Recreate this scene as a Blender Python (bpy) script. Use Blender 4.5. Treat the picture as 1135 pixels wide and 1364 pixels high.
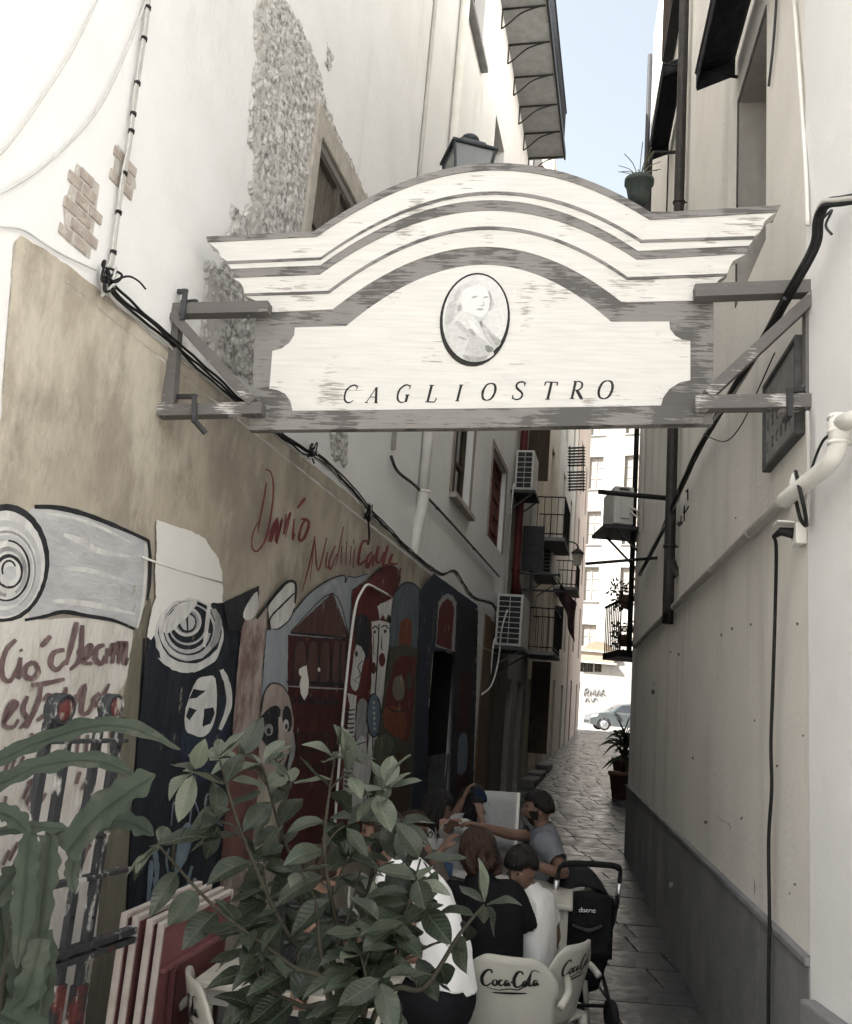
import bpy, bmesh, math, random
from mathutils import Vector, Matrix, noise
from mathutils.geometry import tessellate_polygon
R = math.radians
# ---------------------------------------------------------------- clean
for o in list(bpy.data.objects): bpy.data.objects.remove(o)
S = bpy.context.scene
COL = S.collection
# ---------------------------------------------------------------- camera
IW, IH, FPX, ROLL, CAMH = 1135.0, 1364.0, 1200.0, 0.085, 1.85
_a, _b = (750-IW/2)/FPX, -(955-IH/2)/FPX
PITCH = math.atan(-(_a*math.sin(ROLL)+_b*math.cos(ROLL)))
cam = bpy.data.cameras.new('camera'); camo = bpy.data.objects.new('camera', cam); COL.objects.link(camo)
cam.sensor_fit = 'HORIZONTAL'; cam.sensor_width = 36; cam.lens = 36*FPX/IW; cam.clip_start = .05; cam.clip_end = 2000
camo.matrix_world = Matrix.Translation((0, 0, CAMH)) @ Matrix.Rotation(math.pi/2+PITCH, 4, 'X') @ Matrix.Rotation(ROLL, 4, 'Z')
S.camera = camo
# ---------------------------------------------------------------- light
SUN_DIR = Vector((-.80, -.34, .95)).normalized()      # towards the sun
w = bpy.data.worlds.new('World'); S.world = w; w.use_nodes = True
nt = w.node_tree; nt.nodes.clear()
sky = nt.nodes.new('ShaderNodeTexSky'); sky.sky_type = 'NISHITA'; sky.sun_disc = False
sky.sun_elevation = math.asin(SUN_DIR.z); sky.sun_rotation = math.atan2(SUN_DIR.x, SUN_DIR.y)
sky.air_density = 1.0; sky.dust_density = 5.0; sky.ozone_density = .8
hs = nt.nodes.new('ShaderNodeHueSaturation'); hs.inputs['Hue'].default_value = .475; hs.inputs['Saturation'].default_value = .38
bg = nt.nodes.new('ShaderNodeBackground'); bg.inputs['Strength'].default_value = .075
wo = nt.nodes.new('ShaderNodeOutputWorld')
nt.links.new(sky.outputs[0], hs.inputs['Color']); nt.links.new(hs.outputs[0], bg.inputs[0]); nt.links.new(bg.outputs[0], wo.inputs[0])
sl = bpy.data.lights.new('sun', 'SUN'); sl.energy = 5.0; sl.angle = R(.5); sl.color = (1, .99, .975)
slo = bpy.data.objects.new('sun', sl); COL.objects.link(slo); slo.rotation_euler = (-SUN_DIR).to_track_quat('-Z', 'Y').to_euler(); slo.location = (-20, -10, 30)
S.view_settings.view_transform = 'Standard'; S.view_settings.look = 'None'; S.view_settings.gamma = 1
S.view_settings.exposure = 2.46
S.render.engine = 'CYCLES'
try:
    S.cycles.max_bounces = 7; S.cycles.diffuse_bounces = 4; S.cycles.use_denoising = True
except Exception: pass
# ---------------------------------------------------------------- geometry helpers
CAM = Vector((0, 0, CAMH))
def ray(x, y):
    a, b = (x-IW/2)/FPX, -(y-IH/2)/FPX
    a2 = a*math.cos(ROLL)-b*math.sin(ROLL); b2 = a*math.sin(ROLL)+b*math.cos(ROLL)
    return Vector((a2, math.cos(PITCH)-math.sin(PITCH)*b2, math.sin(PITCH)+math.cos(PITCH)*b2))
def at(x, y, Y):
    d = ray(x, y); return CAM+d*(Y/d.y)
def gnd(x, y, z=0.0):
    d = ray(x, y); return CAM+d*((z-CAMH)/d.z)
class Plane:
    """vertical plane: o = plan point, u = plan direction, n = normal towards the viewer"""
    def __init__(s, p, q, flip=False):
        s.o = Vector((p[0], p[1], 0)); s.u = Vector((q[0]-p[0], q[1]-p[1], 0)).normalized()
        s.n = Vector((s.u.y, -s.u.x, 0))
        if flip: s.n = -s.n
    def px(s, x, y, off=0.0):
        d = ray(x, y); o = s.o+s.n*off
        return CAM+d*((o-CAM).dot(s.n)/d.dot(s.n))
    def st(s, x, y):
        p = s.px(x, y); return ((p-s.o).dot(s.u), p.z)
    def w(s, a, z, off=0.0):
        v = s.o+s.u*a+s.n*off; return Vector((v.x, v.y, z))
    def sY(s, Y): return (Y-s.o.y)/s.u.y
def rnd(a, b): return random.uniform(a, b)
def spline(pts, n=6, closed=False):
    """catmull-rom through points (any dim)"""
    P = [Vector(p) for p in pts]; m = len(P); out = []
    segs = m if closed else m-1
    for i in range(segs):
        if closed: p0, p1, p2, p3 = P[(i-1) % m], P[i], P[(i+1) % m], P[(i+2) % m]
        else: p0, p1, p2, p3 = P[max(i-1, 0)], P[i], P[i+1], P[min(i+2, m-1)]
        for k in range(n):
            t = k/n; t2 = t*t; t3 = t2*t
            out.append(.5*((2*p1)+(p2-p0)*t+(2*p0-5*p1+4*p2-p3)*t2+(3*p1-p0-3*p2+p3)*t3))
    if not closed: out.append(P[-1].copy())
    return out
class MB:
    """collects geometry with material slots"""
    def __init__(s): s.v = []; s.f = []; s.m = []; s.mats = []; s.smooth = []
    def mi(s, m):
        if m not in s.mats: s.mats.append(m)
        return s.mats.index(m)
    def add(s, vs, fs, m=None, smooth=False):
        b = len(s.v); s.v += [Vector(v) for v in vs]
        k = s.mi(m) if m is not None else 0
        for f in fs: s.f.append([i+b for i in f]); s.m.append(k); s.smooth.append(smooth)
        return s
    def box(s, c, size, m=None, rot=None):
        c = Vector(c); hx, hy, hz = size[0]/2, size[1]/2, size[2]/2
        vs = [Vector((x, y, z)) for x in (-hx, hx) for y in (-hy, hy) for z in (-hz, hz)]
        if rot is not None: vs = [rot @ v for v in vs]
        return s.add([c+v for v in vs], [(0, 1, 3, 2), (4, 6, 7, 5), (0, 4, 5, 1), (2, 3, 7, 6), (0, 2, 6, 4), (1, 5, 7, 3)], m)
    def obox(s, pl, s0, s1, z0, z1, d0, d1, m=None):
        """box on a Plane: along s, height z, offset d"""
        vs = [pl.w(a, z, d) for a in (s0, s1) for d in (d0, d1) for z in (z0, z1)]
        return s.add(vs, [(0, 1, 3, 2), (4, 6, 7, 5), (0, 4, 5, 1), (2, 3, 7, 6), (0, 2, 6, 4), (1, 5, 7, 3)], m)
    def bar(s, p, q, wx, wz, m=None, up=(0, 0, 1)):
        p, q = Vector(p), Vector(q); d = (q-p); L = d.length; d.normalize(); u = Vector(up)
        if abs(d.dot(u)) > .98: u = Vector((0, 1, 0))
        x = d.cross(u).normalized(); z = x.cross(d)
        rot = Matrix((x, d, z)).transposed()
        return s.box((p+q)/2, (wx, L, wz), m, rot)
    def tube(s, pts, r, m=None, n=8, cap=True, smooth=True):
        P = [Vector(p) for p in pts]; rs = r if isinstance(r, (list, tuple)) else [r]*len(P)
        vs = []; fs = []; ref = None
        for i, p in enumerate(P):
            d = (P[min(i+1, len(P)-1)]-P[max(i-1, 0)])
            if d.length < 1e-9: d = Vector((0, 0, 1))
            d.normalize()
            if ref is None:
                ref = Vector((0, 0, 1)) if abs(d.z) < .9 else Vector((1, 0, 0))
            x = d.cross(ref).normalized(); ref = x.cross(d).normalized()
            for k in range(n):
                a = 2*math.pi*k/n; vs.append(p+(x*math.cos(a)+ref*math.sin(a))*rs[i])
        for i in range(len(P)-1):
            for k in range(n):
                fs.append((i*n+k, i*n+(k+1) % n, (i+1)*n+(k+1) % n, (i+1)*n+k))
        if cap: fs.append(tuple(range(n))[::-1]); fs.append(tuple(range((len(P)-1)*n, len(P)*n)))
        return s.add(vs, fs, m, smooth)
    def lathe(s, c, prof, m=None, n=16, axis=None, smooth=True, sy=1.0):
        """prof: (r, h) list about local z at c"""
        c = Vector(c); M = axis if axis is not None else Matrix.Identity(3)
        vs = []; fs = []
        for r, h in prof:
            for k in range(n):
                a = 2*math.pi*k/n; vs.append(c+M @ Vector((r*math.cos(a), r*math.sin(a)*sy, h)))
        for i in range(len(prof)-1):
            for k in range(n): fs.append((i*n+k, i*n+(k+1) % n, (i+1)*n+(k+1) % n, (i+1)*n+k))
        fs.append(tuple(range(n))[::-1]); fs.append(tuple(range((len(prof)-1)*n, len(prof)*n)))
        return s.add(vs, fs, m, smooth)
    def poly(s, pts, m=None, nrm=None, thick=0):
        """flat polygon (3D pts), optionally extruded by thick along -nrm"""
        P = [Vector(p) for p in pts]
        tris = tessellate_polygon([P]); 
        vs = list(P); fs = []
        for t in tris:
            t = list(t)
            if nrm is not None:
                a, b, c = P[t[0]], P[t[1]], P[t[2]]
                if (b-a).cross(c-a).dot(nrm) < 0: t = t[::-1]
            fs.append(tuple(t))
        if thick:
            k = len(P); vs += [p-Vector(nrm)*thick for p in P]
            fs += [tuple(i+k for i in t[::-1]) for t in fs]
            for i in range(k): j = (i+1) % k; fs.append((i, i+k, j+k, j))
        return s.add(vs, fs, m)
    def grid(s, fn, nu, nv, m=None, smooth=True, thick=0, closed_u=False):
        vs = [Vector(fn(i/(nu), j/(nv))) for j in range(nv+1) for i in range(nu+1)]
        W = nu+1; fs = [(j*W+i, j*W+i+1, (j+1)*W+i+1, (j+1)*W+i) for j in range(nv) for i in range(nu)]
        return s.add(vs, fs, m, smooth)
    def build(s, name, m=None, parent=None, bevel=0, solid=0, smooth=None, recalc=True):
        me = bpy.data.meshes.new(name)
        off = parent['_loc'] if (parent is not None and '_loc' in parent.keys()) else (0, 0, 0)
        off = Vector(off); o_off = Vector((0, 0, 0))
        me.from_pydata([tuple(v-off) for v in s.v], [], s.f)
        mats = s.mats if s.mats else [None]
        if m is not None: mats = [m]
        for q in mats:
            if q is not None: me.materials.append(q)
        for i, p in enumerate(me.polygons):
            p.material_index = s.m[i] if m is None else 0
            p.use_smooth = s.smooth[i] if smooth is None else smooth
        bm = bmesh.new(); bm.from_mesh(me)
        if recalc: bmesh.ops.recalc_face_normals(bm, faces=bm.faces)
        bm.to_mesh(me); bm.free()
        o = bpy.data.objects.new(name, me); COL.objects.link(o)
        if parent is not None:
            o.parent = parent
        if solid:
            md = o.modifiers.new('solid', 'SOLIDIFY'); md.thickness = solid; md.offset = 0
        if bevel:
            md = o.modifiers.new('bevel', 'BEVEL'); md.width = bevel; md.segments = 2; md.limit_method = 'ANGLE'; md.angle_limit = R(40)
        return o
def tag(o, label=None, cat=None, group=None, kind=None):
    if label: o['label'] = label
    if cat: o['category'] = cat
    if group: o['group'] = group
    if kind: o['kind'] = kind
    return o
def thing(name, label, cat, loc=(0, 0, 0), group=None):
    o = bpy.data.objects.new(name, None); COL.objects.link(o); o.location = loc; o.empty_display_size = .1
    o['_loc'] = tuple(loc)
    return tag(o, label, cat, group)
def sub_loc(child, parent):      # children of a child: same frame
    child['_loc'] = parent['_loc']; return child
def copy_tree(o, parent=None):
    c = o.copy(); COL.objects.link(c)
    if parent is not None: c.parent = parent
    for ch in list(o.children): copy_tree(ch, c)
    return c
# ---------------------------------------------------------------- materials
MATS = {}
def mat(name, c1, c2=None, scale=6, rough=.75, bump=0, bscale=40, stretch=(1, 1, 1), metallic=0, ramp=(.35, .65), stain=None,
        stain_scale=1.2, stain_stretch=(1, 1, .25), stain_ramp=(.5, .75), spec=.18, sss=0, emit=None, emit_s=0, rough2=None, detail=6):
    if name in MATS: return MATS[name]
    m = bpy.data.materials.new(name); m.use_nodes = True; N = m.node_tree.nodes; L = m.node_tree.links
    b = N['Principled BSDF']; b.inputs['Roughness'].default_value = rough; b.inputs['Metallic'].default_value = metallic
    b.inputs['Specular IOR Level'].default_value = spec
    c1 = tuple(c1)+(1,); b.inputs['Base Color'].default_value = c1
    tc = N.new('ShaderNodeTexCoord')
    if c2 is not None:
        mp = N.new('ShaderNodeMapping'); mp.inputs['Scale'].default_value = stretch; L.new(tc.outputs['Object'], mp.inputs[0])
        no = N.new('ShaderNodeTexNoise'); no.inputs['Scale'].default_value = scale; no.inputs['Detail'].default_value = detail; no.inputs['Roughness'].default_value = .62
        L.new(mp.outputs[0], no.inputs['Vector'])
        cr = N.new('ShaderNodeValToRGB'); cr.color_ramp.elements[0].position = ramp[0]; cr.color_ramp.elements[1].position = ramp[1]
        cr.color_ramp.elements[0].color = c1; cr.color_ramp.elements[1].color = tuple(c2)+(1,)
        L.new(no.outputs['Fac'], cr.inputs[0]); out = cr.outputs[0]
        if stain is not None:
            mp2 = N.new('ShaderNodeMapping'); mp2.inputs['Scale'].default_value = stain_stretch; mp2.inputs['Location'].default_value = (3.7, 1.3, 8.1); L.new(tc.outputs['Object'], mp2.inputs[0])
            n2 = N.new('ShaderNodeTexNoise'); n2.inputs['Scale'].default_value = stain_scale; n2.inputs['Detail'].default_value = 8; n2.inputs['Roughness'].default_value = .65
            L.new(mp2.outputs[0], n2.inputs['Vector'])
            r2 = N.new('ShaderNodeValToRGB'); r2.color_ramp.elements[0].position = stain_ramp[0]; r2.color_ramp.elements[1].position = stain_ramp[1]
            L.new(n2.outputs['Fac'], r2.inputs[0])
            mx = N.new('ShaderNodeMix'); mx.data_type = 'RGBA'; L.new(r2.outputs[0], mx.inputs['Factor']); L.new(out, mx.inputs['A']); mx.inputs['B'].default_value = tuple(stain)+(1,)
            out = mx.outputs['Result']
        L.new(out, b.inputs['Base Color'])
        if rough2 is not None:
            mr = N.new('ShaderNodeMapRange'); mr.inputs['From Min'].default_value = ramp[0]; mr.inputs['From Max'].default_value = ramp[1]
            mr.inputs['To Min'].default_value = rough; mr.inputs['To Max'].default_value = rough2
            L.new(no.outputs['Fac'], mr.inputs[0]); L.new(mr.outputs[0], b.inputs['Roughness'])
    if bump:
        mp3 = N.new('ShaderNodeMapping'); mp3.inputs['Scale'].default_value = stretch; L.new(tc.outputs['Object'], mp3.inputs[0])
        n3 = N.new('ShaderNodeTexNoise'); n3.inputs['Scale'].default_value = bscale; n3.inputs['Detail'].default_value = 6; L.new(mp3.outputs[0], n3.inputs['Vector'])
        bp = N.new('ShaderNodeBump'); bp.inputs['Strength'].default_value = bump; bp.inputs['Distance'].default_value = .02
        L.new(n3.outputs['Fac'], bp.inputs['Height']); L.new(bp.outputs[0], b.inputs['Normal'])
    if sss:
        b.inputs['Subsurface Weight'].default_value = sss; b.inputs['Subsurface Radius'].default_value = (.02, .008, .004)
    if emit: b.inputs['Emission Color'].default_value = tuple(emit)+(1,); b.inputs['Emission Strength'].default_value = emit_s
    MATS[name] = m; return m
M_white = mat('white plaster', (.84, .83, .81), (.78, .77, .745), 1.6, .9, .25, 30, stain=(.58, .56, .52), stain_scale=1.3, stain_ramp=(.60, .85))
M_whiteclean = mat('fresh white plaster', (.82, .80, .75), (.76, .74, .69), 2.0, .9, .2, 30)
M_tan = mat('ochre grey plaster', (.45, .40, .32), (.33, .29, .235), 2.6, .88, .35, 26, stretch=(1, 1, .7), ramp=(.40, .60), stain=(.55, .50, .41), stain_scale=2.3, stain_stretch=(1, 1, .55), stain_ramp=(.50, .64))
M_beige = mat('beige plaster', (.78, .75, .69), (.71, .68, .625), 1.5, .9, .25, 30, stain=(.50, .475, .44), stain_scale=1.6, stain_stretch=(1, 1, .16), stain_ramp=(.52, .80))
M_greyplinth = mat('grey cement plinth', (.24, .24, .238), (.17, .172, .175), 2.2, .85, .35, 22, stain=(.32, .31, .30), stain_scale=1.6, stain_stretch=(1, 1, .3), stain_ramp=(.55, .75))
M_lightwall = mat('pale grey render', (.74, .735, .715), (.68, .675, .655), 1.6, .9, .2, 28, stain=(.46, .45, .43), stain_scale=1.2, stain_ramp=(.6, .85))
M_rubble = mat('exposed rubble stone', (.22, .21, .195), (.68, .66, .62), 22, .95, .6, 60, ramp=(.36, .60), stain=(.52, .50, .465), stain_scale=3, stain_stretch=(1, 1, .5), stain_ramp=(.5, .6))
M_brick = mat('old brick', (.34, .285, .25), (.50, .45, .40), 14, .95, .5, 40)
M_mortar = mat('lime mortar', (.58, .55, .50), (.46, .43, .39), 12, .95, .5, 40)
M_stonetrim = mat('worn stone trim', (.48, .44, .38), (.36, .33, .29), 9, .9, .4, 40)
M_dark = mat('painted interior shade', (.012, .012, .012), (.02, .018, .016), 3, .9)
M_oldwood = mat('old grey wood', (.10, .085, .07), (.20, .18, .15), 9, .8, .5, 30, stretch=(6, 6, .6))
M_darkwood = mat('dark brown wood', (.045, .032, .024), (.09, .065, .045), 8, .6, .4, 30, stretch=(6, 6, .6))
M_redwood = mat('dark red shutter paint', (.16, .055, .045), (.11, .04, .035), 8, .6, .2)
M_black = mat('black painted iron', (.012, .012, .013), (.022, .021, .02), 20, .5, .15, 60)
M_darkgrey = mat('dark grey metal', (.04, .042, .045), (.065, .065, .066), 12, .5, .15, 50)
M_brownpipe = mat('dark brown copper pipe', (.030, .028, .027), (.05, .045, .042), 12, .45, .1, 50, metallic=.3)
M_whitepipe = mat('white plastic pipe', (.78, .76, .71), (.70, .68, .62), 5, .45, .05, 40)
M_greypipe = mat('grey painted pipe', (.50, .48, .44), (.42, .40, .37), 6, .5, .05)
M_redpipe = mat('dark red pipe', (.12, .028, .026), (.085, .022, .02), 6, .4, .05)
M_cable = mat('black cable', (.012, .012, .012), (.022, .022, .022), 20, .5)
M_cablew = mat('pale cable', (.60, .59, .56), (.5, .49, .46), 20, .6)
M_acwhite = mat('air conditioner casing', (.62, .61, .57), (.52, .51, .48), 6, .5, .05, stain=(.34, .32, .29), stain_scale=5, stain_ramp=(.6, .8))
M_slab = mat('balcony slab', (.30, .30, .295), (.23, .23, .225), 6, .9, .3)
# ================================================================ SETTING
random.seed(3)
_r = ray(835, 961); RL = _r.x/_r.y
LW = Plane((-2.42, 0), (-2.42+RL, 1))                 # left alley wall, faces right
_g1, _g2 = gnd(945, 1364), gnd(838, 1150)
RW = Plane((_g1.x, _g1.y), (_g2.x, _g2.y), True)      # right alley wall, faces left
def gz(Y): return 0.0 if Y < 17.3 else (.046*(Y-17.3) if Y < 46 else .046*28.7)
# ---- ground
M_ground = mat('dusty stone ground', (.24, .23, .215), (.30, .29, .27), 3, .8, .4, 20)
mb = MB(); ys = [-300, -60, 2, 10, 17.3, 25, 35, 46, 70, 120, 500]; xs = [-300, -60, -10, 0, 10, 20, 60, 300]
mb.grid(lambda u, v: (xs[round(u*7)], ys[round(v*10)], gz(ys[round(v*10)])-.03), 7, 10, M_ground, False)
ground = tag(mb.build('ground'), kind='structure')
# ---- street paving: big worn lava slabs
M_st1 = mat('polished lava slab', (.050, .050, .050), (.082, .081, .079), 5, .27, .45, 5, rough2=.5, spec=.5)
M_st2 = mat('polished lava slab pale', (.062, .062, .061), (.10, .099, .095), 5, .30, .45, 5, rough2=.55, spec=.5)
M_st3 = mat('dark lava slab', (.036, .037, .039), (.066, .066, .066), 5, .25, .45, 5, rough2=.5, spec=.5)
def slab_mesh(seed, M):
    random.seed(seed); n = 4; mb = MB()
    def top(u, v):
        e = min(u, 1-u, v, 1-v)
        z = .0025*noise.noise(Vector((u*2.3+seed*7, v*2.3, seed)))+ (-.005 if e < .01 else 0)
        x, y = u-.5, v-.5
        return Vector((x*.985+.012*noise.noise(Vector((v*3, seed, u))), y*.985, z))
    vs = [top(i/n, j/n) for j in range(n+1) for i in range(n+1)]
    fs = [(j*5+i, j*5+i+1, (j+1)*5+i+1, (j+1)*5+i) for j in range(n) for i in range(n)]
    rim = [0, 1, 2, 3, 4, 9, 14, 19, 24, 23, 22, 21, 20, 15, 10, 5]
    b = len(vs); vs += [Vector((vs[i].x, vs[i].y, -.06)) for i in rim]
    for k in range(16): fs.append((rim[k], b+k, b+(k+1) % 16, rim[(k+1) % 16]))
    mb.add(vs, fs, M, False)
    o = mb.build('paving_slab'); me = o.data; bpy.data.objects.remove(o); return me
slabs = [slab_mesh(i, [M_st1, M_st2, M_st3, M_st1][i % 4]) for i in range(8)]
street = tag(bpy.data.objects.new('street', None), kind='structure'); COL.objects.link(street); street.location = (0, 0, 0)
far_mb = MB(); Y = 2.0; row = 0
while Y < 45.5:
    d = rnd(.36, .56)
    xl = LW.o.x+RL*Y-.15 if Y > 2 else -2
    xr = RW.o.x+RW.u.x/RW.u.y*(Y-RW.o.y)+.1 if Y < 12 else xl+3.4
    x = xl-rnd(0, .3)
    while x < xr:
        L = rnd(.38, .72)
        z = gz(Y+d/2)
        if Y < 11.5:
            o = bpy.data.objects.new('paving_slab', random.choice(slabs)); COL.objects.link(o); o.parent = street
            o.location = (x+L/2, Y+d/2, z+rnd(-.004, .004)); o.scale = (L-.012, d-.012, 1); o.rotation_euler = (rnd(-.005, .005), rnd(-.005, .005), rnd(-.012, .012))
        else:
            rx, ry = rnd(-.006, .006), rnd(-.006, .006)
            me = random.choice(slabs); tz = z+rnd(-.003, .003); slope = .046 if Y > 17 else 0
            vs = [Vector((x+L/2+v.co.x*(L-.012), Y+d/2+v.co.y*(d-.012), tz+v.co.z+v.co.y*d*(ry+slope)+v.co.x*L*rx)) for v in me.vertices]
            far_mb.add(vs, [tuple(p.vertices) for p in me.polygons], me.materials[0], False)
        x += L
    Y += d; row += 1
o = far_mb.build('far_paving', parent=None); o.parent = street; o['kind'] = 'stuff'
# ---- wall builder
def wall(mb, pl, s0, s1, z0, z1, holes, m, off=0, rev=.18, mrev=None):
    S_ = sorted(set([s0, s1]+[h[0] for h in holes]+[h[1] for h in holes])); Z_ = sorted(set([z0, z1]+[h[2] for h in holes]+[h[3] for h in holes]))
    S_ = [v for v in S_ if s0 <= v <= s1]; Z_ = [v for v in Z_ if z0 <= v <= z1]
    for i in range(len(S_)-1):
        for j in range(len(Z_)-1):
            cs, cz = (S_[i]+S_[i+1])/2, (Z_[j]+Z_[j+1])/2
            if any(h[0] < cs < h[1] and h[2] < cz < h[3] for h in holes): continue
            mb.add([pl.w(S_[i], Z_[j], off), pl.w(S_[i+1], Z_[j], off), pl.w(S_[i+1], Z_[j+1], off), pl.w(S_[i], Z_[j+1], off)], [(0, 1, 2, 3)], m)
    for h in holes:
        a, b, c, d = h[:4]; r = h[4] if len(h) > 4 else rev; mr = (M_dark if r > .6 else (mrev or m))  # deep reveals are painted near-black as indoor shade
        for (p, q) in (((a, c), (b, c)), ((b, c), (b, d)), ((b, d), (a, d)), ((a, d), (a, c))):
            mb.add([pl.w(*p, off), pl.w(*q, off), pl.w(*q, off-r), pl.w(*p, off-r)], [(0, 1, 2, 3)], mr)
def shell(mb, pl, s0, s1, z0, z1, depth, m, off=0):
    """sides, roof and back of a building behind a wall"""
    q = lambda s, z, d: pl.w(s, z, d)
    for s in (s0, s1): mb.add([q(s, z0, off), q(s, z1, off), q(s, z1, -depth), q(s, z0, -depth)], [(0, 1, 2, 3)], m)
    mb.add([q(s0, z1, off), q(s1, z1, off), q(s1, z1, -depth), q(s0, z1, -depth)], [(0, 1, 2, 3)], m)
    mb.add([q(s0, z0, -depth), q(s1, z0, -depth), q(s1, z1, -depth), q(s0, z1, -depth)], [(0, 1, 2, 3)], m)
def hole(pl, xa, ya, xb, yb, rev=.18):
    """opening whose edge points (xa: left edge at ya ...) are given in picture coordinates on the wall: (left,top) and (right,bottom)"""
    a, zt = pl.st(xa, ya); b, zb = pl.st(xb, yb); return [min(a, b), max(a, b), min(zt, zb), max(zt, zb), rev]
def window(pl, h, parent, off=0, kind='window', frame=None, pane=None, sill=None, shutters=None, bars=2, mull=1):
    """window part in an opening: frame (> pane, sill, mullions)"""
    a, b, c, d, r = h; frame = frame or M_oldwood; t = .05
    mb = MB(); y0, y1 = off-r, off-r+.06
    mb.obox(pl, a, a+t, c, d, y0, y1); mb.obox(pl, b-t, b, c, d, y0, y1); mb.obox(pl, a+t, b-t, c, c+t, y0, y1); mb.obox(pl, a+t, b-t, d-t, d, y0, y1)
    for k in range(mull): mm = a+(b-a)*(k+1)/(mull+1); mb.obox(pl, mm-.03, mm+.03, c+t, d-t, y0, y1)
    for k in range(bars): zz = c+(d-c)*(k+1)/(bars+1); mb.obox(pl, a+t, b-t, zz-.02, zz+.02, y0+.012, y1-.012)
    f = mb.build(kind, frame, parent); f['_loc'] = parent['_loc']
    p = MB(); p.obox(pl, a+t*.6, b-t*.6, c+t*.6, d-t*.6, y0-.02, y0+.015); p.build('pane', pane or M_glass, f)
    if sill:
        q = MB(); q.obox(pl, a-.08, b+.08, c-.07, c, off-.03, off+.10); q.build('sill', sill, f)
    return f
M_glass = mat('dark window glass', (.02, .022, .025), (.03, .032, .035), 2, .12, spec=.6)
# ================================================================ near left building
SL0, SL1 = LW.sY(-1.0), LW.st(672, 800)[0]
hW1 = hole(LW, 424, 186, 486, 300); hW1[2] = LW.st(412, 385)[1]; hW1[4] = .09
_s, _z = LW.st(618, 0); _s2, _z2 = LW.st(641, 78); hW2 = [_s, _s2, (_z+_z2)/2, (_z+_z2)/2+1.7, .22]
_s, _z = LW.st(661, 152); hW3 = [_s, _s+1.0, _z-1.9, _z, .22]
_s, _ = LW.st(603, 620); _s2, zb = LW.st(624, 676); hW4 = [_s, _s2, LW.st(612, 672)[1], LW.st(612, 672)[1]+1.9, .16]
_s, zt = LW.st(655, 625); _s2, _ = LW.st(671, 680); hW5 = [_s, _s2, LW.st(656, 722)[1], LW.st(668, 618)[1], .14]
_s, _ = LW.st(575, 900); _s2, _ = LW.st(602, 900); hD = [_s, _s2, 0.0, LW.st(588, 866)[1], .9]
_s, _ = LW.st(607, 900); _s2, _ = LW.st(628, 900); hD2 = [_s, _s2, 0.0, LW.st(610, 808)[1], .9]
HL = 15.0
lroot = thing('plaster_building', 'white plastered old building with ochre painted lower wall and exposed rubble patch', 'building', LW.w(0, 0))
mb = MB(); holesL = [hW1, hW2, hW3, hW4, hW5, hD]
wall(mb, LW, SL0, SL1, -.05, HL, holesL, M_white); shell(mb, LW, SL0, SL1, -.05, HL, 7, M_white)
for h in (hD,):   # near-black sheet painted as shade in place of rooms behind doorways
    a, b, c, d, r = h; mb.add([LW.w(a-.0, c, -r), LW.w(b, c, -r), LW.w(b, d, -r), LW.w(a, d, -r)], [(0, 1, 2, 3)], M_dark)
wl = mb.build('wall', parent=lroot); wl['_loc'] = lroot['_loc']
# ochre paint on the lower wall (a flat coat of paint with a ragged upper edge)
def ragged(pts, j=1.5, step=10):
    out = []
    for i in range(len(pts)):
        p, q = Vector(pts[i]), Vector(pts[(i+1) % len(pts)]); n = max(1, int((q-p).length/step))
        for k in range(n):
            t = p.lerp(q, k/n); out.append((t.x+rnd(-j, j), t.y+rnd(-j, j)))
    return out
def pxpoly(mb, pl, pts, off, m):
    mb.poly([pl.px(x, y, off) for x, y in pts], m, pl.n); return mb
mb = MB()
tan = [(18, 322), (26, 313), (60, 333), (100, 362), (145, 397), (228, 470), (300, 526), (369, 582), (430, 630), (476, 668), (520, 712), (569, 752), (576, 763)]
tanlow = [(572, 830), (566, 1150)]
_p = [(LW.st(*q)) for q in ragged(tan, 1.2, 8)[:-8]]
_p = [p for p in _p]
sA = LW.st(572, 830)[0]
poly = _p+[(sA, LW.st(572, 762)[1]), (sA, .0), (LW.st(-60, 900)[0], 0), (LW.st(-60, 600)[0], LW.st(0, 560)[1])]
_q = [LW.st(x, y) for x, y in ragged([(0, 560), (6, 480), (12, 400), (18, 322)], 1.5, 8)[:-2]]
poly = _p+[(sA, LW.st(571, 764)[1]), (sA, .0), (LW.st(-90, 900)[0], 0), (LW.st(-90, 700)[0], LW.st(-3, 640)[1])]+_q
mb.poly([LW.w(s, z, .004) for s, z in poly], M_tan, LW.n)
mb.build('painted_lower_wall', parent=lroot)
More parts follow.
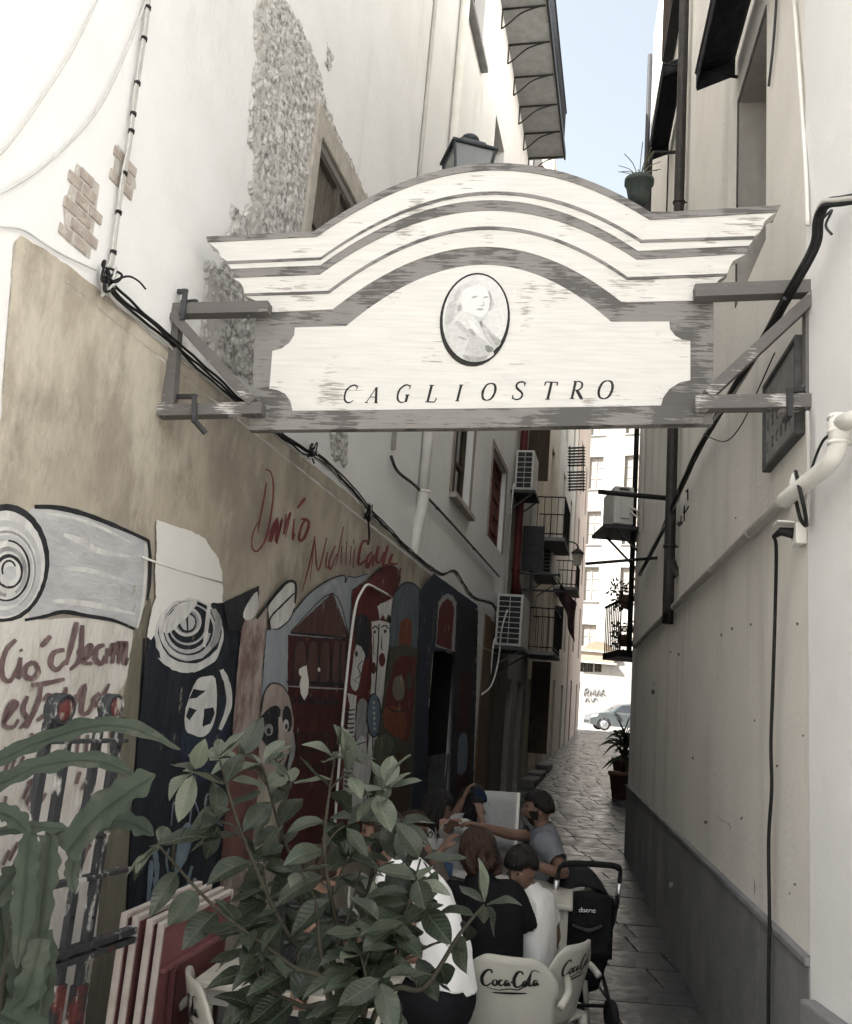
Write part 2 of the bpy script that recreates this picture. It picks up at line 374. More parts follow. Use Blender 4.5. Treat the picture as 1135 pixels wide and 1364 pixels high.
# ---- exposed rubble: rough stone relief, an uneven field
def inpoly(x, y, P):
    c = False; n = len(P); j = n-1
    for i in range(n):
        if (P[i][1] > y) != (P[j][1] > y) and x < (P[j][0]-P[i][0])*(y-P[i][1])/(P[j][1]-P[i][1]+1e-12)+P[i][0]: c = not c
        j = i
    return c
def rubble(name, pts, parent, m, cell=.018, hmin=.003, hmax=.022, skip=(), ns=9):
    P = [LW.st(*p) for p in pts]; s0, s1 = min(p[0] for p in P), max(p[0] for p in P); z0, z1 = min(p[1] for p in P), max(p[1] for p in P)
    ni, nj = int((s1-s0)/cell)+2, int((z1-z0)/cell)+2; idx = {}; mb = MB(); vs = []; fs = []
    def ok(i, j):
        s, z = s0+i*cell, z0+j*cell
        jx, jz = .05*noise.noise(Vector((s*9, z*9, 3))), .05*noise.noise(Vector((s*9, z*9, 9)))
        if any(h[0]-.0 < s < h[1] and h[2] < z < h[3] for h in skip): return False
        return inpoly(s+jx, z+jz, P)
    OK = {(i, j): ok(i, j) for i in range(ni) for j in range(nj)}
    def vid(i, j):
        if (i, j) not in idx:
            s, z = s0+i*cell, z0+j*cell
            edge = not all(OK.get((i+a, j+b), False) for a in (-1, 0) for b in (-1, 0))
            d = noise.cell(Vector((s*ns+1.5*noise.noise(Vector((s*6, z*6, 1))), z*ns*1.6+1.5*noise.noise(Vector((s*6, z*6, 5))), 2)))
            vd = noise.voronoi(Vector((s*ns+.5*noise.noise(Vector((s*6, z*6, 1))), z*ns*1.25, 2)))[0]; h = hmin+(hmax-hmin)*(.62*min(1, (vd[1]-vd[0])*2.6)+.38*(.5+.5*noise.fractal(Vector((s*22, z*22, 0)), 1, 2, 4)))
            idx[(i, j)] = len(vs); vs.append(LW.w(s+rnd(-.005, .005), z+rnd(-.005, .005), .001 if edge else h))
        return idx[(i, j)]
    for (i, j), v in OK.items():
        if v: fs.append((vid(i, j), vid(i+1, j), vid(i+1, j+1), vid(i, j+1)))
    mb.add(vs, fs, m, False); o = mb.build(name, parent=parent, recalc=False); o['kind'] = 'stuff'; return o
rub1 = [(338, -60), (340, 0), (335, 44), (341, 74), (333, 113), (328, 187), (336, 212), (331, 266), (317, 288), (306, 276), (302, 316), (300, 345), (272, 352), (268, 413), (264, 470), (300, 490), (340, 516), (352, 470),
        (412, 420), (420, 320), (492, 330), (500, 290), (488, 262), (434, 143), (428, 105), (412, 59), (380, 0), (350, -60)]
rubble('exposed_rubble', rub1, lroot, M_rubble, skip=[hW1])
rubble('exposed_rubble', [(432, 85), (436, 55), (441, 70), (442, 88), (436, 98)], lroot, M_rubble, .015)
rubble('exposed_rubble', [(437, 575), (462, 575), (461, 624), (440, 610)], lroot, M_rubble, .02)
# stone surround of the upper window
mb = MB(); a, b, c, d, r = hW1
mb.obox(LW, a-.13, a, c-.1, d+.2, .001, .035); mb.obox(LW, a, b+.15, d, d+.2, .001, .035); mb.obox(LW, b, b+.15, c-.1, d, .001, .033)
mb.build('window_surround', M_stonetrim, lroot, bevel=.01)
window(LW, hW1, lroot, frame=M_oldwood, pane=M_oldwood, mull=1, bars=1)
window(LW, hW2, lroot, frame=M_darkwood, sill=M_slab)
window(LW, hW3, lroot, frame=M_darkwood)
window(LW, hW4, lroot, frame=M_darkwood, sill=M_stonetrim)
window(LW, hW5, lroot, frame=M_redwood, pane=M_redwood, bars=4)
M_surr = mat('taupe window surround', (.34, .29, .25), (.28, .25, .21), 6, .85, .2)
for h in (hW4, hW5):
    a, b, c, d, r = h; mb = MB(); t = .11
    mb.obox(LW, a-t, a, c, d+t, 0.001, .02); mb.obox(LW, b, b+t, c, d+t, .001, .02); mb.obox(LW, a, b, d, d+t, .001, .02)
    mb.build('window_surround', M_surr, lroot)
# ---- two patches of bare brick: every brick a piece
def brick_patch(pts, bl, bh):
    P = [LW.st(*p) for p in pts]; z0, z1 = min(p[1] for p in P), max(p[1] for p in P); s0, s1 = min(p[0] for p in P), max(p[0] for p in P)
    mb = MB(); PP = [LW.w(s+rnd(-.01, .01), z+rnd(-.01, .01), .003) for s, z in P]; mb.poly(PP, M_mortar, LW.n); mb.build('mortar_bed', parent=lroot)
    z = z0; k = 0
    while z < z1:
        s = s0-(.5*bl if k % 2 else .12)
        while s < s1:
            cs, cz = s+bl/2, z+bh/2
            if inpoly(cs, cz, P):
                q = MB(); e = .004
                q.obox(LW, s+rnd(0, .005), s+bl-.007-rnd(0, .006), z+e*.5, z+bh-.008-rnd(0, .004), .002, .006+rnd(0, .004)); q.build('brick', M_brick, lroot, bevel=.003)
            s += bl
        z += bh; k += 1
brick_patch([(100, 216), (133, 245), (120, 345), (86, 318), (85, 276)], .105, .06)
brick_patch([(156, 190), (179, 225), (180, 252), (168, 262), (149, 232)], .10, .06)
# ================================================================ farther left buildings
def simple_building(name, label, pl, s0, s1, H, m, holes, off, depth=6, z0=-.1, frame=None, sill=None, group=None, kinds=None):
    root = thing(name, label, 'building', pl.w(s0, 0, off), group)
    mb = MB(); wall(mb, pl, s0, s1, z0, H, holes, m, off); shell(mb, pl, s0, s1, z0, H, depth, m, off)
    mb.build('wall', parent=root)
    for i, h in enumerate(holes):
        k = 'door' if h[2] < .9+gz(pl.w(h[0], 0).y) else 'window'
        window(pl, h, root, off, k, frame=frame or M_darkwood, bars=2, sill=sill if k == 'window' else None)
    return root
M_cream = mat('cream plaster', (.58, .51, .40), (.50, .44, .35), 1.6, .9, .2, stain=(.36, .32, .27), stain_ramp=(.52, .8))
M_greyw = mat('soiled grey plaster', (.44, .42, .38), (.34, .32, .29), 2, .9, .2, stain=(.22, .20, .18), stain_ramp=(.5, .75))
M_pinkw = mat('faded pink plaster', (.58, .46, .39), (.50, .41, .35), 1.6, .9, .2, stain=(.40, .35, .30), stain_ramp=(.55, .8))
M_offw = mat('off white plaster', (.72, .67, .58), (.63, .58, .50), 1.6, .9, .2, stain=(.48, .44, .38), stain_ramp=(.55, .85))
def sYs(*ys): return [LW.sY(y) for y in ys]
Y1 = LW.w(SL1, 0).y
def rowholes(y0, y1, H, w=.95, n=2, first=True):
    hs = []; g = gz(y0)
    for k in range(n):
        yc = y0+(y1-y0)*(k+.5)/n; s = LW.sY(yc); z = 0
        hs.append([s-w/2, s+w/2, g-.02, g+2.5, .2])
        for fl in range(1, int((H-1)/3.4)): hs.append([s-w/2, s+w/2, g+fl*3.4+.3, g+fl*3.4+2.6, .2])
    return hs
bounds = [Y1, 21.5, 27.5, 35.5, 44.5]
b2 = simple_building('alley_house', 'soiled grey plaster house with red drainpipe after the painted wall', LW, LW.sY(Y1)+.01, LW.sY(21.5), 14.2, M_greyw, rowholes(Y1+.3, 21.3, 14), .03, group='houses down the left side of the alley')
b3 = simple_building('alley_house', 'cream plaster house with iron balconies behind the grey house', LW, LW.sY(21.5)+.01, LW.sY(27.5), 16.5, M_cream, rowholes(21.7, 27.3, 16), -.05, group='houses down the left side of the alley')
b4 = simple_building('alley_house', 'off white narrow house with wall lantern beyond the cream house', LW, LW.sY(27.5)+.01, LW.sY(35.5), 18, M_offw, rowholes(27.8, 35.2, 18), .02, group='houses down the left side of the alley')
b5 = simple_building('alley_house', 'faded pink corner house at the bright end of the alley', LW, LW.sY(35.5)+.01, LW.sY(44.5), 21.5, M_pinkw, rowholes(35.8, 44.2, 17), .06, group='houses down the left side of the alley')
# ================================================================ right building
cR = RW.st(1081, 900)[0]                       # near corner
eR = RW.st(838, 1000)[0]                       # far corner
hR1 = [0, 0, 0, 0, .42]
_s, _z = RW.st(985, 137); _s2, _ = RW.st(1021, 140); hR1 = [min(_s, _s2), max(_s, _s2), RW.st(980, 410)[1], _z, .42]
HR = 13.5
rroot = thing('beige_building', 'beige plastered building with grey cement plinth and deep window', 'building', RW.w(cR, 0))
mb = MB(); wall(mb, RW, cR, eR, -.05, HR, [hR1], M_beige, mrev=M_greyw); shell(mb, RW, cR, eR, -.05, HR, 6, M_beige)
mb.build('wall', parent=rroot)
zpl = RW.st(960, 1161)[1]
mb = MB(); mb.obox(RW, cR, eR+.015, -.04, zpl-.035, -.02, .018, M_greyplinth); mb.build('plinth', parent=rroot)
mb = MB(); mb.obox(RW, cR, eR+.02, zpl-.035, zpl, -.02, .034, M_greyplinth); mb.build('plinth_ledge', parent=rroot, bevel=.008)
window(RW, hR1, rroot, frame=M_darkwood, mull=1, bars=2)
# dark weathered rim round the window opening
mb = MB(); a, b, c, d, r = hR1; t = .05
M_rim = mat('dark weathered trim', (.06, .06, .06), (.14, .13, .12), 18, .9, .3)
mb.obox(RW, b, b+t, c, d+t, .0005, .006); mb.obox(RW, a, b, d, d+t, .0005, .006); mb.build('window_trim', M_rim, rroot)
# pale wall nearer the square
pc = RW.w(cR, 0)
NW = Plane((pc.x-.012, pc.y+.0), (pc.x+.03, pc.y-4), False)
if NW.n.x > 0: NW.n = -NW.n
nroot = thing('pale_building', 'pale grey rendered building corner with white waste pipe', 'building', NW.w(0, 0))
mb = MB(); wall(mb, NW, 0, 2.6, -.05, 5.9, [], M_lightwall); shell(mb, NW, 0, 2.6, -.05, 5.9, 6, M_lightwall); mb.build('wall', parent=nroot)
zp2 = NW.st(1100, 1342)[1]
mb = MB(); mb.obox(NW, .03, 2.6, -.04, zp2, -.02, .06, M_greyplinth); mb.build('plinth', parent=nroot, bevel=.012)
# ================================================================ farther right buildings
pe = RW.w(eR, 0); _r2 = ray(846, 962)
FR = Plane((pe.x+.05, pe.y), (pe.x+.05+(_r2.x/_r2.y+.012)*20, pe.y+20), True)
def rh(s0, n, st, H):
    return [[s0+st*k, s0+st*k+1.0, 3.6*f+.3, 3.6*f+2.7, .2] for k in range(n) for f in range(0, int(H/3.6))]
r2 = simple_building('side_house', 'grey plaster house with black balconies beyond the beige building', FR, .01, 10, 14, M_greyw, [[h[0], h[1], h[2]+gz(FR.w(h[0], 0).y), h[3]+gz(FR.w(h[0], 0).y), .2] for h in rh(1.2, 4, 2.2, 12)], 0, group='houses down the right side of the alley')
r3 = simple_building('side_house', 'cream plaster house farther down the right side of the alley', FR, 10.02, 24, 11, M_cream, [[h[0], h[1], h[2]+gz(FR.w(h[0], 0).y), h[3]+gz(FR.w(h[0], 0).y), .2] for h in rh(11, 5, 2.5, 10)], -.1, z0=-.1, group='houses down the right side of the alley')
# ================================================================ far end of the alley
gF = gz(60)
M_farw = mat('sunlit white facade', (.32, .30, .275), (.27, .255, .23), 1.2, .9, .2, stain=(.22, .20, .175), stain_ramp=(.55, .85))
FA = Plane((4.0, 66), (24, 56)); 
if FA.n.y > 0: FA.n = -FA.n
ha = []
for k in range(7):
    for f in range(1, 7): ha.append([3.0+k*2.6, 4.1+k*2.6, gF+f*4.0+.5, gF+f*4.0+2.9, .25])
M_farwin = mat('pale shuttered window', (.24, .22, .19), (.20, .18, .155), 5, .8)
fa = simple_building('corner_facade', 'tall sunlit white facade with rows of windows closing the alley', FA, 0, 22, 30, M_farw, ha, 0, depth=10, frame=M_farwin, sill=M_farw)
for ch in fa.children:
    for p in ch.children:
        if p.name.startswith('pane'): p.data.materials.clear(); p.data.materials.append(M_farwin)
FB = Plane((6.0, 55.5), (17, 55.0))
if FB.n.y > 0: FB.n = -FB.n
_s, _ = FB.st(757, 930); _s2, _ = FB.st(772.5, 930)
hb = [[_s, _s2, gF-.02, FB.st(765, 908)[1], .3]]
for xx in (778, 786, 797): 
    s, z = FB.st(xx, 884); hb.append([s-.22, s+.22, z-.5, z+.3, .15])
fb = simple_building('low_building', 'low sunlit building with arched sign, dark door and graffiti', FB, -3, 9.5, FB.st(800, 862)[1], M_farw, hb, 0, depth=5, frame=M_darkwood)

# ================================================================ added unseen house beside and behind the viewer, to bounce sunlight inward
M_sq = mat('pale limewash', (.62, .605, .58), (.54, .53, .51), 1.4, .9, .2, stain=(.44, .41, .36), stain_ramp=(.55, .8))
SQ = Plane((7.5, -16), (7.5, -1.8), True)
if SQ.n.x > 0: SQ.n = -SQ.n
sqh = [[1.2+2.6*k, 2.3+2.6*k, 3.6*f+(.0 if f == 0 else .9), 3.6*f+2.6, .2] for k in range(5) for f in range(3)]
simple_building('sunbounce_house', 'pale limewashed house added unseen behind the viewer to bounce sunlight', SQ, 0, 14.2, 11.5, M_sq, sqh, 0, depth=7, sill=M_stonetrim)
# ================================================================ MURAL painted on the left wall
random.seed(11)
def paint(n, c1, c2=None, sc=9, st=(1, 1, .5), rough=.7, ramp=(.38, .62)):
    c2 = c2 or tuple(v*.72 for v in c1); return mat('mural '+n, c1, c2, sc, rough, .35, 34, stretch=st, ramp=ramp, stain=(.36, .32, .265), stain_scale=7, stain_stretch=(1, 1, .6), stain_ramp=(.635, .70))
PK = paint('black', (.018, .019, .022), (.035, .035, .038)); PN = paint('navy', (.014, .017, .022), (.026, .030, .038), 5)
PW = paint('white', (.70, .69, .66), (.55, .54, .52), 12); PWF = paint('text ground', (.66, .63, .58), (.50, .46, .40), 7, ramp=(.45, .7))
PG = paint('grey', (.44, .44, .44), (.54, .54, .54), 8, (.6, .6, 2)); PG2 = paint('mid grey', (.26, .26, .26), (.38, .38, .37), 14); PO = paint('olive', (.20, .185, .14), (.14, .13, .10), 8, (1, 1, .25))
PM = paint('maroon', (.085, .026, .024), (.055, .018, .018)); PM2 = paint('brown red', (.115, .062, .052), (.08, .045, .04)); PR = paint('deep red', (.13, .030, .028), (.085, .022, .022))
PB = paint('slate blue', (.27, .31, .34), (.36, .39, .41), 6, ramp=(.3, .7)); PDB = paint('dark blue', (.030, .040, .062), (.022, .028, .042)); PS = paint('veined stone', (.42, .36, .32), (.20, .13, .12), 9, (1, 1, .6))
PF = paint('flesh', (.46, .38, .33), (.34, .28, .25), 10); PT = paint('script red', (.17, .04, .042), (.26, .10, .09), 20, ramp=(.5, .8)); PTX = paint('script mauve', (.15, .10, .10), (.30, .22, .20), 18, ramp=(.45, .8))
PDG = paint('dark green', (.055, .06, .045), (.08, .075, .055)); POR = paint('rust orange', (.22, .07, .035), (.15, .05, .03)); PCY = paint('grey blue scrawl', (.20, .25, .29), (.12, .16, .20)); PDW = paint('dark brown door', (.05, .03, .024), (.075, .045, .032), 8, (3, 3, .3))
mural = thing('wall_mural', 'large mural with unrolled scroll, faces, columns and red script on ochre wall', 'mural', LW.w(LW.st(200, 900)[0], 0))
_layer = [0]
class Paint:
    def __init__(s): s.mb = MB()
    def off(s): _layer[0] += 1; return .0055+_layer[0]*.00022
    def fill(s, pts, m, sm=0, j=0):
        P = [tuple(p) for p in (spline([(x, y, 0) for x, y in pts], sm, True) if sm else [(x, y, 0) for x, y in pts])]
        P = [(p_[0], p_[1]) for p_ in P]; P = ragged(P, max(j, .4), 5)
        o = s.off(); s.mb.poly([LW.px(p[0], p[1], o) for p in P], m, LW.n); return s
    def ell(s, cx, cy, rx, ry, m, rot=0, n=28, j=0):
        c, d = math.cos(rot), math.sin(rot); P = []
        for k in range(n):
            a = 2*math.pi*k/n; x, y = rx*math.cos(a), ry*math.sin(a); P.append((cx+x*c-y*d+rnd(-j, j), cy+x*d+y*c+rnd(-j, j)))
        return s.fill(P, m)
    def stroke(s, pts, w, m, sm=5, taper=.55, closed=False, o=None):
        P = spline([(x, y, 0) for x, y in pts], sm, closed) if len(pts) > 2 else [Vector((x, y, 0)) for x, y in pts]
        if closed: P.append(P[0])
        n = len(P); o = o or s.off(); L, Rr = [], []
        for i, p in enumerate(P):
            d = P[min(i+1, n-1)]-P[max(i-1, 0)]; d = d.normalized() if d.length > 1e-6 else Vector((1, 0, 0)); q = Vector((-d.y, d.x, 0))
            t = i/(n-1); ww = w*.5*(1 if closed else (taper+(1-taper)*math.sin(math.pi*min(1, .12+t*.88))))*rnd(.88, 1.12)
            L.append(p+q*ww); Rr.append(p-q*ww)
        vs = [LW.px(v.x, v.y, o) for v in L]+[LW.px(v.x, v.y, o) for v in Rr]
        s.mb.add(vs, [(i, i+1, n+i+1, n+i) for i in range(n-1)], m); return s
    def ring(s, cx, cy, rx, ry, w, m, rot=0, a0=0, a1=360):
        P = []; k = 26
        for i in range(k+1):
            a = R(a0+(a1-a0)*i/k); x, y = rx*math.cos(a), ry*math.sin(a); P.append((cx+x*math.cos(rot)-y*math.sin(rot), cy+x*math.sin(rot)+y*math.cos(rot)))
        return s.stroke(P, w, m, 1, .7)
    def done(s, name):
        o = s.mb.build(name, parent=mural)
        if name == "painted_word": o["kind"] = "stuff"
        return o
def scr(sets, ox, oy, sc, w, m, P):
    for t in sets: P.stroke([(ox+x/sc, oy+y/sc) for x, y in t], w, m)
# --- text field, scroll
p = Paint()
p.fill([(-25, 832), (50, 826), (120, 824), (178, 840), (173, 872), (168, 905), (155, 925), (146, 945), (143, 1000), (138, 1100), (128, 1250), (110, 1420), (-25, 1420)], PWF, 3, .8)
p.fill([(178, 841), (197, 800), (201, 802), (199, 850), (192, 930), (186, 1000), (178, 1100), (168, 1250), (150, 1420), (108, 1420), (128, 1250), (140, 1100), (145, 1000), (150, 942), (164, 925), (173, 880)], PO, 2, .6)
p.stroke([(192, 850), (188, 930), (183, 1000), (176, 1100), (168, 1230)], 5, PK)
p.done('text_ground')
p = Paint()
p.fill([(40, 678), (70, 679), (110, 687), (150, 702), (196, 724), (194, 760), (189, 800), (183, 837), (160, 828), (120, 819), (85, 815), (40, 824), (30, 750)], PG, 2)
for q, ww in (([(85, 712), (110, 722), (135, 735), (180, 742)], 9), ([(62, 684), (100, 690), (140, 705), (180, 726)], 5), ([(85, 757), (120, 760), (170, 775)], 7), ([(70, 800), (120, 805), (180, 818)], 8)): p.stroke(q, ww, PW, 5, .2)
p.stroke([(46, 675), (75, 676), (110, 684), (150, 699), (198, 720)], 7, PK); p.stroke([(198, 719), (200, 745), (199, 780), (196, 800)], 4.5, PK); p.stroke([(194, 724), (194, 765), (190, 805), (183, 837)], 4.5, PW)
p.stroke([(33, 826), (60, 821), (85, 815), (120, 821), (150, 826), (180, 838)], 5.5, PK)
p.ell(6, 750, 60, 79, PK, .05); p.ell(5, 752, 55, 72, PW, .05)
p.ring(6, 757, 46, 60, 9, PG, .05); p.ring(7, 760, 40, 52, 3, PG2, .05, 120, 420); p.ring(8, 760, 33, 44, 8, PG, .05); p.ring(9, 760, 30, 40, 3, PK, .05, -90, 130)
p.ring(10, 762, 24, 31, 6, PG2, .05, 90, 420); p.ell(12, 761, 19, 23, PK); p.ell(12, 762, 15.5, 19, PW); p.ring(12, 759, 9, 12, 3, PK, 0, 150, 340); p.ell(14, 764, 8, 10, PG)
p.done('painted_scroll')
# --- text on the scroll
p = Paint()
row1 = [[(105, 985), (50, 1040), (15, 1130), (20, 1230), (70, 1250), (120, 1150)], [(135, 1100), (120, 1200), (130, 1240)], [(135, 1045), (142, 1062)], [(215, 1130), (170, 1160), (165, 1220), (215, 1235), (250, 1190), (230, 1140), (215, 1130)], [(330, 960), (295, 1000), (265, 1030)],
        [(420, 1050), (350, 1070), (330, 1140), (370, 1180), (430, 1120)], [(500, 870), (470, 1000), (430, 1150)], [(535, 890), (520, 1100), (455, 1180)], [(500, 1060), (540, 1080), (530, 1140)], [(540, 1120), (580, 1080), (590, 1020), (550, 1060), (545, 1130), (600, 1140)], [(680, 1020), (630, 1040), (620, 1110), (660, 1140), (680, 1090)],
        [(700, 1040), (690, 1140)], [(710, 1090), (740, 1010), (730, 1140)], [(745, 1080), (780, 1000), (770, 1140)], [(785, 1070), (815, 1000), (810, 1140), (830, 1100)]]
scr(row1[:5], 0, 650, 4.873, 7.5, PTX, p); p.done('painted_word'); p = Paint(); scr(row1[5:], 0, 650, 4.873, 7.5, PTX, p); p.done('painted_word')
row2 = [[(20, 410), (80, 330), (110, 280), (80, 270), (40, 340), (30, 420), (90, 430), (120, 380)], [(180, 230), (150, 320), (180, 380), (130, 440)], [(270, 140), (250, 260), (200, 380), (170, 440)], [(205, 160), (310, 145), (420, 120)], [(240, 390), (310, 330), (320, 220), (280, 260)], [(375, 210), (360, 260), (420, 210), (430, 170)],
        [(500, 220), (470, 330)], [(480, 300), (550, 160), (530, 330), (580, 330), (620, 240)], [(650, 210), (610, 250), (620, 290), (670, 230), (710, 150)]]
row3 = [[(40, 560), (10, 640)], [(60, 640), (20, 760)], [(110, 600), (70, 720)], [(155, 620), (120, 700)], [(210, 470), (190, 600)], [(260, 580), (240, 640)], [(515, 470), (500, 600)], [(570, 480), (560, 600)]]
row4 = [[(200, 790), (150, 900)], [(180, 800), (230, 780), (200, 890)], [(270, 830), (200, 880), (190, 930), (250, 930), (300, 860)], [(400, 700), (370, 850), (350, 900)], [(520, 720), (500, 800)], [(600, 750), (540, 830), (600, 790)]]
row5 = [[(40, 880), (20, 1000)], [(180, 990), (130, 1100)], [(560, 920), (520, 980)], [(120, 1180), (60, 1300)], [(60, 1230), (20, 1330)], [(590, 1190), (520, 1310)], [(560, 1240), (530, 1330)]]
for rw in (row2, row3, row4, row5): p = Paint(); scr(rw, 0, 880, 4.873, 6.8, PTX, p); p.done('painted_word')
# --- navy ground with swirl, football oval, white repair patch
p = Paint()
p.fill([(197, 850), (207, 838), (220, 812), (260, 800), (297, 803), (322, 791), (345, 781), (344, 800), (326, 822), (321, 836), (318, 900), (312, 960), (302, 1100), (290, 1260), (165, 1290), (176, 1100), (186, 960)], PN, 0, .5)
p.done('navy_ground')
p = Paint()
p.fill([(208, 692), (231, 700), (256, 708), (274, 718), (280, 729), (291, 744), (296, 762), (297, 803), (283, 803), (268, 812), (258, 806), (241, 812), (221, 822), (207, 845), (202, 852), (196, 848), (202, 811), (208, 795), (206, 762), (209, 728)], M_whiteclean, 0, .8)
p.done('white_repair_patch')
p = Paint()
p.ell(252, 846, 46, 49, PW, 0, 40, 1.4); p.ell(253, 842, 42, 42, PN, 0, 36, .6); p.ell(251, 842, 37, 39, PG, 0, 30, .8); p.ell(251, 839, 33, 34, PN); p.ring(250, 838, 29, 30, 5, PG, 0, 10, 175); p.ring(250, 838, 36, 38, 5, PW, 0, 90, 250); p.ring(250, 834, 24, 24, 3, PG, 0, 20, 170)
p.ell(248, 828, 19, 19, PG2); p.ring(249, 828, 18, 18, 4, PW); p.ell(249, 829, 13, 14, PN); p.ell(250, 829, 10, 11, PG); p.stroke([(249, 819), (250, 840)], 4, PN)
p.fill([(232, 812), (240, 803), (262, 800), (258, 812), (238, 832), (222, 845), (216, 832)], PW, 2, .6); p.stroke([(279, 803), (276, 830), (272, 862)], 6, PW); p.fill([(210, 876), (230, 892), (250, 896), (262, 892), (285, 878), (252, 888)], PW, 2, .8)
p.stroke([(284, 812), (291, 828), (288, 850), (281, 862)], 9, PG2); p.done('painted_swirl')
p = Paint()
p.fill([(241, 985), (252, 945), (266, 915), (300, 930), (306, 960), (298, 1000), (284, 1030), (262, 1045), (246, 1020)], PDB, 3)
p.fill([(262, 906), (276, 901), (287, 904), (289, 940), (283, 968), (270, 982), (250, 976), (246, 958), (250, 935)], PW, 3); p.fill([(258, 918), (274, 920), (262, 930), (252, 931)], PN); p.fill([(284, 942), (272, 944), (270, 968), (280, 964), (286, 950)], PN); p.fill([(252, 942), (262, 946), (252, 960), (248, 954)], PN)
p.stroke([(295, 892), (303, 912), (305, 940), (293, 972)], 8, PW); p.fill([(246, 975), (270, 984), (288, 968), (292, 990), (270, 1025), (250, 1010)], PDB, 2)
p.stroke([(293, 905), (290, 940), (289, 1010)], 3, PK); p.done('painted_oval')
p = Paint()
for q in ([(228, 1100), (232, 1068), (240, 1090), (248, 1062)], [(252, 1100), (258, 1066), (268, 1094)], [(272, 1096), (275, 1060), (285, 1062), (282, 1078), (273, 1080)], [(294, 1080), (290, 1094), (297, 1100)]): p.stroke(q, 2.6, PCY)
for k in range(14): x = rnd(190, 285); y = rnd(1095, 1190); p.stroke([(x, y), (x+rnd(-6, 6), y+20), (x+rnd(-10, 10), y+rnd(35, 60))], rnd(3, 7), random.choice([PDG, PG2, PCY, PK]))
p.fill([(240, 1110), (252, 1095), (256, 1115), (248, 1145), (232, 1165)], PCY, 3); p.done('scrawled_letters')
# --- fingers / columns
p = Paint()
p.fill([(324, 826), (338, 824), (356, 809), (355, 832), (350, 885), (347, 960), (343, 1060), (333, 1180), (292, 1190), (303, 1060), (311, 960), (316, 895), (322, 836)], PS)
p.fill([(303, 1060), (311, 985), (345, 985), (343, 1060), (333, 1150), (294, 1150)], paint('rusty stone', (.20, .10, .085), (.13, .06, .055), 7))
p.stroke([(357, 838), (352, 880), (349, 950), (346, 1010)], 2.2, PK); p.fill([(298, 804), (322, 791), (345, 780), (345, 800), (330, 815), (322, 840), (305, 840)], PK, 0)
p.fill([(343, 788), (334, 797), (326, 811), (324, 822), (331, 826), (340, 820), (344, 807)], PW, 2); p.done('painted_column')
p = Paint()
p.fill([(355, 840), (364, 838), (385, 826), (391, 816), (408, 795), (423, 782), (444, 770), (459, 767), (474, 768), (490, 764), (490, 769), (482, 776), (472, 783), (469, 816), (466, 850), (388, 850), (384, 912), (378, 1000), (345, 1000), (349, 920)], PB)
p.stroke([(391, 816), (408, 795), (423, 782), (444, 770), (459, 767), (460, 776), (464, 768), (474, 769), (490, 764)], 1.8, PK)
p.stroke([(430, 790), (445, 775), (452, 790), (458, 815)], 6, paint('cloud', (.42, .44, .46)))
p.fill([(394, 778), (385, 776), (371, 788), (358, 807), (358, 818), (362, 839), (371, 837), (386, 825), (393, 807)], PW, 2); p.stroke([(342, 824), (358, 803), (377, 780), (387, 774), (394, 779), (393, 804)], 4.2, PK); p.stroke([(392, 790), (375, 807), (361, 822), (358, 838)], 2.6, PK); p.stroke([(363, 838), (372, 837), (386, 825), (392, 810)], 1.8, PK)
p.done('painted_sky')
p = Paint()
p.fill([(384, 846), (465, 852), (460, 931), (455, 1010), (444, 1160), (372, 1160), (388, 1010), (383, 908)], PM); p.fill([(443, 789), (466, 849), (387, 842)], PM2); p.stroke([(387, 843), (425, 846), (466, 850)], 3.5, PK); p.stroke([(387, 842), (443, 790), (465, 848)], 1.4, PK)
for k in range(5): p.stroke([(440-k*8, 800+k*7), (438-k*8, 843)], 1.1, PM)
for cx, hw in ((400, 8), (417, 7), (433, 6.5), (448, 5), (458, 3.6)):
    p.fill([(cx-hw-1.6, 908), (cx-hw-1, 870), (cx-hw*.5, 853), (cx, 850), (cx+hw*.6, 853), (cx+hw+1, 870), (cx+hw-.4, 908)], PK, 2); p.fill([(cx-hw, 907), (cx-hw+.6, 872), (cx-hw*.5, 856), (cx, 854), (cx+hw*.6, 856), (cx+hw-.5, 872), (cx+hw-1.4, 907)], PM2, 2)
p.stroke([(382, 908), (420, 910), (463, 913)], 4.5, PK); p.stroke([(384, 914), (420, 916), (461, 918)], 2.4, PG2)
for k in range(9): x = 392+k*7; p.ell(x, 932+k*.5, 2.4, 5, PK); p.stroke([(x-3, 975), (x-3, 1030)], 2, PK)
for k in range(4): p.stroke([(385, 955+k*22), (458, 958+k*21)], 1.6, PK)
p.fill([(398, 891), (408.6, 886), (410, 898), (411.5, 911), (410.5, 925), (405, 933), (400, 923), (399, 911), (402, 902), (398, 898)], M_whiteclean, 0, .5); p.ell(425, 892, 1.6, 3, M_whiteclean)
p.done('painted_palace')
p = Paint()
p.fill([(348, 950), (351, 926), (360, 912), (375, 913), (386, 928), (391, 955), (389, 985), (381, 1012), (370, 1030), (352, 1030), (344, 990)], PF, 3); p.stroke([(348, 948), (352, 924), (361, 911), (375, 913), (386, 929), (391, 955)], 1.8, PK)
p.fill([(345, 962), (355, 946), (366, 940), (374, 945), (371, 962), (370, 985), (360, 997), (349, 985)], PK, 2); p.fill([(376, 955), (380, 940), (387, 946), (389, 965), (385, 975), (378, 968)], PK, 2); p.ell(358, 972, 6, 8, PG2); p.ell(381, 966, 3.6, 8, PW); p.ell(381.5, 968, 1.8, 4, PK); p.ell(358, 974, 3, 4, PK)
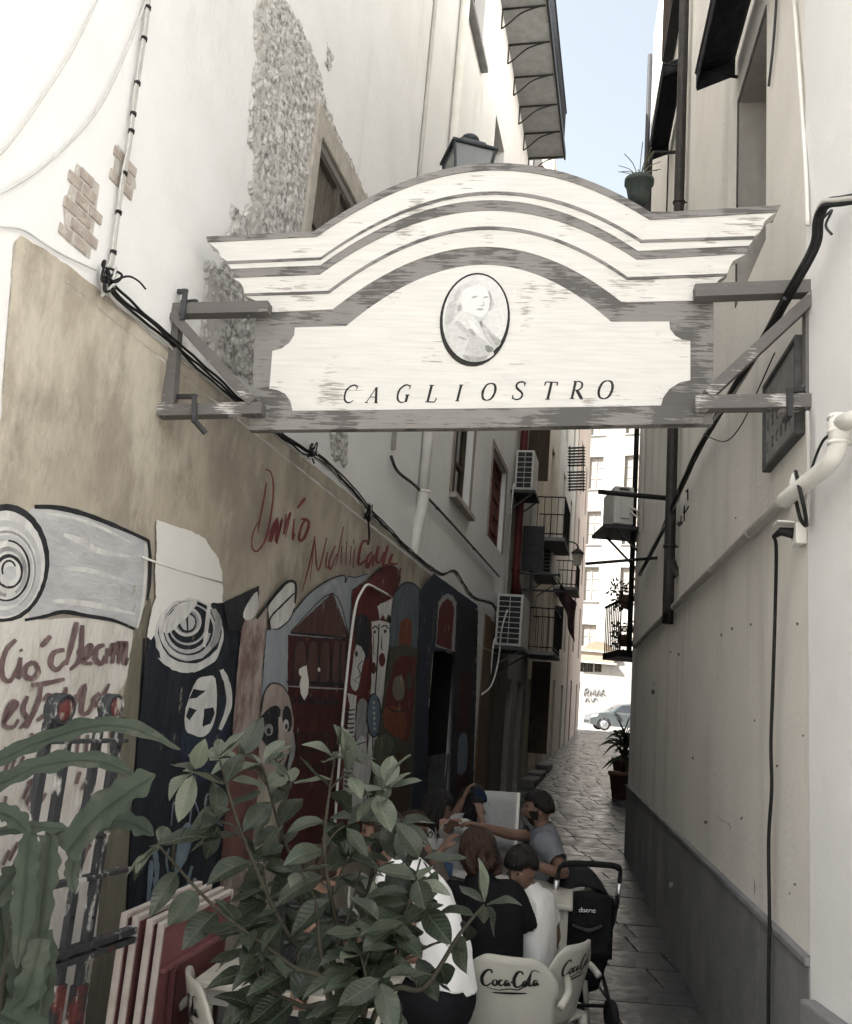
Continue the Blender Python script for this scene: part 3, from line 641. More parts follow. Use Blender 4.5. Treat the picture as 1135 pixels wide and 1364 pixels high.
p.stroke([(373, 955), (375, 985), (374, 1012)], 5, paint('flesh light', (.6, .52, .46))); p.stroke([(366, 1005), (370, 1016), (378, 1010)], 2, PK); p.stroke([(356, 925), (368, 920), (380, 926)], 1.2, PG2); p.stroke([(388, 975), (390, 1000), (384, 1025)], 7, PG2)
p.done('painted_face')
# --- red hooded figures, masks
p = Paint()
p.fill([(470, 785), (490, 774), (505, 759), (518, 754), (528, 757), (533, 769), (527, 790), (521, 800), (512, 840), (500, 925), (490, 1000), (482, 1120), (444, 1120), (456, 1000), (466, 862)], PR); p.stroke([(490, 774), (505, 759), (518, 754), (528, 757), (533, 769), (527, 790)], 2.2, PK)
p.fill([(472, 826), (482, 818), (492, 826), (493, 866), (486, 880), (474, 860)], PK, 2); p.fill([(475, 858), (486, 870), (484, 881), (479, 908), (474, 921), (467, 912), (469, 890)], PW, 2); p.ell(475, 871, 1.8, 4, PK); p.stroke([(483, 880), (477, 888), (480, 898), (474, 905)], 1.4, PK); p.stroke([(470, 905), (478, 910)], 1.3, PM)
p.fill([(463, 923), (475, 927), (474, 942), (471, 1010), (468, 1060), (456, 1060), (461, 985), (466, 940)], PW)
for k in range(20): y = 944+k*6; p.stroke([(459.5-k*.1, y), (466-k*.1, y+2), (473-k*.2, y+1)], 2.2, PK, 3)
p.fill([(476, 940), (484, 930), (491, 945), (489, 985), (482, 1000), (474, 985)], PG2, 2); p.fill([(474, 990), (488, 985), (487, 1040), (480, 1080), (468, 1080)], PW, 2); p.stroke([(476, 992), (488, 988)], 2, PK)
p.fill([(495, 828), (507, 826), (520, 831), (518, 862), (513, 896), (508, 1000), (500, 1110), (482, 1110), (490, 1000), (494, 923), (496, 881)], PW); p.fill([(503, 808), (508, 804), (523, 797), (521, 822), (517, 818), (514, 826), (510, 819), (506, 826)], PW)
p.stroke([(505, 831), (503, 873), (500, 923), (496, 1000)], 2, PK); p.stroke([(496, 838), (500, 834), (504, 838)], 1.8, PK); p.stroke([(508, 836), (513, 833), (518, 838)], 1.8, PK); p.ell(499, 842, 1.6, 2.6, PK); p.ell(513, 841, 1.8, 2.6, PK)
p.ell(497.5, 890, 3.6, 8, PR); p.ell(509, 879, 4.4, 9, PR); p.stroke([(493.5, 890), (501, 890)], 1, PK); p.stroke([(505, 879), (513, 878)], 1, PK); p.stroke([(509, 846), (508, 862), (511, 866)], 1.1, PK); p.stroke([(498, 846), (497, 868), (500, 872)], 1.1, PK)
p.ell(498, 953, 10, 30, PK); p.ell(498, 953, 8.2, 28, paint('sign blue', (.16, .21, .27)))
for k in range(6): p.ell(498+.2*k, 936+k*7, 1.6, 2.2, PG)
p.stroke([(500, 985), (495, 1030), (488, 1070)], 2, PK); p.done('painted_masks')
# --- blue and green panels, red figure
p = Paint()
p.fill([(526, 790), (534, 780), (542, 776), (552, 778), (560, 787), (557, 868), (520, 868), (519, 840)], paint('sea blue', (.085, .11, .13), (.13, .155, .17), 9)); p.stroke([(526, 790), (534, 780), (542, 776), (552, 778), (560, 787)], 2, PK); p.fill([(534, 828), (548, 826), (546, 868), (532, 868)], POR, 2)
p.fill([(520, 862), (538, 858), (560, 866), (553, 1000), (545, 1130), (482, 1130), (500, 1000), (510, 930)], PDG); p.fill([(531, 875), (554, 877), (552, 900), (551, 940), (543, 988), (528, 975), (512, 969), (512, 936), (522, 896)], PR, 2); p.ell(531, 917, 8.5, 17, PO); p.ell(545, 908, 4, 12, PDG); p.fill([(514, 940), (540, 948), (538, 985), (512, 968)], POR, 2)
p.stroke([(512, 936), (526, 948), (546, 944)], 2, PK); p.fill([(500, 985), (516, 978), (526, 992), (512, 1012), (498, 1008)], paint('moss', (.12, .13, .09)), 2); p.fill([(520, 1020), (536, 1000), (545, 1030), (540, 1090), (505, 1090)], PDW, 2); p.done('painted_figure')
p = Paint()
p.fill([(561, 785), (577, 764), (586, 772), (581, 822), (572, 930), (566, 1130), (545, 1130), (553, 990), (558, 865)], PDB); p.stroke([(560, 785), (557, 868), (552, 1000)], 2, PK); p.stroke([(581, 790), (577, 840), (572, 930)], 2.4, PDG)
p.done('painted_blue_pillar')
p = Paint()
p.fill([(577, 763), (636, 806), (636, 812), (608, 800), (607, 868), (574, 868), (581, 822)], PDB); p.fill([(584, 803), (590, 794), (597, 790), (604, 794), (608, 802), (606, 868), (580, 862)], PG2); p.fill([(585, 812), (590, 802), (596, 797), (602, 801), (605, 812), (601, 866), (581, 858)], PR)
p.done('painted_arch')
p = Paint()
p.fill([(608, 798), (637, 813), (634, 930), (628, 1120), (600, 1120), (606, 900)], PK); p.fill([(612, 895), (628, 895), (623, 1110), (605, 1110)], paint('oxblood', (.045, .012, .012))); p.fill([(611, 985), (618, 976), (623, 985), (621, 1025), (609, 1030)], PCY, 2); p.done('black_pillar')
# --- signature script
p = Paint(); q3 = lambda sets, w: scr(sets, 320, 600, 4.729, w, PT, p)
q3([[(160, 120), (190, 135), (208, 200), (205, 320), (180, 480), (150, 580), (105, 635), (75, 610), (80, 520), (125, 435)], [(165, 205), (150, 300), (125, 430), (110, 520)], [(290, 400), (275, 530), (300, 430), (318, 395), (285, 545)], [(340, 430), (330, 560), (345, 520)]], 2.6)
q3([[(235, 425), (200, 500), (190, 575), (235, 440), (225, 580), (265, 430), (230, 590)], [(410, 300), (385, 330), (360, 365)], [(385, 430), (425, 440), (430, 480), (400, 555), (370, 560), (385, 480), (415, 430)]], 4.2)
q3([[(470, 540), (440, 700), (390, 890)], [(470, 550), (440, 820)], [(470, 560), (490, 760), (545, 550)], [(545, 550), (500, 740)], [(550, 640), (540, 730), (575, 740)], [(600, 600), (560, 700), (570, 750), (610, 650)], [(650, 480), (600, 730)], [(640, 600), (635, 720)], [(670, 570), (665, 730)], [(700, 600), (690, 720)], [(715, 560), (715, 590)], [(720, 620), (710, 740)]], 2.2)
q3([[(820, 570), (770, 580), (745, 680), (750, 720), (790, 690)], [(830, 640), (800, 680), (800, 740), (840, 660), (835, 730)], [(870, 600), (855, 690), (880, 710)], [(905, 640), (880, 710)], [(930, 600), (900, 720), (935, 715)], [(960, 650), (940, 710), (990, 715)], [(1010, 740), (1005, 780)]], 4)
p.done('signature_script')
# --- wooden boards closing the shop front
M_board = mat('stained shop boards', (.11, .065, .04), (.16, .10, .065), 8, .6, .3, 30, stretch=(5, 5, .4))
boards = thing('shop_boards', 'upright brown and grey wooden boards beside the black pillar', 'boards', LW.w(LW.st(650, 900)[0], 0))
sa, sb = LW.st(638, 930)[0], LW.st(671, 930)[0]; zt = LW.st(652, 822)[1]
nb = 6
for k in range(nb):
    mb = MB(); a = sa+(sb-sa)*k/nb; mb.obox(LW, a+.006, a+(sb-sa)/nb-.006, 0, zt-.02*k-rnd(0, .03), .003, .03+rnd(0, .012)); mb.build('board', [M_board, M_board, M_darkwood, M_oldwood, M_oldwood, M_oldwood][k], boards, bevel=.004)
# --- what the open doorway shows
M_shelfwall = mat('brown shop wall', (.30, .24, .18), (.24, .19, .14), 5, .85)  # mottled brown of the cabinet body
door = thing('shop_interior', 'pale shelf cabinet standing inside the shop doorway', 'cabinet', LW.w((hD[0]+hD[1])/2, 0, -.6))
a, b, c, d, r = hD; mb = MB(); mb.obox(LW, a+(b-a)*.42, b-.05, .9, d-.1, -.8, -.35); mb.build('cabinet_body', M_shelfwall, door, bevel=.01)
for z in (1.35, 1.7): mb = MB(); mb.obox(LW, a+(b-a)*.42-.02, b-.04, z, z+.03, -.36, -.3); mb.build('shelf', M_darkwood, door)
mb = MB(); mb.obox(LW, a+(b-a)*.42, b-.05, .01, .9, -.8, -.4); mb.build('cabinet_base', M_darkwood, door)
# folding lattice gate in the doorway
gate = thing('lattice_gate', 'folding metal lattice gate across the shop doorway', 'gate', LW.w((a+b)/2, 0))
n = 9; zA, zB = .02, 1.25
for k in range(n):
    s = a+(b-a)*k/n
    for sgn in (1, -1):
        mb = MB(); pts = []
        for i in range(2): pts.append(LW.w(min(b, max(a, s+(0 if (i == 0) == (sgn > 0) else (b-a)/n*1.6))), zA+(zB-zA)*i, .03+.012*sgn))
        mb.bar(pts[0], pts[1], .018, .008); mb.build('lattice_slat', M_darkgrey, gate)
# ================================================================ HANGING SIGN over the alley
random.seed(5)
_A, _B = at(228, 490, 4.46), at(1085, 470, 3.98)
SP = Plane((_A.x, _A.y), (_B.x, _B.y))
if SP.n.y > 0: SP.n = -SP.n
def flaky(name, paintc, wood, amount, sc=7, pale=None):
    """painted board whose paint has cracked off along the grain"""
    if name in MATS: return MATS[name]
    m = bpy.data.materials.new(name); m.use_nodes = True; N = m.node_tree.nodes; L = m.node_tree.links; b = N['Principled BSDF']; b.inputs['Roughness'].default_value = .7; b.inputs['Specular IOR Level'].default_value = .25
    tc = N.new('ShaderNodeTexCoord'); mp = N.new('ShaderNodeMapping'); mp.inputs['Rotation'].default_value = (0, 0, -math.atan2(SP.u.y, SP.u.x)); mp.inputs['Scale'].default_value = (1, 1, 1); L.new(tc.outputs['Object'], mp.inputs[0])
    mp2 = N.new('ShaderNodeMapping'); mp2.inputs['Scale'].default_value = (1.0, 1, 14); L.new(mp.outputs[0], mp2.inputs[0])
    n1 = N.new('ShaderNodeTexNoise'); n1.inputs['Scale'].default_value = sc; n1.inputs['Detail'].default_value = 9; n1.inputs['Roughness'].default_value = .7; L.new(mp2.outputs[0], n1.inputs['Vector'])
    n2 = N.new('ShaderNodeTexNoise'); n2.inputs['Scale'].default_value = 3.5; n2.inputs['Detail'].default_value = 3; L.new(mp.outputs[0], n2.inputs['Vector'])
    ad = N.new('ShaderNodeMath'); ad.operation = 'MULTIPLY_ADD'; ad.inputs[1].default_value = 1.1; L.new(n2.outputs['Fac'], ad.inputs[0]); L.new(n1.outputs['Fac'], ad.inputs[2])
    ml = N.new('ShaderNodeMath'); ml.operation = 'MULTIPLY'; ml.inputs[1].default_value = .6; L.new(ad.outputs[0], ml.inputs[0]); ad = ml; amount *= .6
    cr = N.new('ShaderNodeValToRGB'); cr.color_ramp.elements[0].position = amount; cr.color_ramp.elements[1].position = amount+.03; cr.color_ramp.elements[0].color = (0, 0, 0, 1); cr.color_ramp.elements[1].color = (1, 1, 1, 1); L.new(ad.outputs[0], cr.inputs[0])
    n3 = N.new('ShaderNodeTexNoise'); n3.inputs['Scale'].default_value = 4; n3.inputs['Detail'].default_value = 6; L.new(mp2.outputs[0], n3.inputs['Vector'])
    cc = N.new('ShaderNodeValToRGB'); cc.color_ramp.elements[0].position = .3; cc.color_ramp.elements[1].position = .7; cc.color_ramp.elements[0].color = tuple(v*.86 for v in paintc)+(1,); cc.color_ramp.elements[1].color = tuple(paintc)+(1,); L.new(n3.outputs['Fac'], cc.inputs[0])
    mx = N.new('ShaderNodeMix'); mx.data_type = 'RGBA'; L.new(cr.outputs[0], mx.inputs['Factor']); L.new(cc.outputs[0], mx.inputs['A']); mx.inputs['B'].default_value = tuple(wood)+(1,); L.new(mx.outputs['Result'], b.inputs['Base Color'])
    bp = N.new('ShaderNodeBump'); bp.inputs['Strength'].default_value = .5; bp.inputs['Distance'].default_value = .006; bp.invert = True; L.new(ad.outputs[0], bp.inputs['Height']); L.new(bp.outputs[0], b.inputs['Normal'])
    MATS[name] = m; return m
SW = flaky('sign white paint', (.74, .715, .67), (.36, .33, .30), 1.22)
SWc = flaky('sign cream paint', (.84, .77, .68), (.5, .44, .38), 1.0)
SG = flaky('sign taupe paint', (.256, .243, .228), (.112, .107, .10), 1.07, 6)
SGp = flaky('sign pale taupe paint', (.30, .265, .245), (.62, .57, .52), .96, 9)
SK = mat('sign black paint', (.02, .02, .02), (.035, .033, .03), 20, .5, .2)
M_bracket = flaky('bracket brown paint', (.15, .14, .132), (.50, .48, .45), 1.24, 10)
sign = thing('hanging_sign', 'wide white and taupe arched wooden sign with portrait and carved name above the alley', 'sign', SP.w(SP.st(640, 573)[0], SP.st(640, 573)[1]))
def bandline(L, LK, A, RK, RR, n=12):
    """left flat - kink - arch - kink - right flat, in picture points on the sign plane"""
    a = [SP.st(*p) for p in (L, LK, A, RK, RR)]
    out = [a[0]]
    (x0, y0), (x1, y1), (x2, y2) = a[1], a[2], a[3]
    # circle-like arch through three points with slightly flattened shoulders
    ax, ay = x1, y1
    for i in range(n*2+1):
        t = i/(n*2); x = x0+(x2-x0)*t
        base = y0+(y2-y0)*t; k = math.sin(math.pi*t); h = ay-(y0+(y2-y0)*((ax-x0)/(x2-x0)))
        shape = 1-abs(2*t-1)**2.0
        out.append((x, base+h*(.9*shape+.1*k)))
    out.append(a[4]); return out
B0 = bandline((278, 320), (421, 313), (655, 223), (867, 289), (1037, 279)); B1 = bandline((280, 327.5), (424, 320), (655, 232), (865, 298), (1033, 288))
B2 = bandline((305, 352), (429, 347), (648, 260), (854, 324), (1003, 319)); B3 = bandline((306, 355.5), (429, 350), (648, 264), (853, 327.5), (1002, 323))
B4 = bandline((310, 361.5), (428, 357), (642, 271), (849, 338), (996, 331)); B5 = bandline((312, 373), (427, 368.5), (640, 284), (848, 349), (993, 341))
B6 = bandline((327, 393.5), (438, 390), (639, 305), (836, 372), (968, 367)); B7 = bandline((328, 396.5), (439, 393.5), (638, 309), (835, 375.5), (965, 370.5))
B8 = bandline((352, 418), (444, 414), (637, 331), (828, 404.5), (938, 402)); B9 = bandline((394, 438), (462, 436), (636, 355), (814, 430.5), (891, 430))
def lay(name, up, low, off, m, leftx=(), rightx=(), th=.045):
    lx = [SP.st(*p) for p in leftx]; rx = [SP.st(*p) for p in rightx]
    pts = list(up)+rx+list(reversed(low))+lx
    mb = MB(); mb.poly([SP.w(s, z, off) for s, z in pts], m, SP.n, th); return mb.build(name, parent=sign)
lay('top_edge', B0, B1, .040, SG, th=.10)
lay('cornice_band', B1, B2, .034, SWc if False else SW, [(297, 346), (294, 338), (288, 333)], [(1024, 293), (1016, 300), (1012, 312)], .075)
lay('painted_line', B2, B3, .0355, SG, th=.07)
lay('cornice_band', B3, B4, .030, SW, th=.065)
lay('taupe_band', B4, B5, .026, SG, [(314, 366)], [], .06)
lay('cornice_band', B5, B6, .022, SW, [(326, 386), (322, 379)], [(984, 346), (976, 350), (971, 358)], .056)
lay('painted_line', B6, B7, .0235, SG, th=.05)
lay('cornice_band', B7, B8, .018, SW, [(345, 411), (341, 402)], [(958, 374), (952, 381), (948, 392)], .05)
# frame board behind, cut to the outline below the cornice
fr = [SP.st(*p) for p in ((344, 413), (341, 430), (338, 500), (334, 574), (640, 571), (949, 566), (950, 480), (950, 404))]
mb = MB(); pts = list(B8)+[fr[7], fr[6], fr[5], fr[4], fr[3], fr[2], fr[1], fr[0]]
mb.poly([SP.w(s, z, .012) for s, z in pts], SG, SP.n, .05); mb.build('frame_board', parent=sign)
# inner white panel with concave corners
arc = list(B9)
ir = [SP.st(*p) for p in ((892, 440), (899, 449), (908, 454), (919, 456), (919, 482), (919, 508), (905, 511), (891, 520), (883, 531), (880, 542))]
il = [SP.st(*p) for p in ((391, 549), (388, 536), (381, 526), (371, 521), (360, 519), (362, 495), (364, 469), (376, 466), (387, 458), (393, 448))]
mb = MB(); mb.poly([SP.w(s, z, .0165) for s, z in arc+ir+il], SW, SP.n, .012); mb.build('name_panel', parent=sign)
# bottom rail
mb = MB(); q = [SP.st(*p) for p in ((333, 549.5), (640, 547), (937, 541), (936, 566.5), (640, 572), (333, 575))]; mb.poly([SP.w(s, z, .026) for s, z in q], SG, SP.n, .05); mb.build('bottom_rail', parent=sign, bevel=.003)
# carved letters: strokes with thick and thin in italic capitals
def letter_strokes():
    I = lambda: [([(0, 0), (0, 1)], .17), ([(-.14, 0), (.14, 0)], .05), ([(-.14, 1), (.14, 1)], .05)]
    return {
     'C': [([(.62, .80), (.60, .92), (.42, 1.0), (.20, .92), (.03, .70), (0, .45), (.06, .18), (.22, .02), (.42, 0), (.60, .14)], .12), ([(.60, .72), (.64, 1.0)], .05)],
     'A': [([(0, 0), (.42, 1.0)], .06), ([(.42, 1.0), (.66, 0)], .17), ([(.16, .36), (.56, .36)], .05), ([(-.1, 0), (.12, 0)], .05), ([(.52, 0), (.80, 0)], .05)],
     'G': [([(.62, .82), (.58, .93), (.40, 1.0), (.20, .92), (.03, .70), (0, .45), (.06, .18), (.22, .02), (.42, 0), (.60, .10)], .12), ([(.58, .02), (.58, .42)], .15), ([(.44, .43), (.72, .43)], .05), ([(.60, .74), (.63, 1.0)], .05)],
     'L': [([(.12, 0), (.12, 1)], .17), ([(-.02, 1), (.28, 1)], .05), ([(-.02, 0), (.56, 0)], .06), ([(.56, 0), (.62, .24)], .07)],
     'I': [([(.12, 0), (.12, 1)], .17), ([(-.02, 1), (.26, 1)], .05), ([(-.02, 0), (.26, 0)], .05)],
     'O': [([(.36, 1.0), (.14, .90), (.01, .60), (.02, .30), (.14, .07), (.36, 0)], .15), ([(.36, 0), (.58, .10), (.71, .40), (.70, .70), (.58, .93), (.36, 1.0)], .15)],
     'S': [([(.52, .84), (.46, .97), (.28, 1.0), (.10, .92), (.06, .74), (.20, .58), (.40, .44), (.52, .28), (.46, .08), (.26, 0), (.08, .04), (.0, .18)], .13), ([(.52, .76), (.56, 1.0)], .05), ([(-.02, .26), (0, 0)], .05)],
     'T': [([(.34, 0), (.34, 1)], .17), ([(0, 1), (.70, 1)], .06), ([(0, 1), (-.03, .80)], .07), ([(.70, 1), (.70, .80)], .07), ([(.20, 0), (.48, 0)], .05)],
     'R': [([(.12, 0), (.12, 1)], .16), ([(.12, 1), (.40, .99), (.54, .86), (.54, .66), (.40, .52), (.14, .50)], .11), ([(.30, .50), (.68, .02)], .16), ([(-.02, 0), (.28, 0)], .05), ([(-.02, 1), (.14, 1)], .05), ([(.64, 0), (.78, 0)], .05)]}
LS = letter_strokes()
# (letter, baseline-left picture x, baseline y, top y)
sc8, ox8, oy8 = 2.8375, 440, 480
lets = [('C', 50, 163, 97), ('A', 138, 164, 105), ('G', 250, 162, 96), ('L', 362, 161, 98), ('I', 474, 158, 97), ('O', 570, 155, 90), ('S', 688, 152, 85), ('T', 800, 151, 86), ('R', 905, 149, 84), ('O', 1008, 149, 80)]
for ch, x, yb, yt in lets:
    s0, z0 = SP.st(ox8+x/sc8, oy8+yb/sc8); _, z1 = SP.st(ox8+x/sc8, oy8+yt/sc8); H = z1-z0
    mb = MB()
    for k, (pts, wd) in enumerate(LS[ch]):
        P = spline([(a, b, 0) for a, b in pts], 5) if len(pts) > 2 else [Vector((a, b, 0)) for a, b in pts]
        n = len(P); L_, R_ = [], []
        for i, p_ in enumerate(P):
            d_ = (P[min(i+1, n-1)]-P[max(i-1, 0)]).normalized(); q_ = Vector((-d_.y, d_.x, 0)); t = i/(n-1)
            ww = wd*.5*(1 if n <= 2 else .35+.65*math.sin(math.pi*t))*rnd(.85, 1.15)
            L_.append(p_+q_*ww); R_.append(p_-q_*ww)
        f = lambda v: SP.w(s0+H*(v.x*.92+v.y*.16), z0+H*v.y, .0175+.0004*k)
        mb.add([f(v) for v in L_]+[f(v) for v in R_], [(i, i+1, n+i+1, n+i) for i in range(n-1)], SK)
    mb.build('letter', parent=sign)
# portrait medallion: an engraved bust in an oval
def oval(cx, cy, rx, ry, n=40):
    return [SP.st(cx+rx*math.cos(2*math.pi*k/n)+.06*ry*math.sin(2*math.pi*k/n)*-1, cy+ry*math.sin(2*math.pi*k/n)) for k in range(n)]
mb = MB(); mb.poly([SP.w(s, z, .0215) for s, z in oval(633, 428, 46.5, 62)], SK, SP.n, .006); rim = mb.build('medallion_rim', parent=sign)
mg = lambda n, v, v2=None: mat('engraving '+n, (v, v*.985, v*.95), ((v2 or v*.85), (v2 or v*.85)*.985, (v2 or v*.85)*.95), 60, .7, ramp=(.4, .6))
E0, E1, E2, E3, E4, E5 = mg('pale', .70, .62), mg('light', .62, .54), mg('mid', .54, .44), mg('grey', .42, .33), mg('dark', .27, .20), mg('paper', .76, .70)
mb = MB(); mb.poly([SP.w(s, z, .0225) for s, z in oval(633.5, 425.5, 43, 57)], E0, SP.n, .002); med = mb.build('medallion', parent=sign); med['_loc'] = sign['_loc']
pm = MB(); lay_ = [0]
def ef(pts, m, sm=3):
    P = spline([(570+x/8.73, 360+y/8.73, 0) for x, y in pts], sm, True); lay_[0] += 1
    pm.poly([SP.px(p_.x, p_.y, .0230+lay_[0]*.00022) for p_ in P], m, SP.n)
ef([(300, 230), (500, 130), (620, 120), (560, 170), (430, 220), (360, 330), (330, 480), (290, 600), (200, 680), (195, 560), (225, 400)], E1); ef([(225, 420), (320, 340), (330, 470), (290, 570), (200, 640)], E2); ef([(320, 260), (380, 220), (350, 330), (310, 340)], E2)
ef([(690, 220), (740, 300), (770, 380), (740, 450), (700, 470), (720, 380)], E2); ef([(710, 240), (745, 320), (735, 400), (715, 420)], E3)
ef([(430, 230), (560, 175), (660, 200), (715, 300), (715, 400), (690, 480), (620, 540), (540, 520), (440, 480), (390, 400), (390, 300)], E5); ef([(330, 400), (380, 370), (400, 440), (370, 500), (310, 520)], E1); ef([(340, 420), (385, 400), (380, 460), (350, 480)], E3)
ef([(505, 320), (540, 295), (580, 305), (545, 322)], E3); ef([(640, 320), (670, 300), (710, 310), (675, 325)], E3); ef([(640, 330), (655, 380), (660, 410), (620, 420), (595, 405), (640, 400)], E2); ef([(560, 455), (610, 440), (655, 450), (610, 468)], E3); ef([(540, 520), (620, 545), (690, 490), (650, 580), (580, 580)], E1)
ef([(300, 570), (380, 500), (480, 560), (560, 650), (640, 760), (720, 860), (640, 900), (540, 800), (420, 680), (320, 620)], E0); ef([(200, 700), (300, 610), (420, 690), (520, 790), (640, 880), (770, 960), (700, 1030), (580, 1065), (450, 1050), (330, 980), (240, 850)], E1)
ef([(310, 610), (360, 590), (460, 690), (580, 760), (720, 870), (760, 940), (640, 960), (520, 850), (400, 700)], E2); ef([(470, 830), (600, 790), (700, 860), (740, 930), (660, 1010), (520, 1000), (440, 940)], E2); ef([(600, 590), (640, 610), (740, 720), (850, 820), (800, 900), (740, 860), (650, 720)], E2); ef([(700, 720), (780, 770), (845, 830), (800, 880), (740, 790)], E3); ef([(670, 870), (760, 900), (740, 950), (680, 940)], E4)
ef([(400, 980), (520, 1000), (660, 1000), (720, 960), (660, 1040), (560, 1065), (440, 1040)], E3); ef([(350, 760), (430, 790), (440, 810), (370, 790)], E3); ef([(470, 680), (520, 690), (560, 760), (500, 740)], E3); ef([(600, 600), (625, 590), (640, 660), (610, 640)], E4); ef([(470, 560), (560, 650), (600, 720), (560, 720), (490, 640)], E5)
pm.build('portrait', parent=med)
# ---- the two wall brackets
def bracket(name, label, upper, lower, post, brace, hooks, th):
    g = thing(name, label, 'bracket', SP.px(*lower[0]))
    def beam(nm, p, q, w, o0, o1, m=M_bracket):
        (s0, z0), (s1, z1) = SP.st(*p), SP.st(*q); d = Vector((s1-s0, z1-z0)); d.normalize(); n = Vector((-d.y, d.x))*w/2; mb = MB()
        c = [(s0+n.x, z0+n.y), (s1+n.x, z1+n.y), (s1-n.x, z1-n.y), (s0-n.x, z0-n.y)]
        mb.poly([SP.w(a, b, o1) for a, b in c], m, SP.n, o1-o0); return mb.build(nm, parent=g, bevel=.004)
    beam('upper_arm', *upper, th, .045, .12); beam('lower_arm', *lower, th, .045, .12); beam('post', *post, th*1.05, .035, .095); beam('brace', *brace, th*.82, .062, .128)
    for h in hooks:
        mb = MB(); P = [SP.px(x, y, o) for x, y, o in h]
        for i in range(len(P)-1):
            e = (P[i+1]-P[i]).normalized()*.011; mb.bar(P[i]-e, P[i+1]+e, .024, .022)
        mb.build('wall_hook', M_darkgrey if name == 'sign_bracket' and th < 1 else M_bracket, g, bevel=.002)
    for (x, y) in ((upper[0][0]*.25+upper[1][0]*.75, (upper[0][1]+upper[1][1])/2), (lower[0][0]*.4+lower[1][0]*.6, (lower[0][1]+lower[1][1])/2), (lower[0][0]*.12+lower[1][0]*.88, (lower[0][1]+lower[1][1])/2)):
        mb = MB(); mb.lathe(SP.px(x, y, .121), [(.012, 0), (.012, .006), (.007, .009)], M_darkgrey, 10, axis=SP.n.to_track_quat('Z', 'Y').to_matrix()); mb.build('bolt', parent=g)
    return g
bracket('sign_bracket', 'brown wooden triangular bracket holding the sign to the ochre mural wall', ((226, 424), (366, 421)), ((217, 556), (358, 553)), ((240, 436), (232, 556)), ((240, 430), (346, 546)),
        [[(212, 391, -.05), (247, 388, .13), (243, 424, .13)], [(232, 404, 0), (260, 402, .09), (259, 414, .09)], [(212, 529, -.05), (259, 528, .14), (259, 560, .14), (272, 575, .10)], [(236, 546, .06), (276, 546, .06)]], .062)
bracket('sign_bracket', 'peeling brown wooden triangular bracket holding the sign beside the grey waste pipe', ((921, 401), (1087, 395)), ((921, 546), (1096, 544)), ((1076, 400), (1076, 545)), ((1082, 402), (938, 536)),
        [[(1088, 398, .10), (1091, 360, .10), (1110, 358, -.05)], [(1108, 516, -.06), (1052, 520, .14), (1052, 552, .14), (1046, 560, .07)]], .066)
# ================================================================ street lantern behind the sign
LY = 5.6
lc = at(617, 300, LY); zc = lambda y: at(617, y, LY).z
M_lant = mat('dark green grey lantern iron', (.030, .036, .038), (.055, .062, .064), 14, .45, .15, 50)
M_lglass = mat('smoked lantern glass', (.10, .11, .11), (.14, .15, .15), 3, .2, spec=.6)
lan = thing('street_lantern', 'black iron four sided lantern standing behind the arched sign', 'lantern', (lc.x, lc.y, zc(400)))
zt, zr, zb = zc(181), zc(207), zc(270); hw = .165; rz = Matrix.Rotation(.25, 3, 'Z')
def frus(mb, z0, w0, z1, w1, m=None):
    vs = [Vector((lc.x, lc.y, 0))+rz @ Vector((sx*w, sy*w, 0))+Vector((0, 0, z)) for z, w in ((z0, w0), (z1, w1)) for sx, sy in ((-1, -1), (1, -1), (1, 1), (-1, 1))]
    mb.add(vs, [(3, 2, 1, 0), (4, 5, 6, 7)]+[(i, (i+1) % 4, 4+(i+1) % 4, 4+i) for i in range(4)], m)
mb = MB(); frus(mb, zr-.015, hw, zr+.005, hw); frus(mb, zr+.005, hw*.95, zr+.045, hw*.60); frus(mb, zr+.045, hw*.62, zr+.075, hw*.52); mb.build('roof', M_lant, lan, bevel=.004)
mb = MB(); mb.lathe((lc.x, lc.y, zr+.07), [(.05, 0), (.036, .015), (.055, .03), (.066, .05), (.058, .068), (.03, .08), (.016, .09)], M_lant, 16); mb.build('finial', parent=lan)
mb = MB(); frus(mb, zb, hw*.58, zr-.015, hw*.86); mb.build('glass', M_lglass, lan)
for sx, sy in ((-1, -1), (1, -1), (1, 1), (-1, 1)):
    mb = MB(); c0 = Vector((lc.x, lc.y, zb-.01))+rz @ Vector((sx*hw*.585, sy*hw*.585, 0)); c1 = Vector((lc.x, lc.y, zr-.01))+rz @ Vector((sx*hw*.88, sy*hw*.88, 0)); mb.bar(c0, c1, .018, .018); mb.build('corner_bar', M_lant, lan)
mb = MB(); frus(mb, zb-.03, hw*.62, zb, hw*.62); mb.lathe((lc.x, lc.y, zb-.30), [(.02, 0), (.022, .12), (.05, .24), (.07, .28)], None, 12); mb.build('base', M_lant, lan)
zw = zc(400); mb = MB(); mb.tube([(lc.x, lc.y, zw), (lc.x, lc.y, zb-.25)], .018, M_lant, 8); mb.build('stem', parent=lan); sw = LW.sY(LY)-.2
q = LW.w(sw, zw); mb = MB(); mb.tube(spline([(lc.x, lc.y, zw), (lc.x-.15, lc.y, zw-.06), (lc.x-.5, lc.y-.02, zw-.05), (q.x, q.y, zw-.05)], 8), .016, None, 8); mb.tube(spline([(lc.x-.25, lc.y, zw-.06), (lc.x-.6, lc.y-.02, zw-.3), (q.x, q.y, zw-.45)], 8), .012, None, 8); mb.bar((q.x, q.y, zw-.5), (q.x, q.y, zw+.05), .04, .015); mb.build('wall_arm', M_lant, lan)
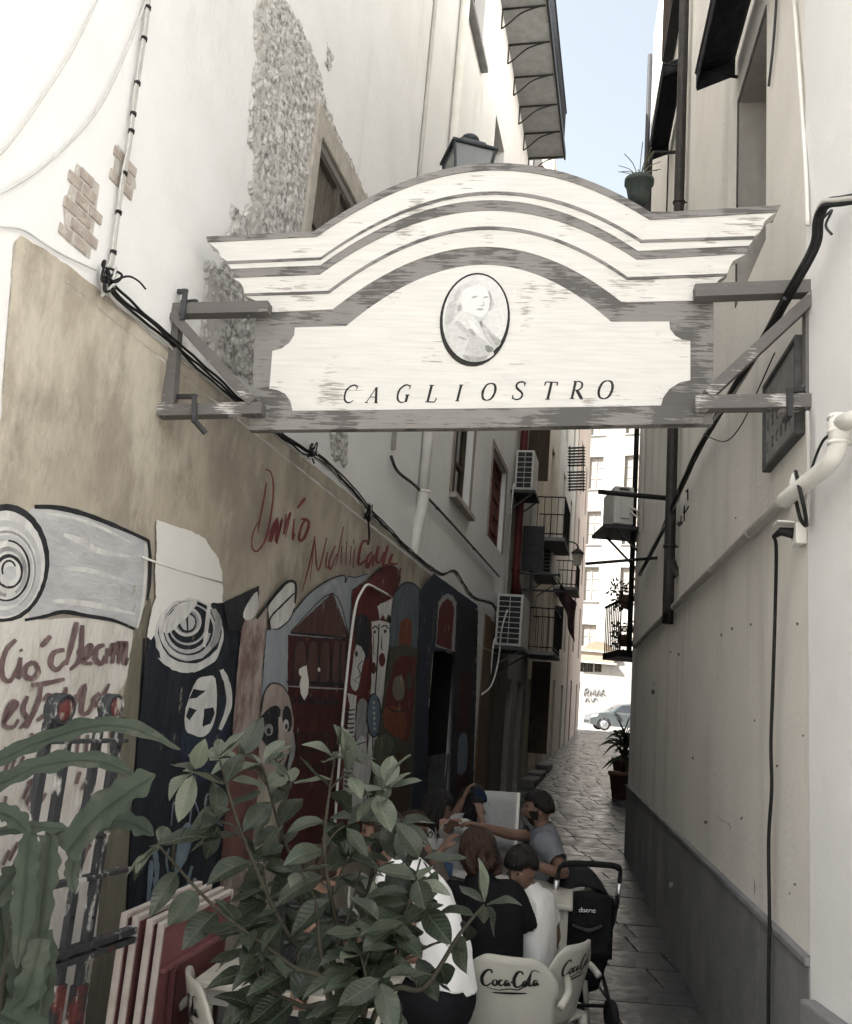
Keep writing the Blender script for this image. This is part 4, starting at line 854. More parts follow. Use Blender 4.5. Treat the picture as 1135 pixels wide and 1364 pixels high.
# ================================================================ PIPES, CABLES, MACHINES, BALCONIES, AWNINGS
random.seed(21)
def pipe_thing(name, label, cat, pts, r, m, clamps=(), pl=None, sm=6, n=12, group=None):
    P = spline(pts, sm) if sm and len(pts) > 2 else [Vector(p) for p in pts]
    t = thing(name, label, cat, tuple(min(P, key=lambda v: v.z)), group)
    mb = MB(); mb.tube(P, r, m, n); mb.build('pipe', parent=t)
    for (x, y) in clamps:
        c = pl.px(x, y, r+.012); i = min(range(len(P)), key=lambda k: (P[k]-c).length); d = (P[min(i+1, len(P)-1)]-P[max(i-1, 0)]).normalized()
        mb = MB(); mb.tube([P[i]-d*.012, P[i]+d*.012], r*1.22, m, n); q = P[i]-pl.n*(r+.03); mb.tube([P[i], q], .007, m, 6); mb.build('clamp', parent=t)
    return t
def L(x, y, o=.05): return LW.px(x, y, o)
def Rr(x, y, o=.05): return RW.px(x, y, o)
# --- left wall: white downpipe with elbow, thin conduit, horizontal conduit
s, _ = LW.st(587, 300)
pts = [LW.w(s, LW.px(0, 0).z if False else 14.5, .07), LW.w(s, LW.st(592, 200)[1], .07), LW.w(s, LW.st(563, 560)[1], .07), LW.w(s, LW.st(556, 655)[1], .07)]
pb = LW.w(s, LW.st(553, 700)[1], .03); pb2 = LW.w(s+.02, LW.st(553, 742)[1], .02)
pipe_thing('downpipe', 'white plastic downpipe running down the white left wall behind the sign', 'pipe', [pts[0], pts[1], pts[2], pts[3]], .058, M_whitepipe, [(600, 110), (556, 645)], LW, 0)
pipe_thing('downpipe', 'short white pipe elbow under the downpipe above the mural', 'pipe', [pts[3]+Vector((0, 0, .02)), LW.w(s+.02, LW.st(555, 680)[1], .06), LW.w(s+.03, LW.st(554, 710)[1], .02), LW.w(s+.05, LW.st(556, 745)[1], .0)], .066, M_whitepipe, (), LW)
s2, _ = LW.st(570, 80)
pipe_thing('conduit', 'thin white conduit beside the downpipe on the left wall', 'pipe', [LW.w(s2, 14.5, .025), LW.w(s2, LW.st(545, 330)[1], .025), LW.w(s2, LW.st(522, 600)[1], .025)], .022, M_greypipe, [(572, 60), (568, 85)], LW, 0)
pipe_thing('conduit', 'dark thin conduit sloping along the wall above the mural', 'pipe', [L(521, 608, .04), L(530, 628, .04), L(553, 647, .04), L(584, 678, .04), L(625, 723, .04), L(665, 768, .04)], .016, M_darkgrey, [(584, 678), (634, 733)], LW)
# --- red drainpipe
s3, _ = LW.st(684, 690)
zz = LW.st(677, 770)[1]
pipe_thing('drainpipe', 'dark red drainpipe between the white building and the grey house', 'pipe', [LW.w(s3, 13.5, .12), LW.w(s3, zz+.2, .12), LW.w(s3+.05, zz, .13), LW.w(s3+.42, zz-.28, .15), LW.w(s3+.45, zz-.5, .13), LW.w(s3+.45, zz-1.0, .02)], .075, M_redpipe, [(686, 650), (680, 735)], LW, 4)
# --- cable bundle dropping down the upper left wall, with ties
P = spline([L(204, -60, .03), L(196, 20, .03), L(188, 80, .035), L(180, 130, .03), L(173, 190, .035), L(163, 245, .03), L(155, 305, .035), L(148, 350, .03), L(136, 362, .04), L(138, 385, .04)], 8)
t = thing('wall_cables', 'pale cable bundle with black ties climbing the white left wall', 'cable', tuple(P[-1]))
for k in range(3):
    mb = MB(); o = LW.u*(.009*(k-1)); mb.tube([p+o+LW.n*.004*(k % 2)+LW.u*.006*noise.noise(p*4+Vector((k, 0, 0))) for p in P], .0055, M_cablew if k != 1 else M_greypipe, 6); mb.build('cable', parent=t)
for y in (18, 33, 73, 130, 172, 190, 245, 300, 347):
    i = min(range(len(P)), key=lambda k: abs(LW.st(170, y)[1]-P[k].z)) if False else None
    zt_ = LW.st(210-y*.16, y)[1]; p = min(P, key=lambda v: abs(v.z-zt_)); mb = MB(); mb.tube([p-Vector((0, 0, .008)), p+Vector((0, 0, .008))], .016, M_cable, 8); mb.build('cable_tie', parent=t)
t = tag(MB().tube(spline([L(195, 0, .02), L(180, 40, .03), L(150, 110, .03), L(120, 160, .03), L(60, 220, .03), L(0, 258, .03), L(-40, 275, .03)], 8), .005, M_cablew, 6).build('slack_cable'), 'long pale slack cable drooping across the upper white wall', 'cable')
t = tag(MB().tube(spline([L(130, 0, .02), L(95, 70, .03), L(50, 140, .03), L(10, 195, .03), L(-30, 235, .03)], 8), .004, M_cablew, 6).build('slack_cable'), 'short pale cable crossing the top corner of the white wall', 'cable')
tag(MB().tube(spline([L(0, 302, .015), L(30, 306, .015), L(60, 325, .015), L(85, 340, .015), L(128, 360, .02)], 8), .004, M_cablew, 6).build('slack_cable'), 'thin pale cable above the ochre paint edge', 'cable')
# --- cable run along the paint edge into the alley
P = spline([L(136, 360, .03), L(150, 392, .035), L(190, 425, .03), L(225, 455, .03), L(300, 522, .03), L(368, 577, .035), L(400, 600, .03), L(430, 615, .035), L(476, 662, .04), L(490, 680, .03), L(520, 710, .03), L(545, 735, .035), L(585, 765, .04), L(605, 762, .04), L(628, 795, .035), L(655, 805, .035), L(668, 828, .03)], 8)
t = thing('alley_cables', 'tangle of black cables running along the top of the ochre mural wall', 'cable', tuple(P[-1]))
for k in range(4):
    mb = MB(); mb.tube([p+Vector((0, 0, .011*(k-1.5)+.012*noise.noise(p*5+Vector((k*9, 0, 0)))))+LW.n*(.008*k+.012*noise.noise(p*4+Vector((0, k*5, 0)))) for p in P], .007, M_cable if k else M_greypipe, 6); mb.build('cable', parent=t)
for (x, y), nn in (((145, 375), 5), ((415, 600), 5), ((490, 682), 9)):
    for k in range(nn):
        c = L(x, y, .05); mb = MB(); a = rnd(0, 6); rr = rnd(.03, .09)
        mb.tube(spline([c+LW.u*rnd(-.06, .06)+Vector((0, 0, rnd(-.08, .08)))+LW.n*rnd(-.02, .03) for q in range(5)], 6), .006, M_cable if k % 3 else M_cablew, 5); mb.build('cable_loop', parent=t)
mb = MB(); mb.tube(spline([L(490, 690, .03), L(492, 712, .02), L(490, 726, .01)], 6), .009, M_cable, 6); mb.build('cable', parent=t)
mb = MB(); mb.tube(spline([L(152, 374, .03), L(170, 368, .08), L(184, 374, .1), L(194, 385, .11)], 6), .005, M_cable, 6); mb.build('cable_end', parent=t)
# --- white bent hose in front of mural and thin wire
tag(MB().tube(spline([L(516, 792, .05), L(505, 786, .06), L(490, 779, .07), L(482, 788, .08), L(474, 807, .08), L(467, 854, .08), L(460, 921, .08), L(453, 1000, .08), L(446, 1100, .08), L(440, 1210, .08)], 8), .012, M_whitepipe, 8).build('bent_hose'), 'white bent hose hanging down in front of the painted masks', 'hose')
tag(MB().tube(spline([L(516, 792, .05), L(553, 815, .04), L(580, 838, .05), L(620, 853, .05), L(665, 872, .05)], 8), .006, M_greypipe, 6).build('wall_wire'), 'thin grey wire crossing the painted arch', 'wire')
tag(MB().tube(spline([L(676, 812, .28), L(668, 840, .2), L(664, 880, .15), L(655, 912, .12), L(642, 925, .1)], 8), .014, M_whitepipe, 8).build('drain_hose'), 'pale curved drain hose hanging from the big air conditioner', 'hose')
for y0, nm in ((752, 'small white fixing strip across the white repair patch'),):
    mb = MB(); mb.tube([L(190, 742, .02), L(215, 752, .02), L(247, 762, .02), L(296, 776, .02)], .006, M_whitepipe, 6); tag(mb.build('fixing_strip'), nm, 'strip')
# --- wall hardware on the right wall
s, _ = RW.st(915, 300); rp = .052
zb = RW.st(902, 745)[1]
pipe_thing('drainpipe', 'dark brown drainpipe with kicked foot on the beige wall', 'pipe', [RW.w(s, 13.2, .085), RW.w(s, zb+.1, .085), RW.w(s, zb-.02, .08), RW.w(s, zb-.12, .045), RW.w(s, zb-.18, .0)], rp, M_brownpipe, [(922, 147), (904, 700)], RW, 5, 14)
pipe_thing('drainpipe', 'thin black drainpipe at the far corner of the beige wall', 'pipe', [RW.w(eR-.12, 13, .06), RW.w(eR-.12, RW.st(846, 870)[1], .06)], .04, M_black, (), RW, 0)
pipe_thing('conduit', 'pale thin pipe running up beside the far drainpipe', 'pipe', [RW.w(eR-1.25, 9, .04), RW.w(eR-1.25, RW.st(868, 690)[1], .04)], .028, M_whitepipe, (), RW, 0)
pipe_thing('water_pipe', 'grey painted pipe sloping along the beige wall', 'pipe', [Rr(846, 861, .04), Rr(900, 806, .04), Rr(950, 758, .04), Rr(1000, 709, .04), Rr(1044, 667, .04)], .030, M_greypipe, [(905, 802), (950, 758), (1000, 709)], RW)
# white PVC waste pipe with elbows
Np = lambda x, y, o=.06: NW.px(x, y, o)
pA, pB, pC = Rr(1050, 664, .09), Np(1100, 622, .10), Np(1116, 596, .10)
wp = thing('waste_pipe', 'white plastic waste pipe with elbows at the pale corner', 'pipe', tuple(pA))
mb = MB(); mb.tube(spline([Rr(1052, 662, .05), Rr(1048, 664, .09), pB, pC, Np(1117, 575, .10)], 6), .036, M_whitepipe, 14); mb.build('lower_run', parent=wp)
mb = MB(); mb.tube([Np(1118, 588, .10), Np(1119, 552, .10)], .042, M_whitepipe, 14); mb.tube([Np(1119, 564, .10), Np(1160, 552, .10)], .036, M_whitepipe, 14); mb.build('tee', parent=wp)
for y in (590, 575, 556): mb = MB(); a = Np(1118, y, .10); mb.tube([a-Vector((0, 0, .006)), a+Vector((0, 0, .006))], .046, M_whitepipe, 14); mb.build('collar', parent=wp)
mb = MB(); mb.tube([Rr(1056, 655, .06), Rr(1064, 634, .05)], .030, M_whitepipe, 12); mb.build('branch', parent=wp)
# socket box and hanging cord
sb = thing('socket_box', 'white outdoor socket box with black plug on the beige wall corner', 'socket', tuple(Rr(1068, 712, .03)))
s0, z0 = RW.st(1072, 714)
mb = MB(); mb.obox(RW, s0-.05, s0+.045, z0-.045, z0+.055, 0, .05); mb.build('box', M_whitepipe, sb, bevel=.006)
mb = MB(); mb.obox(RW, s0-.05, s0+.045, z0+.050, z0+.058, .05, .13); mb.build('lid', M_whitepipe, sb, bevel=.003)
mb = MB(); mb.tube([RW.w(s0, z0+.01, .05), RW.w(s0+.02, z0+.02, .10), RW.w(s0+.05, z0, .125)], [.026, .02, .01], M_cable, 10); mb.build('plug', parent=sb)
tag(MB().tube(spline([RW.w(s0+.05, z0, .125), Rr(1034, 730, .10), Rr(1033, 800, .06), Rr(1030, 900, .05), Rr(1027, 990, .05), Rr(1028, 1050, .045), Rr(1024, 1120, .045), Rr(1025, 1220, .045), Rr(1024, 1290, .05), Rr(1023, 1420, .05)], 8), .0085, M_cable, 8).build('power_cord'), 'black power cord hanging from the socket down the beige wall', 'cord')
# thick black cable bundle down the right wall
P = spline([Np(1160, 262, .10), Np(1120, 268, .12), Np(1100, 272, .12), Np(1090, 292, .12), Np(1086, 325, .10), Rr(1062, 372, .10), Rr(1030, 430, .10), Rr(1000, 482, .09), Rr(960, 548, .08), Rr(930, 600, .08), Rr(905, 655, .08), Rr(880, 712, .07), Rr(852, 766, .06)], 8)
t = thing('cable_bundle', 'thick bundle of black cables sagging across the beige wall behind the bracket', 'cable', tuple(P[-1]))
for k in range(5):
    a = k*2*math.pi/5; mb = MB(); mb.tube([p+Vector((0, 0, .014*math.sin(a+p.y*2)))+RW.n*.014*math.cos(a+p.y*2) for p in P], .011, M_cable if k else M_greypipe, 7); mb.build('cable', parent=t)
for k in range(7):
    c = Rr(905+rnd(-12, 20), 665+rnd(-20, 40), .08); mb = MB(); mb.tube(spline([c+Vector((0, 0, rnd(-.07, .07)))+RW.u*rnd(-.1, .1)+RW.n*rnd(0, .04) for q in range(4)], 5), .006, M_cable, 5); mb.build('cable_loop', parent=t)
tag(MB().tube(spline([Rr(1032, 470, .05), Rr(1005, 530, .04), Rr(985, 570, .05), Rr(965, 588, .08), Rr(940, 580, .1)], 8), .004, M_cable, 6).build('thin_wire'), 'thin black wire looping below the right bracket', 'wire')
tag(MB().tube(spline([Np(1092, 296, .05), Np(1108, 280, .05), Np(1100, 300, .06), Np(1108, 312, .06)], 8), .006, M_darkgrey, 6).build('wall_hook'), 'small curled iron hook on the pale wall', 'hook')
pipe_thing('conduit', 'white thin conduit climbing the beige wall beside the corner', 'pipe', [RW.px(1058, 0, .02), RW.px(1072, 200, .02), RW.px(1076, 300, .02)], .010, M_whitepipe, (), RW)
pipe_thing('conduit', 'grey thin wire pipe next to the deep window', 'pipe', [RW.px(1035, -10, .02), RW.px(1030, 60, .02), RW.px(1024, 115, .02)], .008, M_darkgrey, (), RW)
pipe_thing('conduit', 'brown conduit pair descending from the bracket to the socket', 'pipe', [Rr(1076, 548, .03), Rr(1077, 620, .03), Rr(1076, 700, .03)], .010, M_greypipe, (), RW)
tag(MB().tube(spline([Rr(1060, 628, .05), Rr(1065, 650, .1), Rr(1072, 680, .08), Rr(1074, 700, .04), Rr(1066, 690, .06), Rr(1060, 665, .05)], 8), .009, M_cable, 6).build('coiled_cable'), 'coil of black cable above the socket box', 'cable')
tag(MB().tube(spline([Np(1110, 578, .04), Np(1098, 585, .06), Np(1088, 605, .06), Rr(1076, 640, .05)], 8), .006, M_cable, 6).build('thin_wire'), 'thin black wire curving out of the pale wall under the bracket', 'wire')
# --- stone street plaque
M_plaque = mat('grey carved plaque', (.20, .20, .195), (.28, .275, .26), 10, .8, .4, 40)
pq = thing('street_plaque', 'grey framed stone plaque with carved letters behind the right bracket', 'plaque', tuple(RW.px(1050, 600)))
sa, za = RW.st(1028, 518); sb_, zb_ = RW.st(1071, 577); zbot = RW.st(1028, 623)[1]; za = max(za, zbot+.3)
a, b = min(sa, sb_), max(sa, sb_)
mb = MB(); mb.obox(RW, a, b, zbot, za, .001, .03); mb.build('slab', M_plaque, pq)
M_plf = mat('dark plaque frame', (.07, .07, .07), (.12, .12, .115), 12, .7, .3)
mb = MB(); t_ = .022
mb.obox(RW, a-t_, a, zbot-t_, za+t_, .001, .045); mb.obox(RW, b, b+t_, zbot-t_, za+t_, .001, .045); mb.obox(RW, a, b, zbot-t_, zbot, .001, .045); mb.obox(RW, a, b, za, za+t_, .001, .045); mb.build('frame', M_plf, pq, bevel=.003)
mb = MB(); w_ = (b-a)/7
for r_ in (0, 1):
    for k, ch in enumerate('CORTILE'[:0] or 'IXCUDI'):
        x0 = b-w_*(k+.6); z0 = zbot+(.07 if r_ == 0 else .19); hh = .06
        segs = {'I': [((0, 0), (0, 1))], 'X': [((0, 0), (.6, 1)), ((0, 1), (.6, 0))], 'C': [((.6, 1), (0, .7)), ((0, .7), (0, .3)), ((0, .3), (.6, 0))], 'U': [((0, 1), (0, .2)), ((0, .2), (.3, 0)), ((.3, 0), (.6, .2)), ((.6, .2), (.6, 1))], 'D': [((0, 0), (0, 1)), ((0, 1), (.55, .6)), ((.55, .6), (.5, .2)), ((.5, .2), (0, 0))]}[ch]
        for p_, q_ in segs:
            mb.bar(RW.w(x0-p_[0]*hh*.8, z0+p_[1]*hh, .031), RW.w(x0-q_[0]*hh*.8, z0+q_[1]*hh, .031), .008, .004, M_plf, tuple(RW.n))
o = mb.build('carved_letters', parent=pq); o['kind'] = 'stuff'
# ================================================================ awnings on the right
M_awn = mat('black awning canvas', (.014, .014, .017), (.026, .026, .03), 9, .85, .3, 30)
def awning(label, inner, outer, drop, endpx, group):
    """inner edge points on wall (picture), outer reach as metres"""
    (s0, z0), (s1, z1) = RW.st(*inner[0]), RW.st(*inner[1]); z = (z0+z1)/2; g = thing('awning', label, 'awning', tuple(RW.w((s0+s1)/2, z)), group)
    mb = MB(); mb.grid(lambda u, v: RW.w(s0+(s1-s0)*u, z+.25-drop*v-.03*math.sin(v*math.pi), .02+outer*v), 14, 8, M_awn); mb.build('canvas', parent=g, solid=.006)
    mb = MB(); mb.grid(lambda u, v: RW.w(s0+(s1-s0)*u, z+.25-drop-.13*v-(.025*abs(math.sin(u*math.pi*8)) if v > .5 else 0), .02+outer+.004), 32, 2, M_awn); mb.build('valance', parent=g, solid=.004)
    for e in (s0, s1):
        mb = MB(); mb.tube([RW.w(e, z+.24, .0), RW.w(e, z+.25-drop*.5-.06, outer*.5), RW.w(e, z+.22-drop, outer+.02)], .014, M_black, 8); mb.tube([RW.w(e, z-.15, .0), RW.w(e, z+.22-drop, outer+.02)], .012, M_black, 8); mb.build('folding_arm', parent=g)
    mb = MB(); mb.tube([RW.w(s0, z+.25-drop, .02+outer), RW.w(s1, z+.25-drop, .02+outer)], .02, M_black, 8); mb.build('front_bar', parent=g)
_sA = RW.st(983, 80)[0]; zz = RW.st(983, 80)[1]
def awn_at(label, s0, s1, z, outer, drop):
    g = thing('awning', label, 'awning', tuple(RW.w((s0+s1)/2, z)), 'black awnings on the right side of the alley')
    mb = MB(); mb.grid(lambda u, v: RW.w(s0+(s1-s0)*u, z+drop*(1-v)-.03*math.sin(v*math.pi), .02+outer*v), 14, 8, M_awn); mb.build('canvas', parent=g, solid=.006)
    mb = MB(); mb.grid(lambda u, v: RW.w(s0+(s1-s0)*u, z-.14*v-(.02*abs(math.sin(u*math.pi*8)) if v > .5 else 0), .02+outer+.004), 32, 2, M_awn); mb.build('valance', parent=g, solid=.004)
    for e in (s0+.01, s1-.01):
        mb = MB(); mb.grid(lambda u, v: RW.w(e, z+drop*(1-u)-.16*v, .02+outer*u), 8, 2, M_awn); mb.build('side_panel', parent=g, solid=.004)
        mb = MB(); mb.tube([RW.w(e, z-.05, .0), RW.w(e, z+.0, outer+.02)], .012, M_black, 8); mb.build('folding_arm', parent=g)
    mb = MB(); mb.tube([RW.w(s0, z, .02+outer), RW.w(s1, z, .02+outer)], .018, M_black, 8); mb.build('front_bar', parent=g)
awn_at('large black canvas awning over the deep window of the beige building', _sA-2.2, _sA, zz-.1, .27, .12)
_sB, zB2 = RW.st(893, 200)
awn_at('smaller black awning beyond the brown drainpipe', _sB-1.6, _sB, zB2, .24, .10)
# shutters and window with black frames high on the right
for (xa, ya, lab) in ((897, 80, 'black framed window box high on the beige wall'),):
    s, z = RW.st(xa, ya); g = thing('window_box', lab, 'window', tuple(RW.w(s, z)))
    mb = MB(); mb.obox(RW, s-1.1, s, z, z+1.6, .001, .02); mb.build('pane', M_glass, g)
    mb = MB()
    for k in range(3): mb.obox(RW, s-1.1+k*.52, s-1.1+k*.52+.05, z, z+1.6, .02, .06)
    mb.obox(RW, s-1.1, s, z-.05, z, .02, .14); mb.obox(RW, s-1.05, s-.58, z+.75, z+.79, .02, .05); mb.build('frame', M_black, g)
    mb = MB(); mb.obox(RW, s-.02, s+.02, z, z+1.6, .05, .15); mb.build('shutter', M_darkwood, g)
# --- hanging pot on a small black balcony
bs, bz = RW.st(897, 283)
bal = thing('small_balcony', 'small black iron balcony below the smaller awning', 'balcony', tuple(RW.w(bs, bz-.8)))
def balcony(g, pl, s0, s1, z, out, h, m=M_black, slab=M_slab, bars=14, slabt=.09, off=0.0):
    mb = MB(); mb.obox(pl, s0, s1, z-slabt, z, off-.02, off+out, slab); mb.build('slab', parent=g, bevel=.01)
    e = .03; c = [(s0+e, off), (s0+e, off+out-e), (s1-e, off+out-e), (s1-e, off)]
    for zz_ in (z+.08, z+h): 
        mb = MB()
        for i in range(3): mb.bar(pl.w(c[i][0], zz_, c[i][1]), pl.w(c[i+1][0], zz_, c[i+1][1]), .03, .025, m)
        mb.build('rail', parent=g)
    mb = MB(); nn = 0
    for i in range(3):
        p, q = pl.w(c[i][0], 0, c[i][1]), pl.w(c[i+1][0], 0, c[i+1][1]); k = max(2, int((q-p).length/.13))
        for j in range(k):
            r_ = p.lerp(q, j/k); mb.box((r_.x, r_.y, z+h/2), (.014, .014, h), m)
    o = mb.build('balusters', parent=g); o['kind'] = 'stuff'
balcony(bal, RW, bs-1.0, bs+.3, bz-.75, .38, .9)
c = RW.px(851, 255, .55); pot = thing('hanging_pot', 'green grey hanging flower pot with sparse dry stems', 'flower pot', tuple(c+Vector((0, 0, -.12))))
M_pot = mat('green grey plastic pot', (.05, .065, .06), (.08, .095, .085), 9, .6, .15)
mb = MB(); mb.lathe(c+Vector((0, 0, -.13)), [(.07, 0), (.10, .06), (.125, .20), (.14, .205), (.14, .25), (.115, .25), (.11, .2)], M_pot, 18); mb.build('pot', parent=pot)
M_dry = mat('dry stems', (.22, .20, .14), (.12, .13, .08), 10, .8)
for k in range(14):
    a, l = rnd(0, 6.28), rnd(.12, .3); q = c+Vector((0, 0, .1)); mb = MB(); mb.tube(spline([q, q+Vector((math.cos(a)*.08, math.sin(a)*.08, l*.7)), q+Vector((math.cos(a)*.2, math.sin(a)*.2, l))], 4), [.004]*9, M_dry, 4); mb.build('stem', parent=pot)
mb = MB(); mb.bar(c+Vector((0, 0, .06)), RW.px(866, 262, .36), .02, .02, M_black); mb.build('holder', parent=pot)
# ================================================================ big balcony high on the left
P6 = [(670, 22), (676, 64), (684, 100), (691, 133), (697, 164), (706, 188)]
z = sum(LW.st(*p)[1] for p in P6[1:5])/4
s0 = LW.st(672, 30)[0]-1.2; s1 = LW.st(706, 188)[0]
lb = thing('high_balcony', 'grey balcony slab on black iron scroll brackets high on the white wall', 'balcony', tuple(LW.w((s0+s1)/2, z)))
mb = MB(); mb.obox(LW, s0, s1, z, z+.09, -.02, .72, M_slab); mb.build('slab', parent=lb, bevel=.01)
mb = MB(); mb.obox(LW, s0-.02, s1+.02, z-.02, z+.14, .72, .75, M_black); mb.build('edge', parent=lb)
nb = 7; 
for k in range(nb):
    s = s0+.1+(s1-s0-.2)*k/(nb-1); mb = MB(); mb.tube([LW.w(s, z-.02, .0), LW.w(s, z-.02, .70)], .016, M_black, 6); mb.tube([LW.w(s, z-.02, .015), LW.w(s, z-.38, .015)], .012, M_black, 6)
    mb.tube(spline([LW.w(s, z-.38, .015), LW.w(s, z-.30, .12), LW.w(s, z-.12, .32), LW.w(s, z-.04, .55), LW.w(s, z-.02, .66)], 5), .013, M_black, 6); mb.build('bracket', parent=lb)
for zz_ in (z+.2, z+1.05):
    mb = MB(); mb.bar(LW.w(s0, zz_, .71), LW.w(s1, zz_, .71), .03, .03, M_black); mb.bar(LW.w(s1, zz_, .71), LW.w(s1, zz_, 0), .03, .03, M_black); mb.build('rail', parent=lb)
mb = MB(); k = int((s1-s0)/.13)
for j in range(k): mb.tube([LW.w(s0+(s1-s0)*j/k, z+.09, .71), LW.w(s0+(s1-s0)*j/k, z+1.05, .71)], .008, M_black, 5)
o = mb.build('balusters', parent=lb); o['kind'] = 'stuff'
# ================================================================ air conditioners
M_grille = mat('dark fan grille', (.015, .016, .017), (.03, .03, .032), 12, .5)
def ac(label, pl, xy0, xy1, out, grid_=True, group='air conditioners hanging in the alley', d0=.06, facing='front', rows=9):
    """unit fixed to the wall; picture points give lower-near and upper-far corners on a plane standing off the wall"""
    x0, y0 = xy0; x1, y1 = xy1; p, q = pl.px(x0, y1, d0+out*.5), pl.px(x1, y0, d0+out*.5)
    s0, z0 = (p-pl.o).dot(pl.u), p.z; s1, z1 = (q-pl.o).dot(pl.u), q.z
    s0, s1 = min(s0, s1), max(s0, s1); z0, z1 = min(z0, z1), max(z0, z1); g = thing('air_conditioner', label, 'air conditioner', tuple(pl.w((s0+s1)/2, z0, d0)), group)
    mb = MB(); mb.obox(pl, s0, s1, z0, z1, d0, d0+out); mb.build('casing', M_acwhite, g, bevel=.012)
    W_, Hh = out, z1-z0
    # grille on the face turned to the square (end face)
    e = .035; cols = 2; mb = MB()
    cw = (out-2*e)/cols; rh_ = (Hh-2*e)/rows
    for i in range(cols):
        for j in range(rows):
            a, b = d0+e+i*cw+.006, d0+e+(i+1)*cw-.006; c, d = z0+e+j*rh_+.008, z0+e+(j+1)*rh_-.008
            mb.obox(pl, s0-.006, s0+.01, c, d, a, b, M_grille)
    o = mb.build('grille', parent=g); o['kind'] = 'stuff'
    mb = MB(); mb.obox(pl, s0-.04, s1+.04, z0-.07, z0-.012, -.01, d0+out+.06, M_darkgrey); mb.build('shelf', parent=g)
    for s in (s0+.03, s1-.03): mb = MB(); mb.bar(pl.w(s, z0-.4, .01), pl.w(s, z0-.07, d0+out), .025, .025, M_darkgrey); mb.build('strut', parent=g)
    mb = MB(); mb.tube(spline([pl.w(s0+.1, z0+.15, d0+.02), pl.w(s0-.08, z0+.05, .06), pl.w(s0-.1, z0-.25, .05), pl.w(s0, z0-.5, .03)], 5), .014, M_whitepipe, 6); mb.build('refrigerant_pipe', parent=g)
    return g
ac('large air conditioner with two columns of dark vents beside the red pipe', LW, (676, 802), (690, 860), .46)
ac('small air conditioner high beside the red drainpipe', LW, (697, 615), (706, 652), .36, rows=7)
ac('small air conditioner on a shelf below the iron balcony', LW, (723, 738), (731, 764), .40, rows=7)
# right hand unit seen end on, on a shelf
def acr(label, x0, y0, x1, y1, Y):
    a, b = at(x0, y1, Y), at(x1, y0, Y); g = thing('air_conditioner', label, 'air conditioner', tuple(a), 'air conditioners hanging in the alley')
    w_, h_ = b.x-a.x, b.z-a.z; c = (a+b)/2
    mb = MB(); mb.box((c.x, c.y+.4, c.z), (w_, .8, h_)); mb.build('casing', M_acwhite, g, bevel=.015)
    mb = MB(); mb.box((c.x+.02, c.y-.012, c.z-.08), (w_*.42, .03, h_*.42)); mb.build('service_cover', M_acwhite, g, bevel=.006)
    mb = MB(); mb.box((c.x, c.y-.01, c.z+h_*.42), (w_*.5, .02, .03)); mb.build('carry_handle', M_darkgrey, g)
    mb = MB(); mb.box((c.x+.1, c.y+.4, a.z-.06), (w_+.5, .95, .05)); mb.build('shelf', M_darkgrey, g)
    for dy in (0, .7): mb = MB(); mb.bar((b.x+.25, c.y+dy, a.z-.55), (a.x+.05, c.y+dy, a.z-.08), .03, .03); mb.build('strut', M_darkgrey, g)
    for k in range(2): mb = MB(); mb.tube(spline([(c.x+.05, c.y-.02, c.z-.05*k), (b.x+.05, c.y-.05, c.z-.08-.1*k), (b.x+.2, c.y, c.z-.1-.1*k), (b.x+.22, c.y, a.z-.5)], 6), .014, M_whitepipe, 6); mb.build('refrigerant_pipe', parent=g)
acr('grey air conditioner seen end on above the right side of the alley', 817, 649, 845, 697, 13.2)
# ---- drying poles
def pole(label, p, q, Y0, Y1, r=.018):
    a, b = at(*p, Y0), at(*q, Y1); tag(MB().tube([a, b], r, M_black, 8).build('drying_pole'), label, 'pole')
pole('black drying pole above the end-on air conditioner', (797, 655), (893, 664), 9.6, 9.4, .028); pole('thin black drying pole below the end-on air conditioner', (780, 751), (876, 743), 10.2, 10.0, .018)
# ================================================================ balconies and clutter on the left
def px_balcony(label, x0, x1, ytop, yslab, out, plane=LW, off=.03, drape=None):
    s0 = plane.st(x0, yslab)[0]; s1 = plane.st(x1, yslab)[0]
    p = plane.px(x0, yslab, off+out); z = p.z; zt_ = plane.px(x0, ytop, off+out).z; s0 = (p-plane.o).dot(plane.u)
    g = thing('iron_balcony', label, 'balcony', tuple(plane.w(s0, z)), 'iron balconies down the alley'); balcony(g, plane, s0, s0+1.9, z, out, max(.8, min(1.2, zt_-z)), off=off); return g
px_balcony('tall railed black iron balcony beside the louvred rack', 752, 765, 652, 716, .8)
px_balcony('black iron balcony draped with dark cloth lower on the left', 738, 756, 806, 868, .7)
px_balcony('small boxy balcony below the wall lantern', 768, 775, 745, 782, .7)
# dark drape on the lower balcony
a, b = at(740, 806, 24), at(746, 864, 24)
M_drape = mat('dark cloth', (.02, .02, .022), (.035, .034, .035), 8, .9)
mb = MB(); mb.grid(lambda u, v: Vector((a.x+.28*u, 24+.05*math.sin(u*14)+.3*u, a.z+(b.z-a.z)*v)), 14, 6, M_drape); tag(mb.build('dark_drape', solid=.01), 'dark cloth draped over the lower iron balcony', 'cloth')
# louvred drying rack sticking out
g = thing('louvred_rack', 'stack of grey horizontal slats sticking out above the lantern', 'rack', tuple(at(756, 648, 26)))
for k in range(14):
    y = 597+k*3.9+(5 if k > 6 else 0); a, b = at(757, y, 26), at(779, y-.8, 25.7); mb = MB(); mb.bar(a, b, .10, .03, M_darkgrey); mb.build('slat', parent=g)
for x in (759, 777): mb = MB(); mb.bar(at(x, 594, 26.1), at(x, 655, 26.1), .03, .03, M_darkgrey); mb.build('upright', parent=g)
